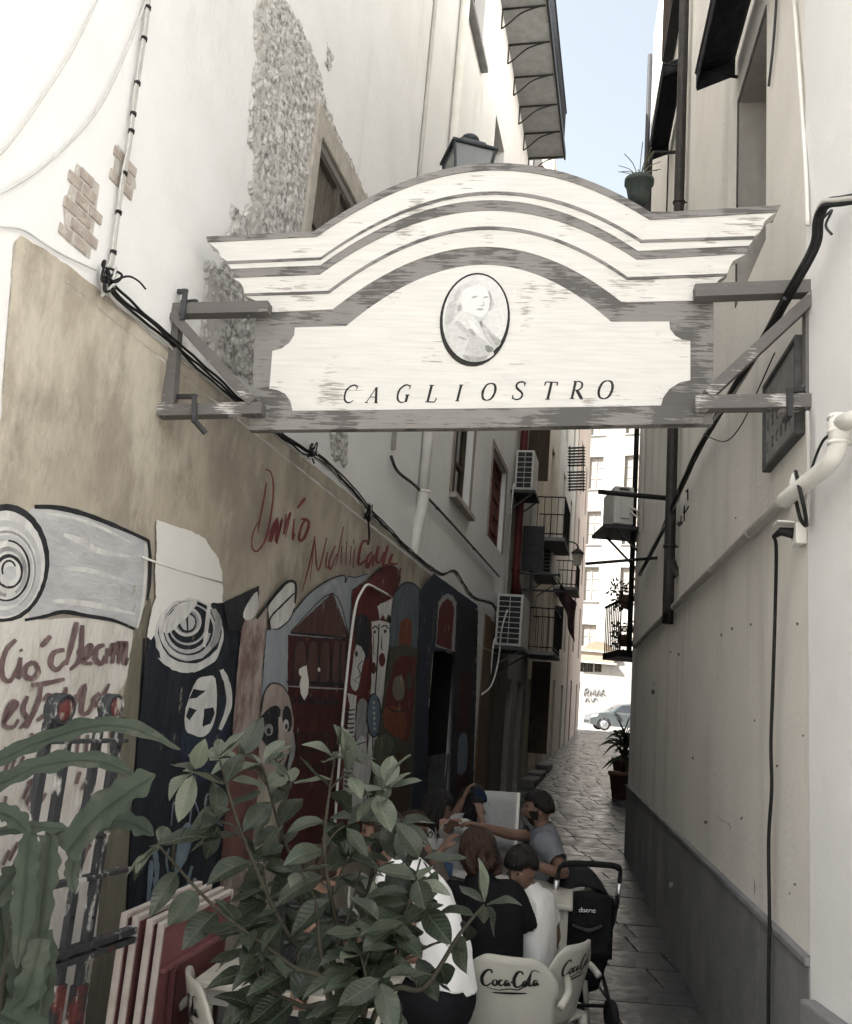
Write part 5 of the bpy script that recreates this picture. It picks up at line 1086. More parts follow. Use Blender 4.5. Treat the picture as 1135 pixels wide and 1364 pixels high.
# wall lantern
c = at(769.5, 742, 26); g = thing('wall_lantern', 'small glazed wall lantern hanging out in the alley', 'lantern', tuple(c), )
mb = MB(); mb.lathe(c+Vector((0, 0, -.26)), [(.10, 0), (.17, .36)], M_acwhite, 4, smooth=False); mb.build('glass', parent=g)
mb = MB(); mb.lathe(c+Vector((0, 0, .10)), [(.2, 0), (.19, .03), (.08, .13), (.03, .16), (.03, .22)], M_black, 8, smooth=False); mb.build('roof', parent=g)
mb = MB(); mb.tube(spline([c+Vector((0, 0, .28)), c+Vector((-.1, .05, .42)), c+Vector((-.5, .1, .45)), c+Vector((-.9, .1, .2))], 6), .02, M_black, 6); mb.build('arm', parent=g)
# flag
a, b = at(739, 768, 21), at(768, 806, 20.2); tag(MB().tube([a, b], .012, M_black, 6).build('flag_pole'), 'thin slanted pole carrying the drooping flag', 'pole')
M_flag = mat('faded dark red cloth', (.10, .05, .05), (.06, .035, .035), 6, .9)
mb = MB(); A, B_ = at(741, 770, 20.9), at(767, 804, 20.2); mb.grid(lambda u, v: A.lerp(B_, .15+.85*u)+Vector((.03*math.sin(9*u+4*v), .05*math.sin(11*u), -(.25+.62*u)*v)), 12, 8, M_flag); tag(mb.build('drooping_flag', solid=.004), 'faded dark red flag drooping from a slanted pole', 'flag')
# long shelf board under the third unit and thin line poles
for (p, q, Y0, lab) in (((683, 763), (737, 764), 18.5, 'long dark shelf bar sticking out below the cream house window'), ((690, 785), (740, 788), 19, 'thin iron bar sticking out under the long shelf bar')):
    a, b = LW.px(p[0], p[1], .02), LW.px(p[0], p[1], .02)+LW.n*.95; tag(MB().bar(a, b, .05, .04, M_darkgrey).build('wall_bar'), lab, 'bar')
# dark folded shutters along the left
for k, (x, y0, y1, lab) in enumerate(((712, 570, 650, 'dark open shutter beside the small high air conditioner'), (704, 700, 765, 'dark open shutter above the long shelf bar'), (716, 880, 1000, 'dark door leaf of the grey house standing open'))):
    s, zt_ = LW.st(x-9, y0); _, zb_ = LW.st(x-9, y1); mb = MB(); mb.obox(LW, s, s+.05, zb_, zt_, .04, .5); g = tag(mb.build('open_shutter', M_darkwood if k != 1 else M_darkgrey, bevel=.006), lab, 'shutter')
# doorsteps
M_step = mat('worn stone step', (.20, .19, .175), (.14, .135, .125), 6, .8, .5, 20)
for k, (x, y, lab) in enumerate(((706, 1044, 'big rough stone doorstep on the left edge of the street'), (716, 1026, 'middle rough stone doorstep on the left edge of the street'), (728, 1008, 'small rough stone doorstep farthest along the left edge'))):
    s = LW.st(x-14, y-6)[0]; g0 = gz(LW.w(s, 0).y); mb = MB(); mb.obox(LW, s, s+1.4, g0-.02, g0+.2, .0, .36); tag(mb.build('doorstep', M_step, bevel=.04), lab, 'step')

# ---- small damage on the beige wall: chips, plugs and hairline cracks
M_chip = mat('bare chipped plaster', (.10, .095, .085), (.16, .15, .135), 30, .95); M_scuff = mat('pale scuff', (.70, .68, .63), (.6, .58, .54), 30, .95)
random.seed(77)
for (x, y, r_, m_) in ((1000, 832, 1.6, M_chip), (975, 838, 2, M_chip), (961, 846, 1.6, M_chip), (904, 872, 2, M_chip), (893, 868, 1.4, M_chip), (1062, 831, 2.2, M_chip), (871, 912, 3.2, M_scuff), (870, 922, 2.6, M_chip), (1035, 1020, 2, M_chip), (1059, 1178, 2, M_chip), (988, 1090, 1.8, M_chip), (940, 1095, 2.2, M_chip), (894, 1178, 3.5, M_scuff), (1052, 1190, 1.4, M_chip), (1000, 1215, 1.6, M_chip), (938, 655, 2.4, M_scuff), (980, 690, 1.3, M_chip), (923, 1010, 1.5, M_chip), (1005, 960, 1.4, M_chip), (1070, 980, 1.5, M_chip)):
    mb = MB(); n_ = 9; mb.poly([RW.px(x+r_*rnd(.5, 1.2)*math.cos(k*6.283/n_), y+r_*rnd(.6, 1.6)*math.sin(k*6.283/n_), .0015 if y < 1100 else .0215) for k in range(n_)], m_, RW.n); mb.build('plaster_chip', parent=rroot)
for pts in ([(953, 1085), (962, 1094), (971, 1098), (973, 1108)], [(1003, 1170), (1006, 1182), (1004, 1192)]):
    P = [Vector((x+rnd(-1, 1), y+rnd(-1, 1), 0)) for x, y in [tuple(v[:2]) for v in spline([(a, b, 0) for a, b in pts], 5)]]; n_ = len(P); mb = MB(); w_ = [.45*(.3+math.sin(math.pi*i/(n_-1))) for i in range(n_)]
    mb.add([RW.px(P[i].x-w_[i], P[i].y, .0016) for i in range(n_)]+[RW.px(P[i].x+w_[i], P[i].y, .0016) for i in range(n_)], [(i, i+1, n_+i+1, n_+i) for i in range(n_-1)], M_chip); mb.build('hairline_crack', parent=rroot)
# ================================================================ PLANTS
random.seed(8)
def leaf_material(name, c1, c2, vein, rough=.42, n=9):
    m = bpy.data.materials.new(name); m.use_nodes = True; N = m.node_tree.nodes; L_ = m.node_tree.links; b = N['Principled BSDF']; b.inputs['Roughness'].default_value = rough; b.inputs['Specular IOR Level'].default_value = .4
    tc = N.new('ShaderNodeTexCoord'); sx = N.new('ShaderNodeSeparateXYZ'); L_.new(tc.outputs['Object'], sx.inputs[0])
    ab = N.new('ShaderNodeMath'); ab.operation = 'ABSOLUTE'; L_.new(sx.outputs[0], ab.inputs[0])
    ma = N.new('ShaderNodeMath'); ma.operation = 'MULTIPLY_ADD'; ma.inputs[1].default_value = -.9; L_.new(ab.outputs[0], ma.inputs[0]); L_.new(sx.outputs[1], ma.inputs[2])
    fr = N.new('ShaderNodeMath'); fr.operation = 'MULTIPLY'; fr.inputs[1].default_value = n; L_.new(ma.outputs[0], fr.inputs[0])
    pp = N.new('ShaderNodeMath'); pp.operation = 'PINGPONG'; pp.inputs[1].default_value = .5; L_.new(fr.outputs[0], pp.inputs[0])
    lt = N.new('ShaderNodeMapRange'); lt.inputs['From Min'].default_value = .0; lt.inputs['From Max'].default_value = .12; lt.inputs['To Min'].default_value = 1; lt.inputs['To Max'].default_value = 0; L_.new(pp.outputs[0], lt.inputs[0])
    mid = N.new('ShaderNodeMapRange'); mid.inputs['From Min'].default_value = .008; mid.inputs['From Max'].default_value = .02; mid.inputs['To Min'].default_value = 1; mid.inputs['To Max'].default_value = 0; L_.new(ab.outputs[0], mid.inputs[0])
    mx_ = N.new('ShaderNodeMath'); mx_.operation = 'MAXIMUM'; L_.new(mid.outputs[0], mx_.inputs[0])
    hf = N.new('ShaderNodeMath'); hf.operation = 'MULTIPLY'; hf.inputs[1].default_value = .45; L_.new(lt.outputs[0], hf.inputs[0]); L_.new(hf.outputs[0], mx_.inputs[1])
    oi = N.new('ShaderNodeObjectInfo'); no = N.new('ShaderNodeTexNoise'); no.inputs['Scale'].default_value = 3; no.inputs['Detail'].default_value = 5; L_.new(tc.outputs['Object'], no.inputs['Vector'])
    av = N.new('ShaderNodeMath'); av.operation = 'MULTIPLY_ADD'; av.inputs[1].default_value = .6; L_.new(oi.outputs['Random'], av.inputs[0]); L_.new(no.outputs['Fac'], av.inputs[2])
    cr = N.new('ShaderNodeValToRGB'); cr.color_ramp.elements[0].position = .4; cr.color_ramp.elements[1].position = 1.0; cr.color_ramp.elements[0].color = tuple(c1)+(1,); cr.color_ramp.elements[1].color = tuple(c2)+(1,); L_.new(av.outputs[0], cr.inputs[0])
    mx = N.new('ShaderNodeMix'); mx.data_type = 'RGBA'; L_.new(mx_.outputs[0], mx.inputs['Factor']); L_.new(cr.outputs[0], mx.inputs['A']); mx.inputs['B'].default_value = tuple(vein)+(1,); L_.new(mx.outputs['Result'], b.inputs['Base Color'])
    bp = N.new('ShaderNodeBump'); bp.invert = True; bp.inputs['Strength'].default_value = .35; bp.inputs['Distance'].default_value = .02; L_.new(mx_.outputs[0], bp.inputs['Height']); L_.new(bp.outputs[0], b.inputs['Normal'])
    # thin leaf lets some light through
    tr = N.new('ShaderNodeBsdfTranslucent'); L_.new(mx.outputs['Result'], tr.inputs['Color']); ms = N.new('ShaderNodeMixShader'); ms.inputs[0].default_value = .18; L_.new(b.outputs[0], ms.inputs[1]); L_.new(tr.outputs[0], ms.inputs[2]); L_.new(ms.outputs[0], N['Material Output'].inputs['Surface'])
    return m
M_leaf = leaf_material('shrub leaf', (.015, .022, .014), (.040, .051, .033), (.06, .072, .05), .30)
M_leaf2 = leaf_material('young and toplit shrub leaf', (.06, .075, .05), (.12, .138, .098), (.15, .165, .125), .32)  # paler green of young tips, also painted light on upper leaves
M_strap = mat('strap leaf', (.020, .029, .020), (.042, .052, .037), 9, .55, .25, 24, ramp=(.3, .7), stain=(.06, .065, .047), stain_scale=7, stain_stretch=(1, 1, 1), stain_ramp=(.58, .7))
M_twig = mat('green brown twig', (.045, .042, .03), (.03, .028, .02), 20, .8, .3)
def leaf_mesh(seed, m, curl, fold):
    r = random.Random(seed); mb = MB(); nv = 8; vs = []; fs = []
    for j in range(nv+1):
        t = j/nv; w_ = .265*(math.sin(math.pi*min(1, t*1.0))**.75)*(1-.25*t) if 0 < t < 1 else .004
        y = t; z = -curl*t*t+.03*math.sin(t*5+seed); wav = .018*math.sin(t*11+seed*2)
        for i, x in enumerate((-1, -.5, 0, .5, 1)):
            vs.append(Vector((x*w_, y, z+abs(x)*w_*fold+(wav if i in (0, 4) else 0)*(1 if i == 0 else -1))))
    for j in range(nv):
        for i in range(4): fs.append((j*5+i, j*5+i+1, (j+1)*5+i+1, (j+1)*5+i))
    mb.add(vs, fs, m, True); o = mb.build('leaf', recalc=False); me = o.data; bpy.data.objects.remove(o); return me
LM = [leaf_mesh(i, M_leaf, rnd(.05, .4), rnd(.15, .55)) for i in range(6)]; LM2 = [leaf_mesh(i+9, M_leaf2, rnd(.0, .3), rnd(.2, .5)) for i in range(4)]
def leaf_at(root, p, d, up, size, meshes, name='leaf'):
    d = d.normalized(); x = d.cross(up); x = x.normalized() if x.length > 1e-4 else Vector((1, 0, 0)); z = x.cross(d)
    M = Matrix((x, d, z)).transposed().to_4x4(); M.translation = p-root.location
    o = bpy.data.objects.new(name, random.choice(meshes)); COL.objects.link(o); o.parent = root
    o.matrix_local = M @ Matrix.Diagonal((size*rnd(.85, 1.15), size, size, 1)); return o
base = at(470, 1250, 2.75); base = Vector((base.x, base.y, 0))
shrub = thing('potted_shrub', 'leafy green potted shrub with glossy oval leaves in front of the tables', 'shrub', tuple(base))
M_terra = mat('terracotta', (.20, .10, .07), (.15, .08, .06), 8, .85, .3)
M_soil = mat('potting soil', (.03, .024, .018), (.05, .04, .03), 30, 1, .8)
mb = MB(); mb.lathe(base, [(.16, 0), (.19, .1), (.235, .36), (.25, .36), (.25, .42), (.215, .42), (.21, .36)], M_terra, 24); mb.build('pot', parent=shrub)
mb = MB(); mb.lathe(base+Vector((0, 0, .34)), [(.205, 0), (.20, .03)], M_soil, 20); mb.build('soil', parent=shrub)
stems = [([(462, 1330), (450, 1240), (432, 1130), (446, 1010)], 2.65), ([(440, 1330), (380, 1240), (322, 1110), (292, 1010)], 2.7), ([(490, 1330), (525, 1290), (540, 1220), (556, 1172)], 2.65), ([(440, 1345), (385, 1285), (290, 1212), (210, 1125)], 2.55), ([(500, 1350), (565, 1315), (612, 1245), (645, 1205)], 2.6),
         ([(460, 1330), (485, 1210), (505, 1120), (515, 1050)], 2.85), ([(450, 1330), (410, 1200), (372, 1100), (350, 1020)], 2.9), ([(470, 1370), (480, 1350), (490, 1320), (480, 1270)], 2.5), ([(450, 1370), (400, 1340), (350, 1310), (330, 1240)], 2.6), ([(465, 1390), (480, 1330), (500, 1270), (505, 1230)], 2.6), ([(455, 1350), (430, 1280), (420, 1200), (400, 1160)], 2.6), ([(458, 1350), (440, 1290), (462, 1230), (480, 1160)], 2.7)]
nleaf = 0; SUNUP = Vector((0, -.25, 1))
for si, (pp, Y) in enumerate(stems):
    W = [base+Vector((rnd(-.05, .05), rnd(-.05, .05), .36))]+[at(x, y, Y+rnd(-.06, .06)) for x, y in pp]
    C_ = spline(W, 7); n = len(C_); mb = MB(); mb.tube(C_, [.011*(1-.72*i/(n-1)) for i in range(n)], M_twig, 6); mb.build('stem', parent=shrub)
    def whorl(p, d, k, size, tip=False):
        global nleaf
        for i in range(k):
            if nleaf >= 300: return
            a = i*2.4+rnd(0, 1); x = d.orthogonal().normalized(); y = d.cross(x); out = x*math.cos(a)+y*math.sin(a)
            dd = out*.9+d*rnd(.0, .55)+Vector((0, 0, rnd(-.65, .15) if p.z < 1.55 else rnd(-.3, .35)))
            top = p.z > 1.55 and rnd(0, 1) < .6  # upper leaves often take the paler green as painted highlights
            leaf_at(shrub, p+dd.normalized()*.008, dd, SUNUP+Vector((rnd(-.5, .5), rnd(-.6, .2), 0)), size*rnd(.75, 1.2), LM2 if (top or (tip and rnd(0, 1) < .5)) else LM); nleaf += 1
    whorl(C_[-1], (C_[-1]-C_[-3]).normalized(), 6, .10, True)
    for i in range(int(n*.46), n-2, 2):
        d = (C_[i+1]-C_[i]).normalized(); whorl(C_[i], d, 1 if si in (3, 4) else 2, .128)
        if (i//2) % 2 == 0 and si not in (3, 4) and nleaf < 280:
            x = d.orthogonal().normalized(); a = rnd(0, 6.28); o_ = x*math.cos(a)+d.cross(x)*math.sin(a); e = C_[i]+(o_*.8+d*.6).normalized()*rnd(.06, .13)+Vector((0, 0, rnd(-.02, .04)))
            mb = MB(); mb.tube(spline([C_[i], C_[i].lerp(e, .5)+Vector((0, 0, .01)), e], 3), .003, M_twig, 5); mb.build('twig', parent=shrub); whorl(e, (e-C_[i]).normalized(), 4, .118)
pass
# ---- strap leaved cactus at the left
strap = thing('strap_leaf_plant', 'orchid cactus with long wavy strap leaves in front of the painted words', 'plant', tuple(Vector((at(20, 1200, 2.15).x, 2.15, 0))))
def strapleaf(pts, w_, Y, droop=0, m=M_strap):
    P = spline([at(x, y, Y+(dy if len(q) > 2 else 0)) for q in pts for (x, y, dy) in [(q[0], q[1], q[2] if len(q) > 2 else 0)]], 9); n = len(P); mb = MB(); vs = []; fs = []; wm = w_/1200*Y/2; ph = rnd(0, 6)
    for i, p in enumerate(P):
        t = i/(n-1); d = (P[min(i+1, n-1)]-P[max(i-1, 0)]).normalized(); view = (p-CAM).normalized(); tw = Vector((0, 0, 1))*.55-view*.8; x = d.cross(tw).normalized(); x = x if x.length else Vector((1, 0, 0)); nn = x.cross(d)
        ww = wm*(.35+.65*math.sin(math.pi*min(1, .12+.8*t))**.6)*(1+.08*math.sin(t*n*.55+ph))
        if t > .8: ww *= max(.06, (1-t)/.2)**.7
        for k in (-1, -.5, -.09, 0, .09, .5, 1): vs.append(p+x*k*ww*(1+(.14*math.sin(t*n*1.15+ph*k) if abs(k) == 1 else 0))+nn*(abs(k)*ww*.12-(.16*ww if k == 0 else 0)+(.16*ww*math.sin(t*n*.9+k*2+ph) if abs(k) == 1 else 0)))
    for i in range(n-1):
        for k in range(6): fs.append((i*7+k, i*7+k+1, (i+1)*7+k+1, (i+1)*7+k))
    mb.add(vs, fs, m, True); mb.build('leaf', parent=strap, recalc=False)
for pts, w_, Y in (([(-40, 1040), (0, 1012), (60, 985), (130, 966), (185, 972), (240, 999)], 25, 2.15), ([(-40, 1070), (0, 1043), (60, 1018), (130, 1013), (182, 1034)], 27, 2.1), ([(88, 1135), (125, 1090), (170, 1055), (207, 1032)], 44, 2.05), ([(100, 1112), (150, 1094), (180, 1098), (205, 1113)], 26, 2.2),
                   ([(95, 1125), (115, 1100), (140, 1072), (148, 1060)], 30, 2.25), ([(-20, 1112), (20, 1104), (60, 1102), (92, 1104)], 17, 2.05), ([(40, 1112), (36, 1150), (32, 1200), (22, 1290)], 28, 2.0), ([(66, 1112), (62, 1150), (55, 1200), (50, 1262)], 31, 2.05), ([(90, 1108), (98, 1140), (95, 1165), (100, 1190)], 17, 2.1),
                   ([(36, 1150), (20, 1165), (5, 1185), (-10, 1210)], 30, 2.1), ([(55, 1250), (45, 1290), (30, 1330), (10, 1345)], 30, 2.0), ([(0, 1200), (5, 1240), (12, 1290), (10, 1330)], 36, 2.2), ([(30, 1230), (28, 1270), (30, 1320), (40, 1390)], 34, 2.15), ([(55, 1270), (50, 1300), (38, 1340), (30, 1380)], 26, 2.1), ([(-20, 1160), (-5, 1220), (2, 1290), (5, 1364)], 40, 2.3), ([(60, 1240), (64, 1290), (56, 1340), (50, 1400)], 22, 2.25), ([(-25, 1090), (0, 1082), (20, 1090), (40, 1112)], 26, 2.0), ([(0, 1350), (20, 1360), (40, 1372), (60, 1400)], 40, 2.05)):
    strapleaf(pts, w_, Y)
sb_ = at(5, 1380, 2.2); mb = MB(); mb.tube(spline([(sb_.x, 2.2, .35), (sb_.x+.0, 2.2, .8), at(20, 1200, 2.15), at(60, 1120, 2.1), at(140, 1095, 2.15)], 6), .007, M_twig, 6); mb.tube(spline([(sb_.x, 2.2, .35), (sb_.x-.05, 2.2, .9), at(-40, 1150, 2.15), at(-40, 1050, 2.12)], 6), .008, M_twig, 6); mb.build('stem', parent=strap)
mb = MB(); mb.lathe((sb_.x, 2.2, 0), [(.13, 0), (.19, .34), (.205, .34), (.205, .40), (.17, .40), (.165, .35)], M_terra, 20); mb.build('pot', parent=strap)
# ================================================================ weathered rack
RP = Plane((at(60, 1100, 3.0).x, 3.0), (at(168, 1100, 3.4).x, 3.4))
if RP.n.y > 0: RP.n = -RP.n
M_rack = mat('rack peeling dark paint', (.035, .037, .04), (.42, .41, .385), 16, .6, .5, 30, ramp=(.55, .63), stretch=(1, 1, .45), stain=(.10, .03, .028), stain_scale=9, stain_stretch=(1, 1, 1), stain_ramp=(.62, .66)); M_rackr = mat('rack peeling red paint', (.10, .03, .028), (.36, .33, .30), 14, .6, .5, 30, ramp=(.53, .6), stretch=(1, 1, .5), stain=(.03, .03, .032), stain_scale=8, stain_stretch=(1, 1, 1), stain_ramp=(.55, .6))
rack = thing('weathered_rack', 'peeling dark painted upright rack with round caps leaning by the written wall', 'rack', tuple(RP.w(RP.st(110, 1100)[0], 0)))
for x, y0, wd in ((65, 962, 13), (93, 958, 13), (134, 955, 12), (160, 955, 16)):
    s, z = RP.st(x, y0); w_ = wd/1200*3.1; mb = MB(); mb.obox(RP, s-w_/2, s+w_/2, .0, z, -.012, .012); mb.build('upright', M_rack, rack, bevel=.003)
    mb = MB(); mb.obox(RP, s-w_/2-.006, s+w_/2+.006, .0, RP.st(x, 1290)[1], -.018, .018); mb.build('red_sleeve', M_rackr, rack, bevel=.003)
    for y in (995, 1095, 1210): mb = MB(); mb.lathe(RP.w(s, RP.st(x, y)[1], .012), [(.006, 0), (.006, .004)], M_black, 8, axis=RP.n.to_track_quat('Z', 'Y').to_matrix()); mb.build('bolt', parent=rack)
for x, y, r in ((79, 944, 19), (147, 941, 17)):
    s, z = RP.st(x, y); rr = r/1200*3.1; mb = MB(); mb.lathe(RP.w(s, z, -.02), [(rr, 0), (rr, .045), (rr*.82, .05), (rr*.78, .038), (rr*.3, .045)], M_rack, 24, axis=RP.n.to_track_quat('Z', 'Y').to_matrix()); mb.build('round_cap', parent=rack)
    mb = MB(); mb.lathe(RP.w(s, z, .018), [(rr*.76, 0), (rr*.74, .008), (rr*.2, .014)], M_rackr, 20, axis=RP.n.to_track_quat('Z', 'Y').to_matrix()); mb.build('cap_face', parent=rack); mb = MB(); mb.obox(RP, s-rr*.95, s+rr*.95, z-rr*1.5, z-rr*.3, -.015, .012); mb.build('cap_plate', M_rack, rack, bevel=.003)
for x0, x1, y, hh in ((60, 165, 988, 5), (95, 140, 1118, 4), (60, 166, 1182, 6), (58, 172, 1278, 9), (58, 172, 1292, 8)):
    s0, z = RP.st(x0, y); s1, _ = RP.st(x1, y); h_ = hh/1200*3.1; mb = MB(); mb.obox(RP, s0, s1, z-h_/2, z+h_/2, -.02, .02); mb.build('rung', M_rack, rack, bevel=.003)
# ================================================================ stacked folded table tops
M_rose = mat('dull rose table top', (.21, .085, .085), (.16, .065, .067), 5, .5, .12, 40); M_edge = mat('cream edging', (.46, .41, .37), (.38, .33, .295), 12, .6, .2); M_rosed = mat('dark rose rail', (.12, .045, .047), (.09, .035, .037), 6, .5)
ptop = .98; g0, g1 = gnd(214, 1230, ptop), gnd(309, 1184, ptop)
TP = Plane((g0.x, g0.y), (g1.x, g1.y)); 
if TP.n.x < 0: TP.n = -TP.n
Lt = (g1-g0).length
for k in range(4):
    off = -.034*k-(.012 if k > 1 else 0); zt = ptop+.012*k; s0, s1 = -.025*k, Lt-.03*k; lab = ['rose folded table top in front of the leaning stack', 'second folded table top behind the rose front one', 'third folded table top in the leaning stack', 'rearmost pale folded table top leaning at the wall'][k]
    g = thing('folded_table', lab, 'table top', tuple(TP.w((s0+s1)/2, 0, off)), 'folded table tops leaning in a stack')
    mb = MB(); mb.obox(TP, s0+.02, s1-.02, .03, zt-.02, off-.012, off+.008); mb.build('panel', M_rose, g)
    mb = MB()
    for (a, b, c, d) in ((s0+.005, s0+.02, .01, zt), (s1-.02, s1-.005, .01, zt), (s0+.02, s1-.02, zt-.02, zt), (s0+.02, s1-.02, .01, .03)): mb.obox(TP, a, b, c, d, off-.014, off+.012)
    mb.build('edging', M_edge, g, bevel=.003)
    if k == 0:
        for (a, b) in (((s0+.03, zt-.17), (s1-.03, zt-.17)),): mb = MB(); mb.bar(TP.w(*a, off+.018), TP.w(*b, off+.018), .014, .02, M_rose, tuple(TP.n)); mb.build('rail', parent=g)
        for a, b in (((s0+.12, zt-.18), (s0+.20, .1)), ((s0+.20, zt-.42), (s1-.12, .15)), ((s1-.10, zt-.3), (s1-.22, .2))): mb = MB(); mb.bar(TP.w(*a, off+.024), TP.w(*b, off+.024), .022, .022, M_rosed, tuple(TP.n)); mb.build('folded_leg', parent=g)
# ================================================================ far plants
def spiky(label, c, h, n, r, m, name='potted_palm'):
    g = thing(name, label, 'plant', tuple(c)); mb = MB(); mb.lathe(c, [(.22, 0), (.30, .5), (.33, .5), (.33, .58), (.28, .58)], M_terra, 16); mb.build('pot', parent=g)
    mb = MB(); mb.tube([c+Vector((0, 0, .5)), c+Vector((.04, 0, h*.6)), c+Vector((0, .03, h))], [.05, .04, .03], M_twig, 7); mb.build('trunk', parent=g)
    for k in range(n):
        a, e = rnd(0, 6.28), rnd(-.5, 1.2); d = Vector((math.cos(a)*math.cos(e), math.sin(a)*math.cos(e), math.sin(e))); p0 = c+Vector((0, 0, h*rnd(.55, 1))); x = d.orthogonal().normalized()*.035; L3 = r*rnd(.7, 1.1)
        mb = MB(); mb.add([p0-x, p0+x, p0+d*L3*.6+x*.8+Vector((0, 0, -.03)), p0+d*L3*.6-x*.8+Vector((0, 0, -.03)), p0+d*L3+Vector((0, 0, -.16))], [(0, 1, 2, 3), (3, 2, 4)], m, True); mb.build('frond', parent=g, recalc=False)
M_pl = mat('far dark foliage', (.035, .045, .025), (.06, .07, .04), 6, .6)
c = gnd(833, 1012, gz(24)); Yp = 21.0; c = at(831, 990, Yp); c.z = gz(Yp); spiky('spiky potted palm in a big terracotta pot on the right edge of the street', c, 1.5, 60, .55, M_pl)
c2 = at(832, 985, 24.5); c2.z = gz(24.5); spiky('smaller potted plant behind the spiky palm', c2, 1.0, 36, .4, M_pl)
for (x, y, Y, lab) in ((834, 800, 14, 'trailing plant hanging in the upper right balcony'), (831, 852, 16.5, 'bushy plant on the lower right balcony')):
    c = at(x, y, Y); g = thing('balcony_plant', lab, 'plant', tuple(c), ); mb = MB(); mb.lathe(c+Vector((0, 0, -.12)), [(.08, 0), (.12, .18), (.13, .2)], M_terra, 12); mb.build('pot', parent=g)
    mb = MB()
    for k in range(150):
        p = c+Vector((rnd(-.22, .22), rnd(-.3, .3), rnd(-.15, .3))); d = Vector((rnd(-1, 1), rnd(-1, 1), rnd(-.6, 1))).normalized()*.09; x_ = d.orthogonal().normalized()*.03; mb.add([p, p+d*.5+x_, p+d, p+d*.5-x_], [(0, 1, 2, 3)], M_pl, True)
    o = mb.build('foliage', parent=g, recalc=False); o['kind'] = 'stuff'
g = thing('black_balcony', 'black balcony with plants low on the right side of the alley', 'balcony', tuple(at(834, 866, 16.5)))
c = at(823, 864, 16.4); mb = MB(); mb.box((c.x+.5, 17, c.z-.08), (1.0, 1.4, .12)); mb.build('slab', M_black, g)
mb = MB()
for k in range(9): mb.box((c.x+.02, 16.35+k*.16, c.z+.42), (.02, .02, .9), M_black)
for k in range(6): mb.box((c.x+.02+k*.15, 16.33, c.z+.42), (.02, .02, .9), M_black)
o = mb.build('balusters', parent=g); o['kind'] = 'stuff'; mb = MB(); mb.box((c.x+.02, 17, c.z+.88), (.04, 1.4, .04)); mb.build('rail', M_black, g)
# ================================================================ FAR END: sign, graffiti, car
M_fsign = mat('cream fascia', (.26, .20, .14), (.23, .18, .13), 4, .8)
g = thing('arched_fascia', 'cream arched fascia sign on the low sunlit building', 'sign', tuple(FB.px(800, 890, .05)))
A = [FB.st(x, y) for x, y in ((769, 878), (769, 868), (776, 865), (783, 858), (793, 854), (803, 855), (812, 860), (819, 868), (826, 870), (826, 880))]
mb = MB(); mb.poly([FB.w(s, z, .12) for s, z in A], M_fsign, FB.n, .10); mb.build('arch_board', parent=g)
a, b = FB.st(771, 866)[0], FB.st(818, 866)[0]
mb = MB(); mb.obox(FB, a, b, FB.st(795, 882)[1], FB.st(795, 868.5)[1], .121, .18); mb.build('name_board', mat('pale fascia panel', (.30, .25, .185), (.27, .225, .17), 4, .8), g, bevel=.02)
for y in (868, 883): mb = MB(); z = FB.st(795, y)[1]; mb.obox(FB, a-.15, b+.15, z-.05, z+.05, .12, .26); mb.build('moulding', M_stonetrim, g)
M_graf = mat('graffiti', (.12, .12, .12), (.2, .2, .19), 9, .8)
g = thing('graffiti_tag', 'black graffiti scrawl on the sunlit low building', 'graffiti', tuple(FB.px(790, 925, .03)))
def gstroke(pts, w_):
    P = spline([(x, y, 0) for x, y in pts], 4); mb = MB(); mb.tube([FB.px(p_.x, p_.y, .02) for p_ in P], w_, M_graf, 5); mb.build('scrawl', parent=g)
for pts in ([(778, 926), (779, 918), (783, 917), (783, 921), (779, 922), (784, 927)], [(786, 926), (786, 919), (789, 924), (792, 918), (793, 926)], [(795, 926), (797, 918), (799, 926)], [(801, 918), (801, 926)], [(804, 918), (802, 922), (806, 926)], [(779, 934), (782, 929), (784, 934)], [(787, 930), (789, 934), (793, 929), (796, 933)]): gstroke(pts, .035)
# parked hatchback
M_car = mat('grey car paint', (.09, .10, .10), (.075, .083, .083), 3, .28, metallic=.2, spec=.5); M_tyre = mat('tyre rubber', (.02, .02, .02), (.03, .03, .03), 20, .85); M_rimm = mat('alloy rim', (.5, .5, .5), (.42, .42, .42), 8, .35, metallic=.7); M_lampg = mat('headlamp glass', (.6, .62, .64), (.5, .52, .54), 6, .15)
c0 = at(785, 962, 50.5); cx, cy, cz = c0.x, c0.y, gz(50.5)
car = thing('parked_car', 'dark grey hatchback parked across the sunlit end of the alley', 'car', (cx+2, cy, cz))
prof = [(0, .35), (.02, .62), (.12, .78), (.55, .92), (1.05, 1.02), (1.75, 1.46), (2.3, 1.55), (3.2, 1.52), (3.85, 1.15), (4.05, .95), (4.1, .45), (4.0, .28), (3.75, .26), (3.7, .45), (3.55, .62), (3.3, .66), (3.05, .60), (2.92, .42), (2.9, .24), (1.25, .24), (1.22, .42), (1.08, .60), (.85, .66), (.6, .60), (.46, .42), (.43, .26), (.12, .26)]
mb = MB(); n = len(prof)
def wq(z): return .85 if z < .95 else .85-(z-.95)*.32
vs = [Vector((cx+x, cy+.85-wq(z), cz+z)) for x, z in prof]+[Vector((cx+x, cy+.85+wq(z), cz+z)) for x, z in prof]
from mathutils.geometry import tessellate_polygon as _tp
tr = _tp([[Vector((x, z, 0)) for x, z in prof]]); fs = [tuple(t) for t in tr]+[tuple(i+n for i in t[::-1]) for t in tr]+[(i, (i+1) % n, n+(i+1) % n, n+i) for i in range(n)]
mb.add(vs, fs, M_car); mb.build('body', parent=car, bevel=.03)
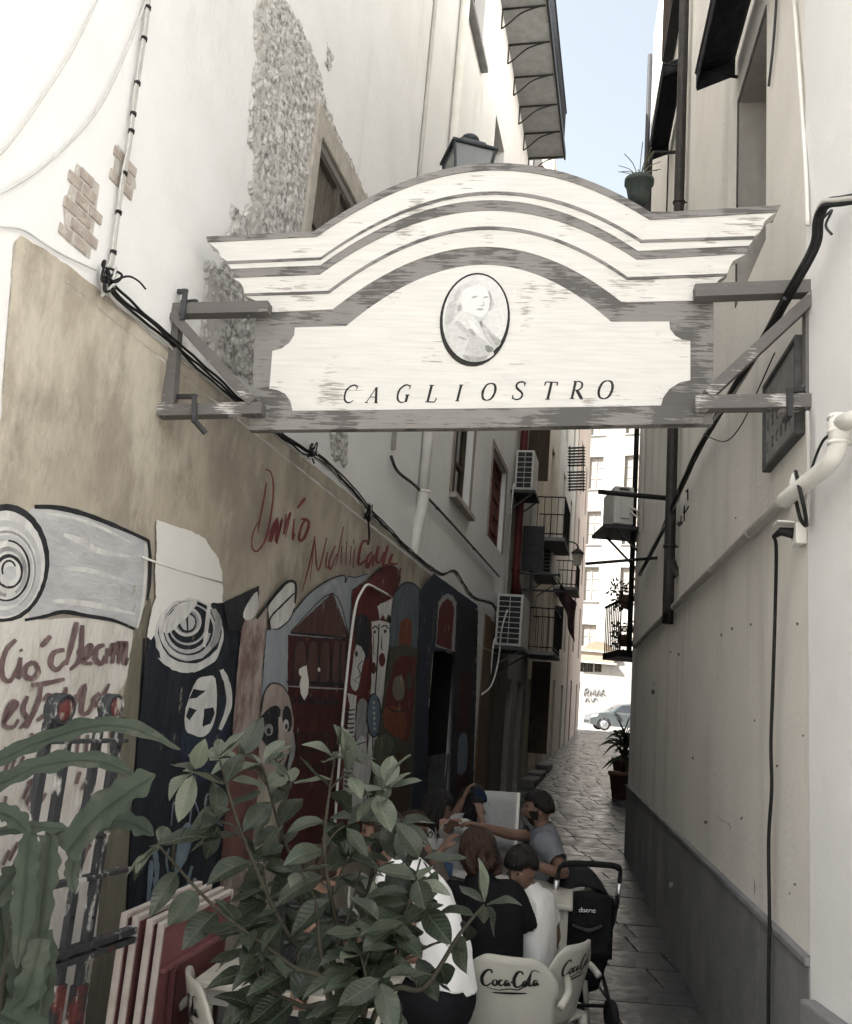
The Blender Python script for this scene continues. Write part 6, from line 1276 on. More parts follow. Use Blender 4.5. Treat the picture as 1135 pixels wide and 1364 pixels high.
mb = MB(); mb.poly([(cx+x, cy+.85-wq(z)-.012, cz+z) for x, z in ((1.30, 1.04), (1.85, 1.42), (2.35, 1.46), (2.35, 1.04))], M_glass, Vector((0, -1, 0))); mb.build('side_window', parent=car)
mb = MB(); mb.poly([(cx+x, cy+.85-wq(z)-.012, cz+z) for x, z in ((2.43, 1.04), (2.43, 1.46), (3.15, 1.44), (3.55, 1.04))], M_glass, Vector((0, -1, 0))); mb.build('side_window', parent=car)
mb = MB(); mb.add([(cx+1.10, cy+.12, cz+1.055), (cx+1.10, cy+1.58, cz+1.055), (cx+1.74, cy+1.45, cz+1.475), (cx+1.74, cy+.25, cz+1.475)], [(0, 1, 2, 3)], M_glass); mb.build('windscreen', parent=car)
mb = MB(); mb.poly([(cx+.06, cy-.01, cz+.62), (cx+.42, cy-.012, cz+.72), (cx+.5, cy-.012, cz+.86), (cx+.16, cy-.01, cz+.78)], M_lampg, Vector((0, -1, 0)), .01); mb.build('headlight', parent=car)
mb = MB(); mb.box((cx+1.35, cy-.1, cz+1.05), (.2, .14, .13), M_car); mb.build('mirror', parent=car, bevel=.03)
mb = MB(); mb.box((cx+2.32, cy-.008, cz+.86), (.2, .03, .035), M_car); mb.build('door_handle', parent=car)
mb = MB(); mb.box((cx+.01, cy+.85, cz+.42), (.06, 1.3, .16), M_black); mb.build('bumper_grille', parent=car)
ax = Matrix.Rotation(math.pi/2, 3, 'X')
for wx in (.84, 3.32):
    for sy in (0, 1.5):
        mb = MB(); mb.lathe((cx+wx, cy+.2+sy, cz+.31), [(.22, -.02), (.30, -.02), (.315, .02), (.315, .18), (.29, .2), (.2, .2)], M_tyre, 24, axis=ax); w_ = mb.build('wheel', parent=car); w_['_loc'] = car['_loc']
        mb = MB(); mb.lathe((cx+wx, cy+.2+sy, cz+.31), [(.215, .16), (.215, .21), (.18, .215), (.05, .20)], M_rimm, 20, axis=ax)
        for k in range(5): a = k*2*math.pi/5; mb.bar((cx+wx, cy-.015+sy, cz+.31), (cx+wx+.2*math.cos(a), cy-.015+sy, cz+.31+.2*math.sin(a)), .05, .05, M_rimm)
        mb.build('rim', parent=w_)
# ================================================================ TABLES, CHAIRS, STROLLER
random.seed(31)
M_cream_p = mat('cream plastic', (.46, .44, .38), (.40, .385, .335), 4, .42, .06, 60); M_logo = mat('black print', (.015, .015, .015), None, rough=.5)
M_tabtop = mat('cream table top', (.50, .47, .40), (.43, .41, .35), 5, .35, .05); M_tableg = mat('grey table leg', (.36, .35, .32), (.30, .29, .27), 6, .45)
def TR(loc, rz): return Matrix.Translation(Vector(loc)) @ Matrix.Rotation(rz, 4, 'Z')
CC = [  # flowing script, unit box
 ([(.20, .78), (.17, .92), (.10, .88), (.03, .55), (.05, .22), (.12, .16), (.19, .32)], .055), ([(.26, .50), (.22, .42), (.22, .26), (.26, .22), (.29, .32), (.28, .46), (.25, .50)], .045), ([(.38, .46), (.34, .50), (.32, .34), (.35, .23), (.40, .32)], .045), ([(.48, .46), (.44, .50), (.42, .34), (.44, .24), (.48, .40), (.49, .26), (.52, .32)], .045),
 ([(.51, .42), (.55, .44)], .04), ([(.72, .82), (.69, .96), (.62, .90), (.57, .58), (.59, .28), (.65, .22), (.71, .36)], .055), ([(.76, .54), (.73, .46), (.73, .30), (.76, .26), (.79, .36), (.78, .50), (.75, .54)], .045), ([(.86, .92), (.83, .60), (.83, .34), (.86, .30), (.88, .38)], .045), ([(.97, .52), (.92, .56), (.90, .40), (.92, .30), (.96, .46), (.97, .32), (1.0, .38)], .045),
 ([(.12, .10), (.30, .02), (.50, .12), (.70, .16), (.88, .98), (1.02, .94)], .03), ([(.22, -.12), (.80, -.06)], .05)]
def chair(label, loc, rz, logo=True, name='plastic_armchair'):
    T = TR(loc, rz); g = thing(name, label, 'chair', tuple(loc), 'cream plastic armchairs at the tables')
    W = lambda p: (T @ Vector(p))
    def back(u, v, o=0.0):
        x = (u-.5)*2; hw = .205+.015*v-.07*max(0, v-.8)**1.2*5
        c = x*hw; y = -.205-.085*v+.055*x*x-o; z = .43+.375*v-.05*max(0, abs(x)-.55)**2*5*v
        return W((c, y, z))
    mb = MB(); mb.grid(lambda u, v: back(u, v), 16, 12, M_cream_p); b = mb.build('backrest', parent=g, solid=.014); b['_loc'] = g['_loc']
    mb = MB(); mb.grid(lambda u, v: W(((u-.5)*(.46-.02*v), -.21+.43*v, .435-.02*math.sin(math.pi*u)*math.sin(math.pi*v)-(.04*(v-.88)/.12 if v > .88 else 0))), 12, 10, M_cream_p); mb.build('seat', parent=g, solid=.016)
    for sx in (-1, 1):
        for sy, yy in ((1, .19), (-1, -.20)):
            mb = MB(); mb.tube([W((sx*.20, yy, .435)), W((sx*.215, yy*1.08, .25)), W((sx*.235, yy*1.24, 0))], [.024, .019, .015], M_cream_p, 10); mb.build('leg', parent=g)
        mb = MB(); mb.tube([W(p) for p in spline([(sx*.225, -.27, .62), (sx*.262, -.18, .655), (sx*.272, .0, .66), (sx*.265, .15, .645), (sx*.235, .20, .58), (sx*.20, .19, .44)], 6)], .017, M_cream_p, 10); mb.build('arm', parent=g)
    if logo:
        mb = MB()
        for k, (pts, wd) in enumerate(CC):
            P = spline([(a, c, 0) for a, c in pts], 5); n = len(P); L_, R_ = [], []
            for i, p in enumerate(P):
                d = (P[min(i+1, n-1)]-P[max(i-1, 0)]).normalized(); q = Vector((-d.y*.55, d.x, 0)); t = i/(n-1); ww = wd*(.4+.6*math.sin(math.pi*t)); L_.append(p+q*ww); R_.append(p-q*ww)
            f = lambda v: back(.20+v.x*.60, .60+v.y*.24+.03*v.x, .0085+.0003*k)
            mb.add([f(v) for v in L_]+[f(v) for v in R_], [(i, i+1, n+i+1, n+i) for i in range(n-1)], M_logo)
        lo = mb.build('printed_logo', parent=b, recalc=False); lo['kind'] = 'stuff'
    return g
def table(label, loc, rz, sx, sy, h):
    T = TR(loc, rz); g = thing('cafe_table', label, 'table', tuple(loc)); W = lambda p: T @ Vector(p)
    R3 = T.to_3x3()
    mb = MB(); mb.box(W((0, 0, h-.015)), (sx, sy, .03), M_tabtop, R3); mb.build('top', parent=g, bevel=.008)
    mb = MB()
    for (c, s_) in (((0, sy/2-.04, h-.06), (sx-.1, .03, .05)), ((0, -sy/2+.04, h-.06), (sx-.1, .03, .05)), ((sx/2-.04, 0, h-.06), (.03, sy-.1, .05)), ((-sx/2+.04, 0, h-.06), (.03, sy-.1, .05))): mb.box(W(c), s_, M_tableg, R3)
    mb.build('apron', parent=g)
    for a in (-1, 1):
        for b in (-1, 1): mb = MB(); mb.bar(W((a*(sx/2-.05), b*(sy/2-.05), 0)), W((a*(sx/2-.05), b*(sy/2-.05), h-.03)), .045, .045, M_tabtop); mb.build('leg', parent=g, bevel=.005)
    return g
t1 = at(660, 1135, 5.85); T1 = Vector((t1.x, 5.95, 0)); table('cream cafe table between the bearded man and the women', T1, -.18, 1.0, .75, .80)
t2 = at(425, 1200, 4.0); T2 = Vector((t2.x, 4.05, 0)); table('cream cafe table hidden behind the leafy shrub', T2, -.15, .75, .75, .76)
# small things on the first table
def on_table(x, y, z): p = gnd(x, y, z); return p
M_plate = mat('grey glazed plate', (.42, .42, .40), (.36, .36, .35), 6, .3)
p = Vector((T1.x-.12, T1.y+.12, .80)); mb = MB(); mb.lathe(p, [(.06, 0.001), (.12, .012), (.14, .022), (.13, .02), (.05, .008)], M_plate, 24); tag(mb.build('plate'), 'grey round plate on the table of the bearded man', 'plate')
p = Vector((T1.x-.28, T1.y+.0, .80)); mb = MB(); mb.lathe(p, [(.03, 0.001), (.034, .10), (.03, .1), (.027, .01)], mat('blue cup', (.05, .09, .16), None, rough=.4), 16); tag(mb.build('cup'), 'small blue cup on the table of the bearded man', 'cup')
p = Vector((T1.x-.35, T1.y-.2, .80)); mb = MB(); mb.box(p+Vector((0, 0, .003)), (.16, .11, .004), M_plate, Matrix.Rotation(.3, 3, 'Z')); tag(mb.build('paper_sheet'), 'pale paper sheet lying on the table of the bearded man', 'paper')
# chairs
def plan(x, Y, y=1150): return Vector((at(x, y, Y).x, Y, 0))
chair('cream plastic armchair with printed logo under the woman in black', plan(678, 4.55, 1290), -.10)
chair('cream plastic armchair with printed logo under the boy in white', plan(706, 4.80, 1250), .90)
chair('cream plastic armchair of the bearded man', plan(738, 6.35), 1.45, False)
sp_ = plan(588, 4.2, 1300); stl = thing('plastic_stool', 'low cream stool under the man in the bright white shirt', 'stool', tuple(sp_))
mb = MB(); mb.lathe(sp_+Vector((0, 0, .47)), [(.14, 0), (.165, .01), (.165, .035), (.15, .045)], M_cream_p, 20); mb.build('seat', parent=stl)
for a_ in range(4): mb = MB(); c_, s_ = math.cos(a_*1.571+.6), math.sin(a_*1.571+.6); mb.tube([sp_+Vector((c_*.12, s_*.12, .47)), sp_+Vector((c_*.17, s_*.17, 0))], [.02, .015], M_cream_p, 8); mb.build('leg', parent=stl)
chair('cream plastic armchair by the folded table tops at the left', plan(352, 3.75, 1300), -1.2, True)
chair('cream plastic armchair of the woman with glasses', plan(532, 5.75), -1.9, False)
# folding canvas chair
M_mesh = mat('white mesh fabric', (.48, .48, .47), (.42, .42, .41), 40, .8); f0, f1 = at(640, 1053, 7.3), at(691, 1056, 7.1); f2 = at(640, 1095, 7.3)
fc = thing('folding_chair', 'folding chair with white mesh back behind the table', 'chair', (f0.x, 7.3, 0)); 
mb = MB(); mb.grid(lambda u, v: f0.lerp(f1, u)+Vector((0, .03*math.sin(math.pi*u), -.42*v)), 10, 6, M_mesh); mb.build('mesh_back', parent=fc, solid=.006)
mb = MB(); zs = .45; mb.grid(lambda u, v: Vector((f0.x+(f1.x-f0.x)*u, f0.y-.02+.40*v-.2*u, zs)), 4, 4, M_mesh); mb.build('seat', parent=fc, solid=.01)
for q in (f0, f1): mb = MB(); mb.tube([q, Vector((q.x, q.y, .45)), Vector((q.x, q.y+.35, 0))], .013, M_whitepipe, 8); mb.build('leg', parent=fc); mb = MB(); mb.tube([Vector((q.x, q.y-.02, 0)), Vector((q.x, q.y+.38, .45)), Vector((q.x, q.y+.38, .64)), Vector((q.x, q.y, .64))], .012, M_whitepipe, 8); mb.build('side_frame', parent=fc)
# dark green mat
mg = MB(); a, b = plan(745, 4.6, 1364), plan(835, 5.35, 1340); mg.box(((a.x+b.x)/2-.15, (a.y+b.y)/2-.2, .018), (1.0, 1.0, .012), mat('dark green mat', (.015, .028, .02), (.022, .036, .026), 60, .95, .6, 90)); tag(mg.build('floor_mat', bevel=.003), 'dark green mat on the paving below the chairs', 'mat')
# ---- stroller
M_sfab = mat('black stroller fabric', (.010, .010, .011), (.018, .018, .019), 14, .8, .2); M_chrome = mat('aluminium tube', (.55, .55, .55), None, rough=.3, metallic=.8)
st = plan(756, 6.25, 1330); SX = TR(st, .18); W = lambda *p: SX @ Vector(p)
g = thing('baby_stroller', 'black folding baby stroller with hood parked beside the boy', 'stroller', tuple(st))
def hood(u, v):
    a = math.pi*(u); b = -.25+v*1.55; r = .20; return W(-math.cos(a)*.195, .05-r*math.cos(b)*1.0+.05, .68+.02+math.sin(a)*r*1.0*(.55+.45*math.sin(b))+.02)
mb = MB(); mb.grid(lambda u, v: W(-.2*math.cos(math.pi*u), -.22+.34*v, .60+(.22+.10*math.sin(math.pi*v*.8))*math.sin(math.pi*u)**.6), 18, 10, M_sfab); mb.build('hood', parent=g, solid=.01)
mb = MB(); mb.grid(lambda u, v: W((u-.5)*.38, -.22-.03*math.sin(math.pi*u), .40+.36*v+.04*math.sin(math.pi*u)*v), 10, 8, M_sfab); mb.build('back_panel', parent=g, solid=.02)
mb = MB(); mb.grid(lambda u, v: W((u-.5)*.36, -.20+.42*v, .42-.05*math.sin(math.pi*u)), 8, 8, M_sfab); mb.build('seat', parent=g, solid=.03)
mb = MB(); mb.grid(lambda u, v: W((u-.5)*(.36-.06*v), -.20+.08*v-.02*math.sin(math.pi*u), .40-.20*v), 8, 6, M_sfab); mb.grid(lambda u, v: W((u-.5)*.30, -.12+.34*v, .20-.03*math.sin(math.pi*u)), 8, 6, M_sfab); mb.build('basket', parent=g, solid=.012)
for sx in (-1, 1):
    mb = MB(); mb.tube([W(*p) for p in spline([(sx*.19, -.30, .95), (sx*.205, -.28, .90), (sx*.205, -.20, .62), (sx*.20, .0, .35), (sx*.20, .26, .12)], 6)], .014, M_black, 8); mb.tube([W(sx*.20, .02, .36), W(sx*.20, -.22, .12)], .013, M_black, 8); mb.build('side_tube', parent=g)
    mb = MB(); mb.tube([W(sx*.208, -.272, .86), W(sx*.208, -.225, .70)], .017, M_chrome, 10); mb.build('tube_sleeve', parent=g)
    for yy in (.27, -.23):
        c = W(sx*.20, yy, .085); axw = SX.to_3x3() @ Matrix.Rotation(math.pi/2, 3, 'Y'); mb = MB(); mb.lathe(c, [(.05, -.02), (.078, -.02), (.085, -.01), (.085, .01), (.078, .02), (.05, .02)], M_tyre, 20, axis=axw); wo_ = mb.build('wheel', parent=g); wo_['_loc'] = g['_loc']
        mb = MB(); mb.lathe(c, [(.055, -.014), (.055, .014), (.02, .022)], M_darkgrey, 14, axis=axw); mb.build('hub', parent=wo_)
mb = MB(); mb.tube([W(*p) for p in spline([(-.19, -.30, .95), (-.12, -.325, .97), (.12, -.325, .97), (.19, -.30, .95)], 6)], .019, M_sfab, 10); mb.build('handle', parent=g)
for yy in (-.22, .26): mb = MB(); mb.tube([W(-.2, yy, .13), W(.2, yy, .13)], .011, M_black, 8); mb.build('axle', parent=g)
# name on the back panel: d o o n a
M_wprint = mat('white print', (.75, .75, .73), None, rough=.5); mb = MB(); x0 = -.045
for ch in 'doona':
    loop = [(math.cos(a)*.008, math.sin(a)*.008) for a in [k*math.pi/5 for k in range(11)]]; strokes = [loop] if ch != 'n' else [[(-.008, -.008), (-.008, .006), (0, .009), (.008, .005), (.008, -.008)]]
    if ch == 'd': strokes.append([(.008, -.008), (.008, .02)])
    if ch == 'a': strokes.append([(.008, -.008), (.008, .009)])
    for s_ in strokes: mb.tube([W(x0+a, -.268, .685+b) for a, b in s_], .0028, M_wprint, 5)
    x0 += .0225
o = mb.build('printed_name', parent=g); o['kind'] = 'stuff'
mb = MB(); mb.tube([W(*p) for p in spline([(-.10, -.27, .60), (.0, -.30, .58), (.10, -.27, .60)], 6)], .012, M_darkgrey, 8); mb.build('carry_strap', parent=g)
# ================================================================ PEOPLE
random.seed(41)
M_skin = mat('skin', (.23, .14, .105), (.20, .12, .088), 12, .5, .05, 80, sss=.08); M_skin2 = mat('tanned skin', (.185, .112, .083), (.155, .094, .068), 12, .5, .05, 80, sss=.08)
M_lip = mat('lips', (.24, .10, .085), None, rough=.45); M_eye = mat('eye white', (.30, .28, .26), None, rough=.3); M_iris = mat('dark iris', (.02, .014, .01), None, rough=.2)
M_hairb = mat('dark brown hair', (.018, .012, .009), (.04, .026, .018), 40, .45, .6, 60, stretch=(3, 3, .5)); M_hairk = mat('black hair', (.010, .009, .009), (.022, .019, .017), 40, .45, .6, 60, stretch=(3, 3, .5)); M_hairc = mat('chestnut hair', (.026, .014, .010), (.052, .029, .020), 40, .42, .6, 60, stretch=(3, 3, .5))
def fabric(n, c, c2=None): return mat('fabric '+n, c, c2 or tuple(v*.82 for v in c), 7, .9, .45, 9, stretch=(1, 1, .6), spec=.08)
def skin_eval(V, E, Rd, root, sub=2):
    me = bpy.data.meshes.new('t'); me.from_pydata([tuple(v) for v in V], E, []); o = bpy.data.objects.new('t', me); COL.objects.link(o)
    md = o.modifiers.new('s', 'SKIN'); md.use_smooth_shade = True
    for i, r in enumerate(Rd): sv = me.skin_vertices[0].data[i]; sv.radius = (r, r) if not isinstance(r, tuple) else r; sv.use_root = (i == root)
    s2 = o.modifiers.new('u', 'SUBSURF'); s2.levels = sub; s2.render_levels = sub
    bpy.context.view_layer.update(); dg = bpy.context.evaluated_depsgraph_get(); em = o.evaluated_get(dg).to_mesh()
    vs = [v.co.copy() for v in em.vertices]; fs = [tuple(p.vertices) for p in em.polygons]; o.evaluated_get(dg).to_mesh_clear(); bpy.data.objects.remove(o); bpy.data.meshes.remove(me); return vs, fs
def remesh(vs, fs, vox):
    best = None
    for mode in range(4):
        r_ = remesh1(vs, fs, vox*(1, 1, 1.06, .95)[mode], mode % 2 == 0)
        if best is None or len(r_[0]) > len(best[0]): best = r_
        if len(best[0]) > 18000: break
    return best
def remesh1(vs, fs, vox, rc):
    me = bpy.data.meshes.new('t'); me.from_pydata([tuple(v) for v in vs], [], fs); bm_ = bmesh.new(); bm_.from_mesh(me); (bmesh.ops.recalc_face_normals(bm_, faces=bm_.faces) if rc else None); bm_.to_mesh(me); bm_.free(); o = bpy.data.objects.new('t', me); COL.objects.link(o)
    md = o.modifiers.new('r', 'REMESH'); md.mode = 'VOXEL'; md.voxel_size = vox; sm = o.modifiers.new('m', 'SMOOTH'); sm.factor = .5; sm.iterations = 2
    bpy.context.view_layer.update(); dg = bpy.context.evaluated_depsgraph_get(); em = o.evaluated_get(dg).to_mesh()
    v2 = [v.co.copy() for v in em.vertices]; f2 = [tuple(p.vertices) for p in em.polygons]; o.evaluated_get(dg).to_mesh_clear(); bpy.data.objects.remove(o); bpy.data.meshes.remove(me); return v2, f2
def head_geo(c, M, k=1.0):
    """head: front is +Y local, up +Z; c = centre"""
    vs = []; fs = []; nu, nv = 28, 20
    g = lambda x, z, x0, z0, sx, sz: math.exp(-((x-x0)/sx)**2-((z-z0)/sz)**2)
    for j in range(nv+1):
        ph = math.pi*j/nv
        for i in range(nu):
            th = 2*math.pi*i/nu; x, y, z = math.sin(ph)*math.sin(th), math.sin(ph)*math.cos(th), math.cos(ph)
            X, Y_, Z = x*.074, y*.093, z*.114
            if z < 0: X *= 1-.30*(-z)**1.5*(1 if y > -.2 else .5); Y_ *= (1-.10*(-z)) if y > 0 else (1-.28*(-z))
            if y > 0:
                f = y**.6
                Y_ += f*(.021*g(X, Z, 0, -.022, .011, .022)+.010*g(X, Z, 0, .002, .010, .022)-.008*g(abs(X), Z, .031, .010, .015, .012)+.005*g(abs(X), Z, .03, .031, .028, .010)+.006*g(X, Z, 0, -.058, .02, .009)+.012*g(X, Z, 0, -.094, .022, .018)+.004*g(abs(X), Z, .045, -.02, .02, .02)-.004*g(X, Z, 0, -.072, .022, .006))
            vs.append(c+M @ (Vector((X, Y_, Z))*k))
    for j in range(nv):
        for i in range(nu): fs.append((j*nu+i, j*nu+(i+1) % nu, (j+1)*nu+(i+1) % nu, (j+1)*nu+i))
    b = len(vs)
    for sx in (-1, 1):
        b = len(vs)
        for j in range(7):
            ph = math.pi*j/6
            for i in range(8): th = 2*math.pi*i/8; vs.append(c+M @ (Vector((sx*(.074+.012*math.sin(ph)*abs(math.cos(th))), -.008+.020*math.sin(ph)*math.sin(th)-.006, -.004+.032*math.cos(ph)))*k))
        for j in range(6):
            for i in range(8): fs.append((b+j*8+i, b+j*8+(i+1) % 8, b+(j+1)*8+(i+1) % 8, b+(j+1)*8+i))
    return vs, fs
def tube_geo(P, r, n=8):
    mb = MB(); mb.tube(P, r, None, n); return mb.v, mb.f
def hand_geo(wr, d, nrm, side, curl=.9, k=1.0):
    """hand at wrist wr pointing d, palm normal nrm; side +1/-1 gives the thumb side"""
    d = d.normalized(); x = d.cross(nrm).normalized()*side; nn = x.cross(d).normalized()*side; out = []
    P = lambda a, b, c: wr+(d*a+x*b+nn*c)*k
    for b in (-.018, .0, .018): mb = MB(); mb.tube([P(.0, b*.7, 0), P(.045, b, 0), P(.09, b*1.15, 0)], [.014*k, .0165*k, .013*k], None, 10); out.append((mb.v, mb.f))
    mb = MB(); mb.tube([P(.0, 0, 0), P(.05, 0, 0), P(.085, 0, 0)], [.019*k, .017*k, .014*k], None, 10); out.append((mb.v, mb.f))
    for b, L_, w_ in ((.030, .068, .0088), (.011, .078, .0092), (-.009, .072, .0088), (-.028, .056, .0078)):
        pts = [P(.07, b*.9, 0)]; a = 0; q = Vector((.088, b, 0))
        pts.append(P(*q))
        for s_, fr in enumerate((.45, .30, .25)):
            a += curl*(.45+.2*s_); q = q+Vector((math.cos(a)*L_*fr, b*.03, -math.sin(a)*L_*fr)); pts.append(P(*q))
        mb = MB(); mb.tube(pts, [w_*1.05*k, w_*1.05*k, w_*k, w_*.92*k, w_*.7*k], None, 8); out.append((mb.v, mb.f))
    mb = MB(); mb.tube([P(.015, .016, 0), P(.035, .038, -.008), P(.062, .050, -.02), P(.085, .048, -.032)], [.013*k, .0115*k, .010*k, .008*k], None, 8); out.append((mb.v, mb.f))
    return out
def ik(a, t, l1, l2, hint):
    d = t-a; L_ = min(d.length, (l1+l2)*.995); d.normalize(); t = a+d*L_
    x = (l1*l1-l2*l2+L_*L_)/(2*L_); h = math.sqrt(max(0, l1*l1-x*x)); hp = hint-d*hint.dot(d); hp = hp.normalized() if hp.length > 1e-5 else d.orthogonal().normalized()
    return a+d*x+hp*h, t
def person(label, hip, face, lean, head_yaw, head_pitch, hands, skin, shirt, trousers, hair, hairstyle, k=1.0, sleeve=.62, side_lean=0, elbow=(0, 0, -1), beard=False, extras=(), legs='sit', curl=.7, palm=(0, 0, 1), scarf=None, headfix=None):
    """hip: world point of the pelvis; face: heading angle (0 = +Y, positive turns left); hands: (left, right) world targets"""
    F = Vector((-math.sin(face), math.cos(face), 0)); Rt = Vector((F.y, -F.x, 0)); U = Vector((0, 0, 1)); hip = Vector(hip)
    ul = (U*math.cos(lean)+F*math.sin(lean)+Rt*side_lean).normalized(); fl = (F-ul*F.dot(ul)).normalized()
    waist = hip+U*.10*k+ul*.05*k; chest = waist+ul*.22*k; neck = chest+ul*.17*k+fl*.01; ntop = neck+ul*.07*k+fl*.02*k
    hy = face+head_yaw; hf = Vector((-math.sin(hy)*math.cos(head_pitch), math.cos(hy)*math.cos(head_pitch), math.sin(head_pitch))); hr = Vector((math.cos(hy), math.sin(hy), 0)); hu = hr.cross(hf); HM = Matrix((hr, hf, hu)).transposed()
    hc = ntop+hu*.075*k+hf*.02*k
    sh = [neck-ul*.045*k+Rt*s_*.165*k for s_ in (-1, 1)]
    V = [hip, waist, chest, neck, ntop]; E = [(0, 1), (1, 2), (2, 3), (3, 4)]; Rd = [(.155*k, .13*k), (.14*k, .115*k), (.155*k, .115*k), (.075*k, .07*k), .052*k]
    Rd = [.140*k, .128*k, .142*k, .066*k, .050*k]
    arm = []
    for i, s_ in enumerate((-1, 1)):
        hint = Vector(elbow)+Rt*s_*.5-F*.25; e, w_ = ik(sh[i], Vector(hands[i]), .285*k, .255*k, hint); b = len(V); V += [sh[i], sh[i].lerp(e, .5), e, e.lerp(w_, .45), w_]; E += [(2, b), (b, b+1), (b+1, b+2), (b+2, b+3), (b+3, b+4)]; Rd += [.062*k, .048*k, .040*k, .038*k, .026*k]; arm.append((sh[i], e, w_))
    leg = []
    for s_ in (-1, 1):
        h0 = hip+Rt*s_*.09*k-U*.02; kn = h0+F*.42*k+Rt*s_*.05*k+U*.02*k; an = kn-U*(kn.z-.08)+F*.04*k; toe = an+F*.15*k-U*.045
        b = len(V); V += [h0, h0.lerp(kn, .5), kn, kn.lerp(an, .4), an, toe]; E += [(0, b), (b, b+1), (b+1, b+2), (b+2, b+3), (b+3, b+4), (b+4, b+5)]; Rd += [.088*k, .078*k, .058*k, .054*k, .036*k, .034*k]; leg.append((h0, kn, an, toe))
    vs, fs = skin_eval(V, E, Rd, 0, 1)
    def join(a, b): n = len(a[0]); return a[0]+list(b[0]), a[1]+[tuple(i+n for i in f) for f in b[1]]
    G = (vs, fs); G = join(G, head_geo(hc, HM, k)); G = join(G, tube_geo([neck-ul*.03, ntop, hc-hu*.03*k-hf*.01], [.056*k, .05*k, .05*k], 12))
    for i, s_ in enumerate((-1, 1)):
        d = (arm[i][2]-arm[i][1]).normalized(); pn = Vector(palm)
        for hg in hand_geo(arm[i][2]-d*.01, d, pn, s_, curl, k): G = join(G, hg)
    vs, fs = remesh(G[0], G[1], .0085)
    if len(vs) < 18000:      # plain limb solids instead of the skinned chain
        G = ([], [])
        for (a_, b_) in E: G = join(G, tube_geo([V[a_], V[a_].lerp(V[b_], .5), V[b_]], [Rd[a_], (Rd[a_]+Rd[b_])/2, Rd[b_]], 14))
        for q_, r_ in zip(V, Rd): mb = MB(); mb.lathe(q_, [(r_*math.sin(math.pi*j/8)+1e-4, -r_*math.cos(math.pi*j/8)) for j in range(9)], None, 14); G = join(G, (mb.v, mb.f))
        G = join(G, head_geo(hc, HM, k)); G = join(G, tube_geo([neck-ul*.03, ntop, hc-hu*.03*k-hf*.01], [.056*k, .05*k, .05*k], 12))
        for i, s_ in enumerate((-1, 1)):
            d = (arm[i][2]-arm[i][1]).normalized()
            for hg in hand_geo(arm[i][2]-d*.01, d, Vector(palm), s_, curl, k): G = join(G, hg)
        vs, fs = remesh(G[0], G[1], .0085)
    root_n = len(vs)
    par = list(range(len(vs)))
    def fd(a_):
        while par[a_] != a_: par[a_] = par[par[a_]]; a_ = par[a_]
        return a_
    for f in fs:
        r0 = fd(f[0])
        for a_ in f[1:]: par[fd(a_)] = r0
    cnt = {}
    for i in range(len(vs)): r0 = fd(i); cnt[r0] = cnt.get(r0, 0)+1
    big = max(cnt, key=cnt.get); keep_ = [i for i in range(len(vs)) if fd(i) == big]; mp_ = {a_: i for i, a_ in enumerate(keep_)}
    fs = [tuple(mp_[a_] for a_ in f) for f in fs if f[0] in mp_]; vs = [vs[a_] for a_ in keep_]
    root = thing('person', label, 'person', (hip.x, hip.y, 0))
    mb = MB(); inv = HM.transposed()
    mats = [skin, M_lip, M_eye, M_iris, hair]
    mb.mats = list(mats)
    mb.v = vs; mb.f = [list(f) for f in fs]; mb.smooth = [True]*len(fs); ms = []
    for f in fs:
        c = sum((vs[i] for i in f), Vector())/len(f); q = inv @ (c-hc)/k; m_ = 0
        if q.y > .05 and q.length < .16:
            if abs(q.z+.058) < .009 and abs(q.x) < .024: m_ = 1
            for sx in (-1, 1):
                e2 = ((q.x-sx*.031)/.0135)**2+((q.z-.010)/.0062)**2
                if e2 < 1: m_ = 3 if abs(q.x-sx*.031) < .0065 else 2
                if abs(q.z-.032-.004*math.cos((q.x-sx*.031)*90)) < .0048 and abs(q.x-sx*.031) < .021: m_ = 4
        if beard and q.length < .17 and ((q.z < -.046 and q.y > .03 and not (abs(q.z+.058) < .008 and abs(q.x) < .02)) or (q.z < -.0 and abs(q.x) > .052 and -.0 < q.y < .06) or (abs(q.z+.044) < .006 and abs(q.x) < .028 and q.y > .06)): m_ = 4
        ms.append(m_)
    mb.m = ms; body = mb.build('body', parent=root, recalc=False)
    # ---- clothes: grown off the body surface so that they follow it
    segs = [('torso', hip, waist), ('torso', waist, chest), ('torso', chest, neck-ul*.035*k), ('neck', neck-ul*.0*k, ntop), ('head', hc-hu*.06*k, hc+hu*.06*k)]
    for i in range(2): segs += [('upper', arm[i][0], arm[i][1]), ('fore', arm[i][1], arm[i][2]), ('hand', arm[i][2], arm[i][2]+(arm[i][2]-arm[i][1]).normalized()*.16*k), ('torso', chest.lerp(neck, .5), arm[i][0])]
    for h0, kn, an, toe in leg: segs += [('thigh', h0, kn), ('shin', kn, an), ('foot', an, toe), ('hipleg', hip, h0)]
    RADS = {'torso': .13, 'neck': .055, 'head': .10, 'upper': .05, 'fore': .036, 'hand': .03, 'thigh': .08, 'shin': .05, 'foot': .035, 'hipleg': .11}
    bm = bmesh.new(); bm.from_mesh(body.data); bm.normal_update(); base_ = Vector(root['_loc']); cls = []
    for v in bm.verts:
        p = v.co+base_; best = None
        for nm, a_, b_ in segs:
            ab = b_-a_; t = max(0, min(1, (p-a_).dot(ab)/ab.length_squared)); dd = (p-(a_+ab*t)).length-RADS[nm]*k
            if best is None or dd < best[0]: best = (dd, nm, t)
        cls.append(best)
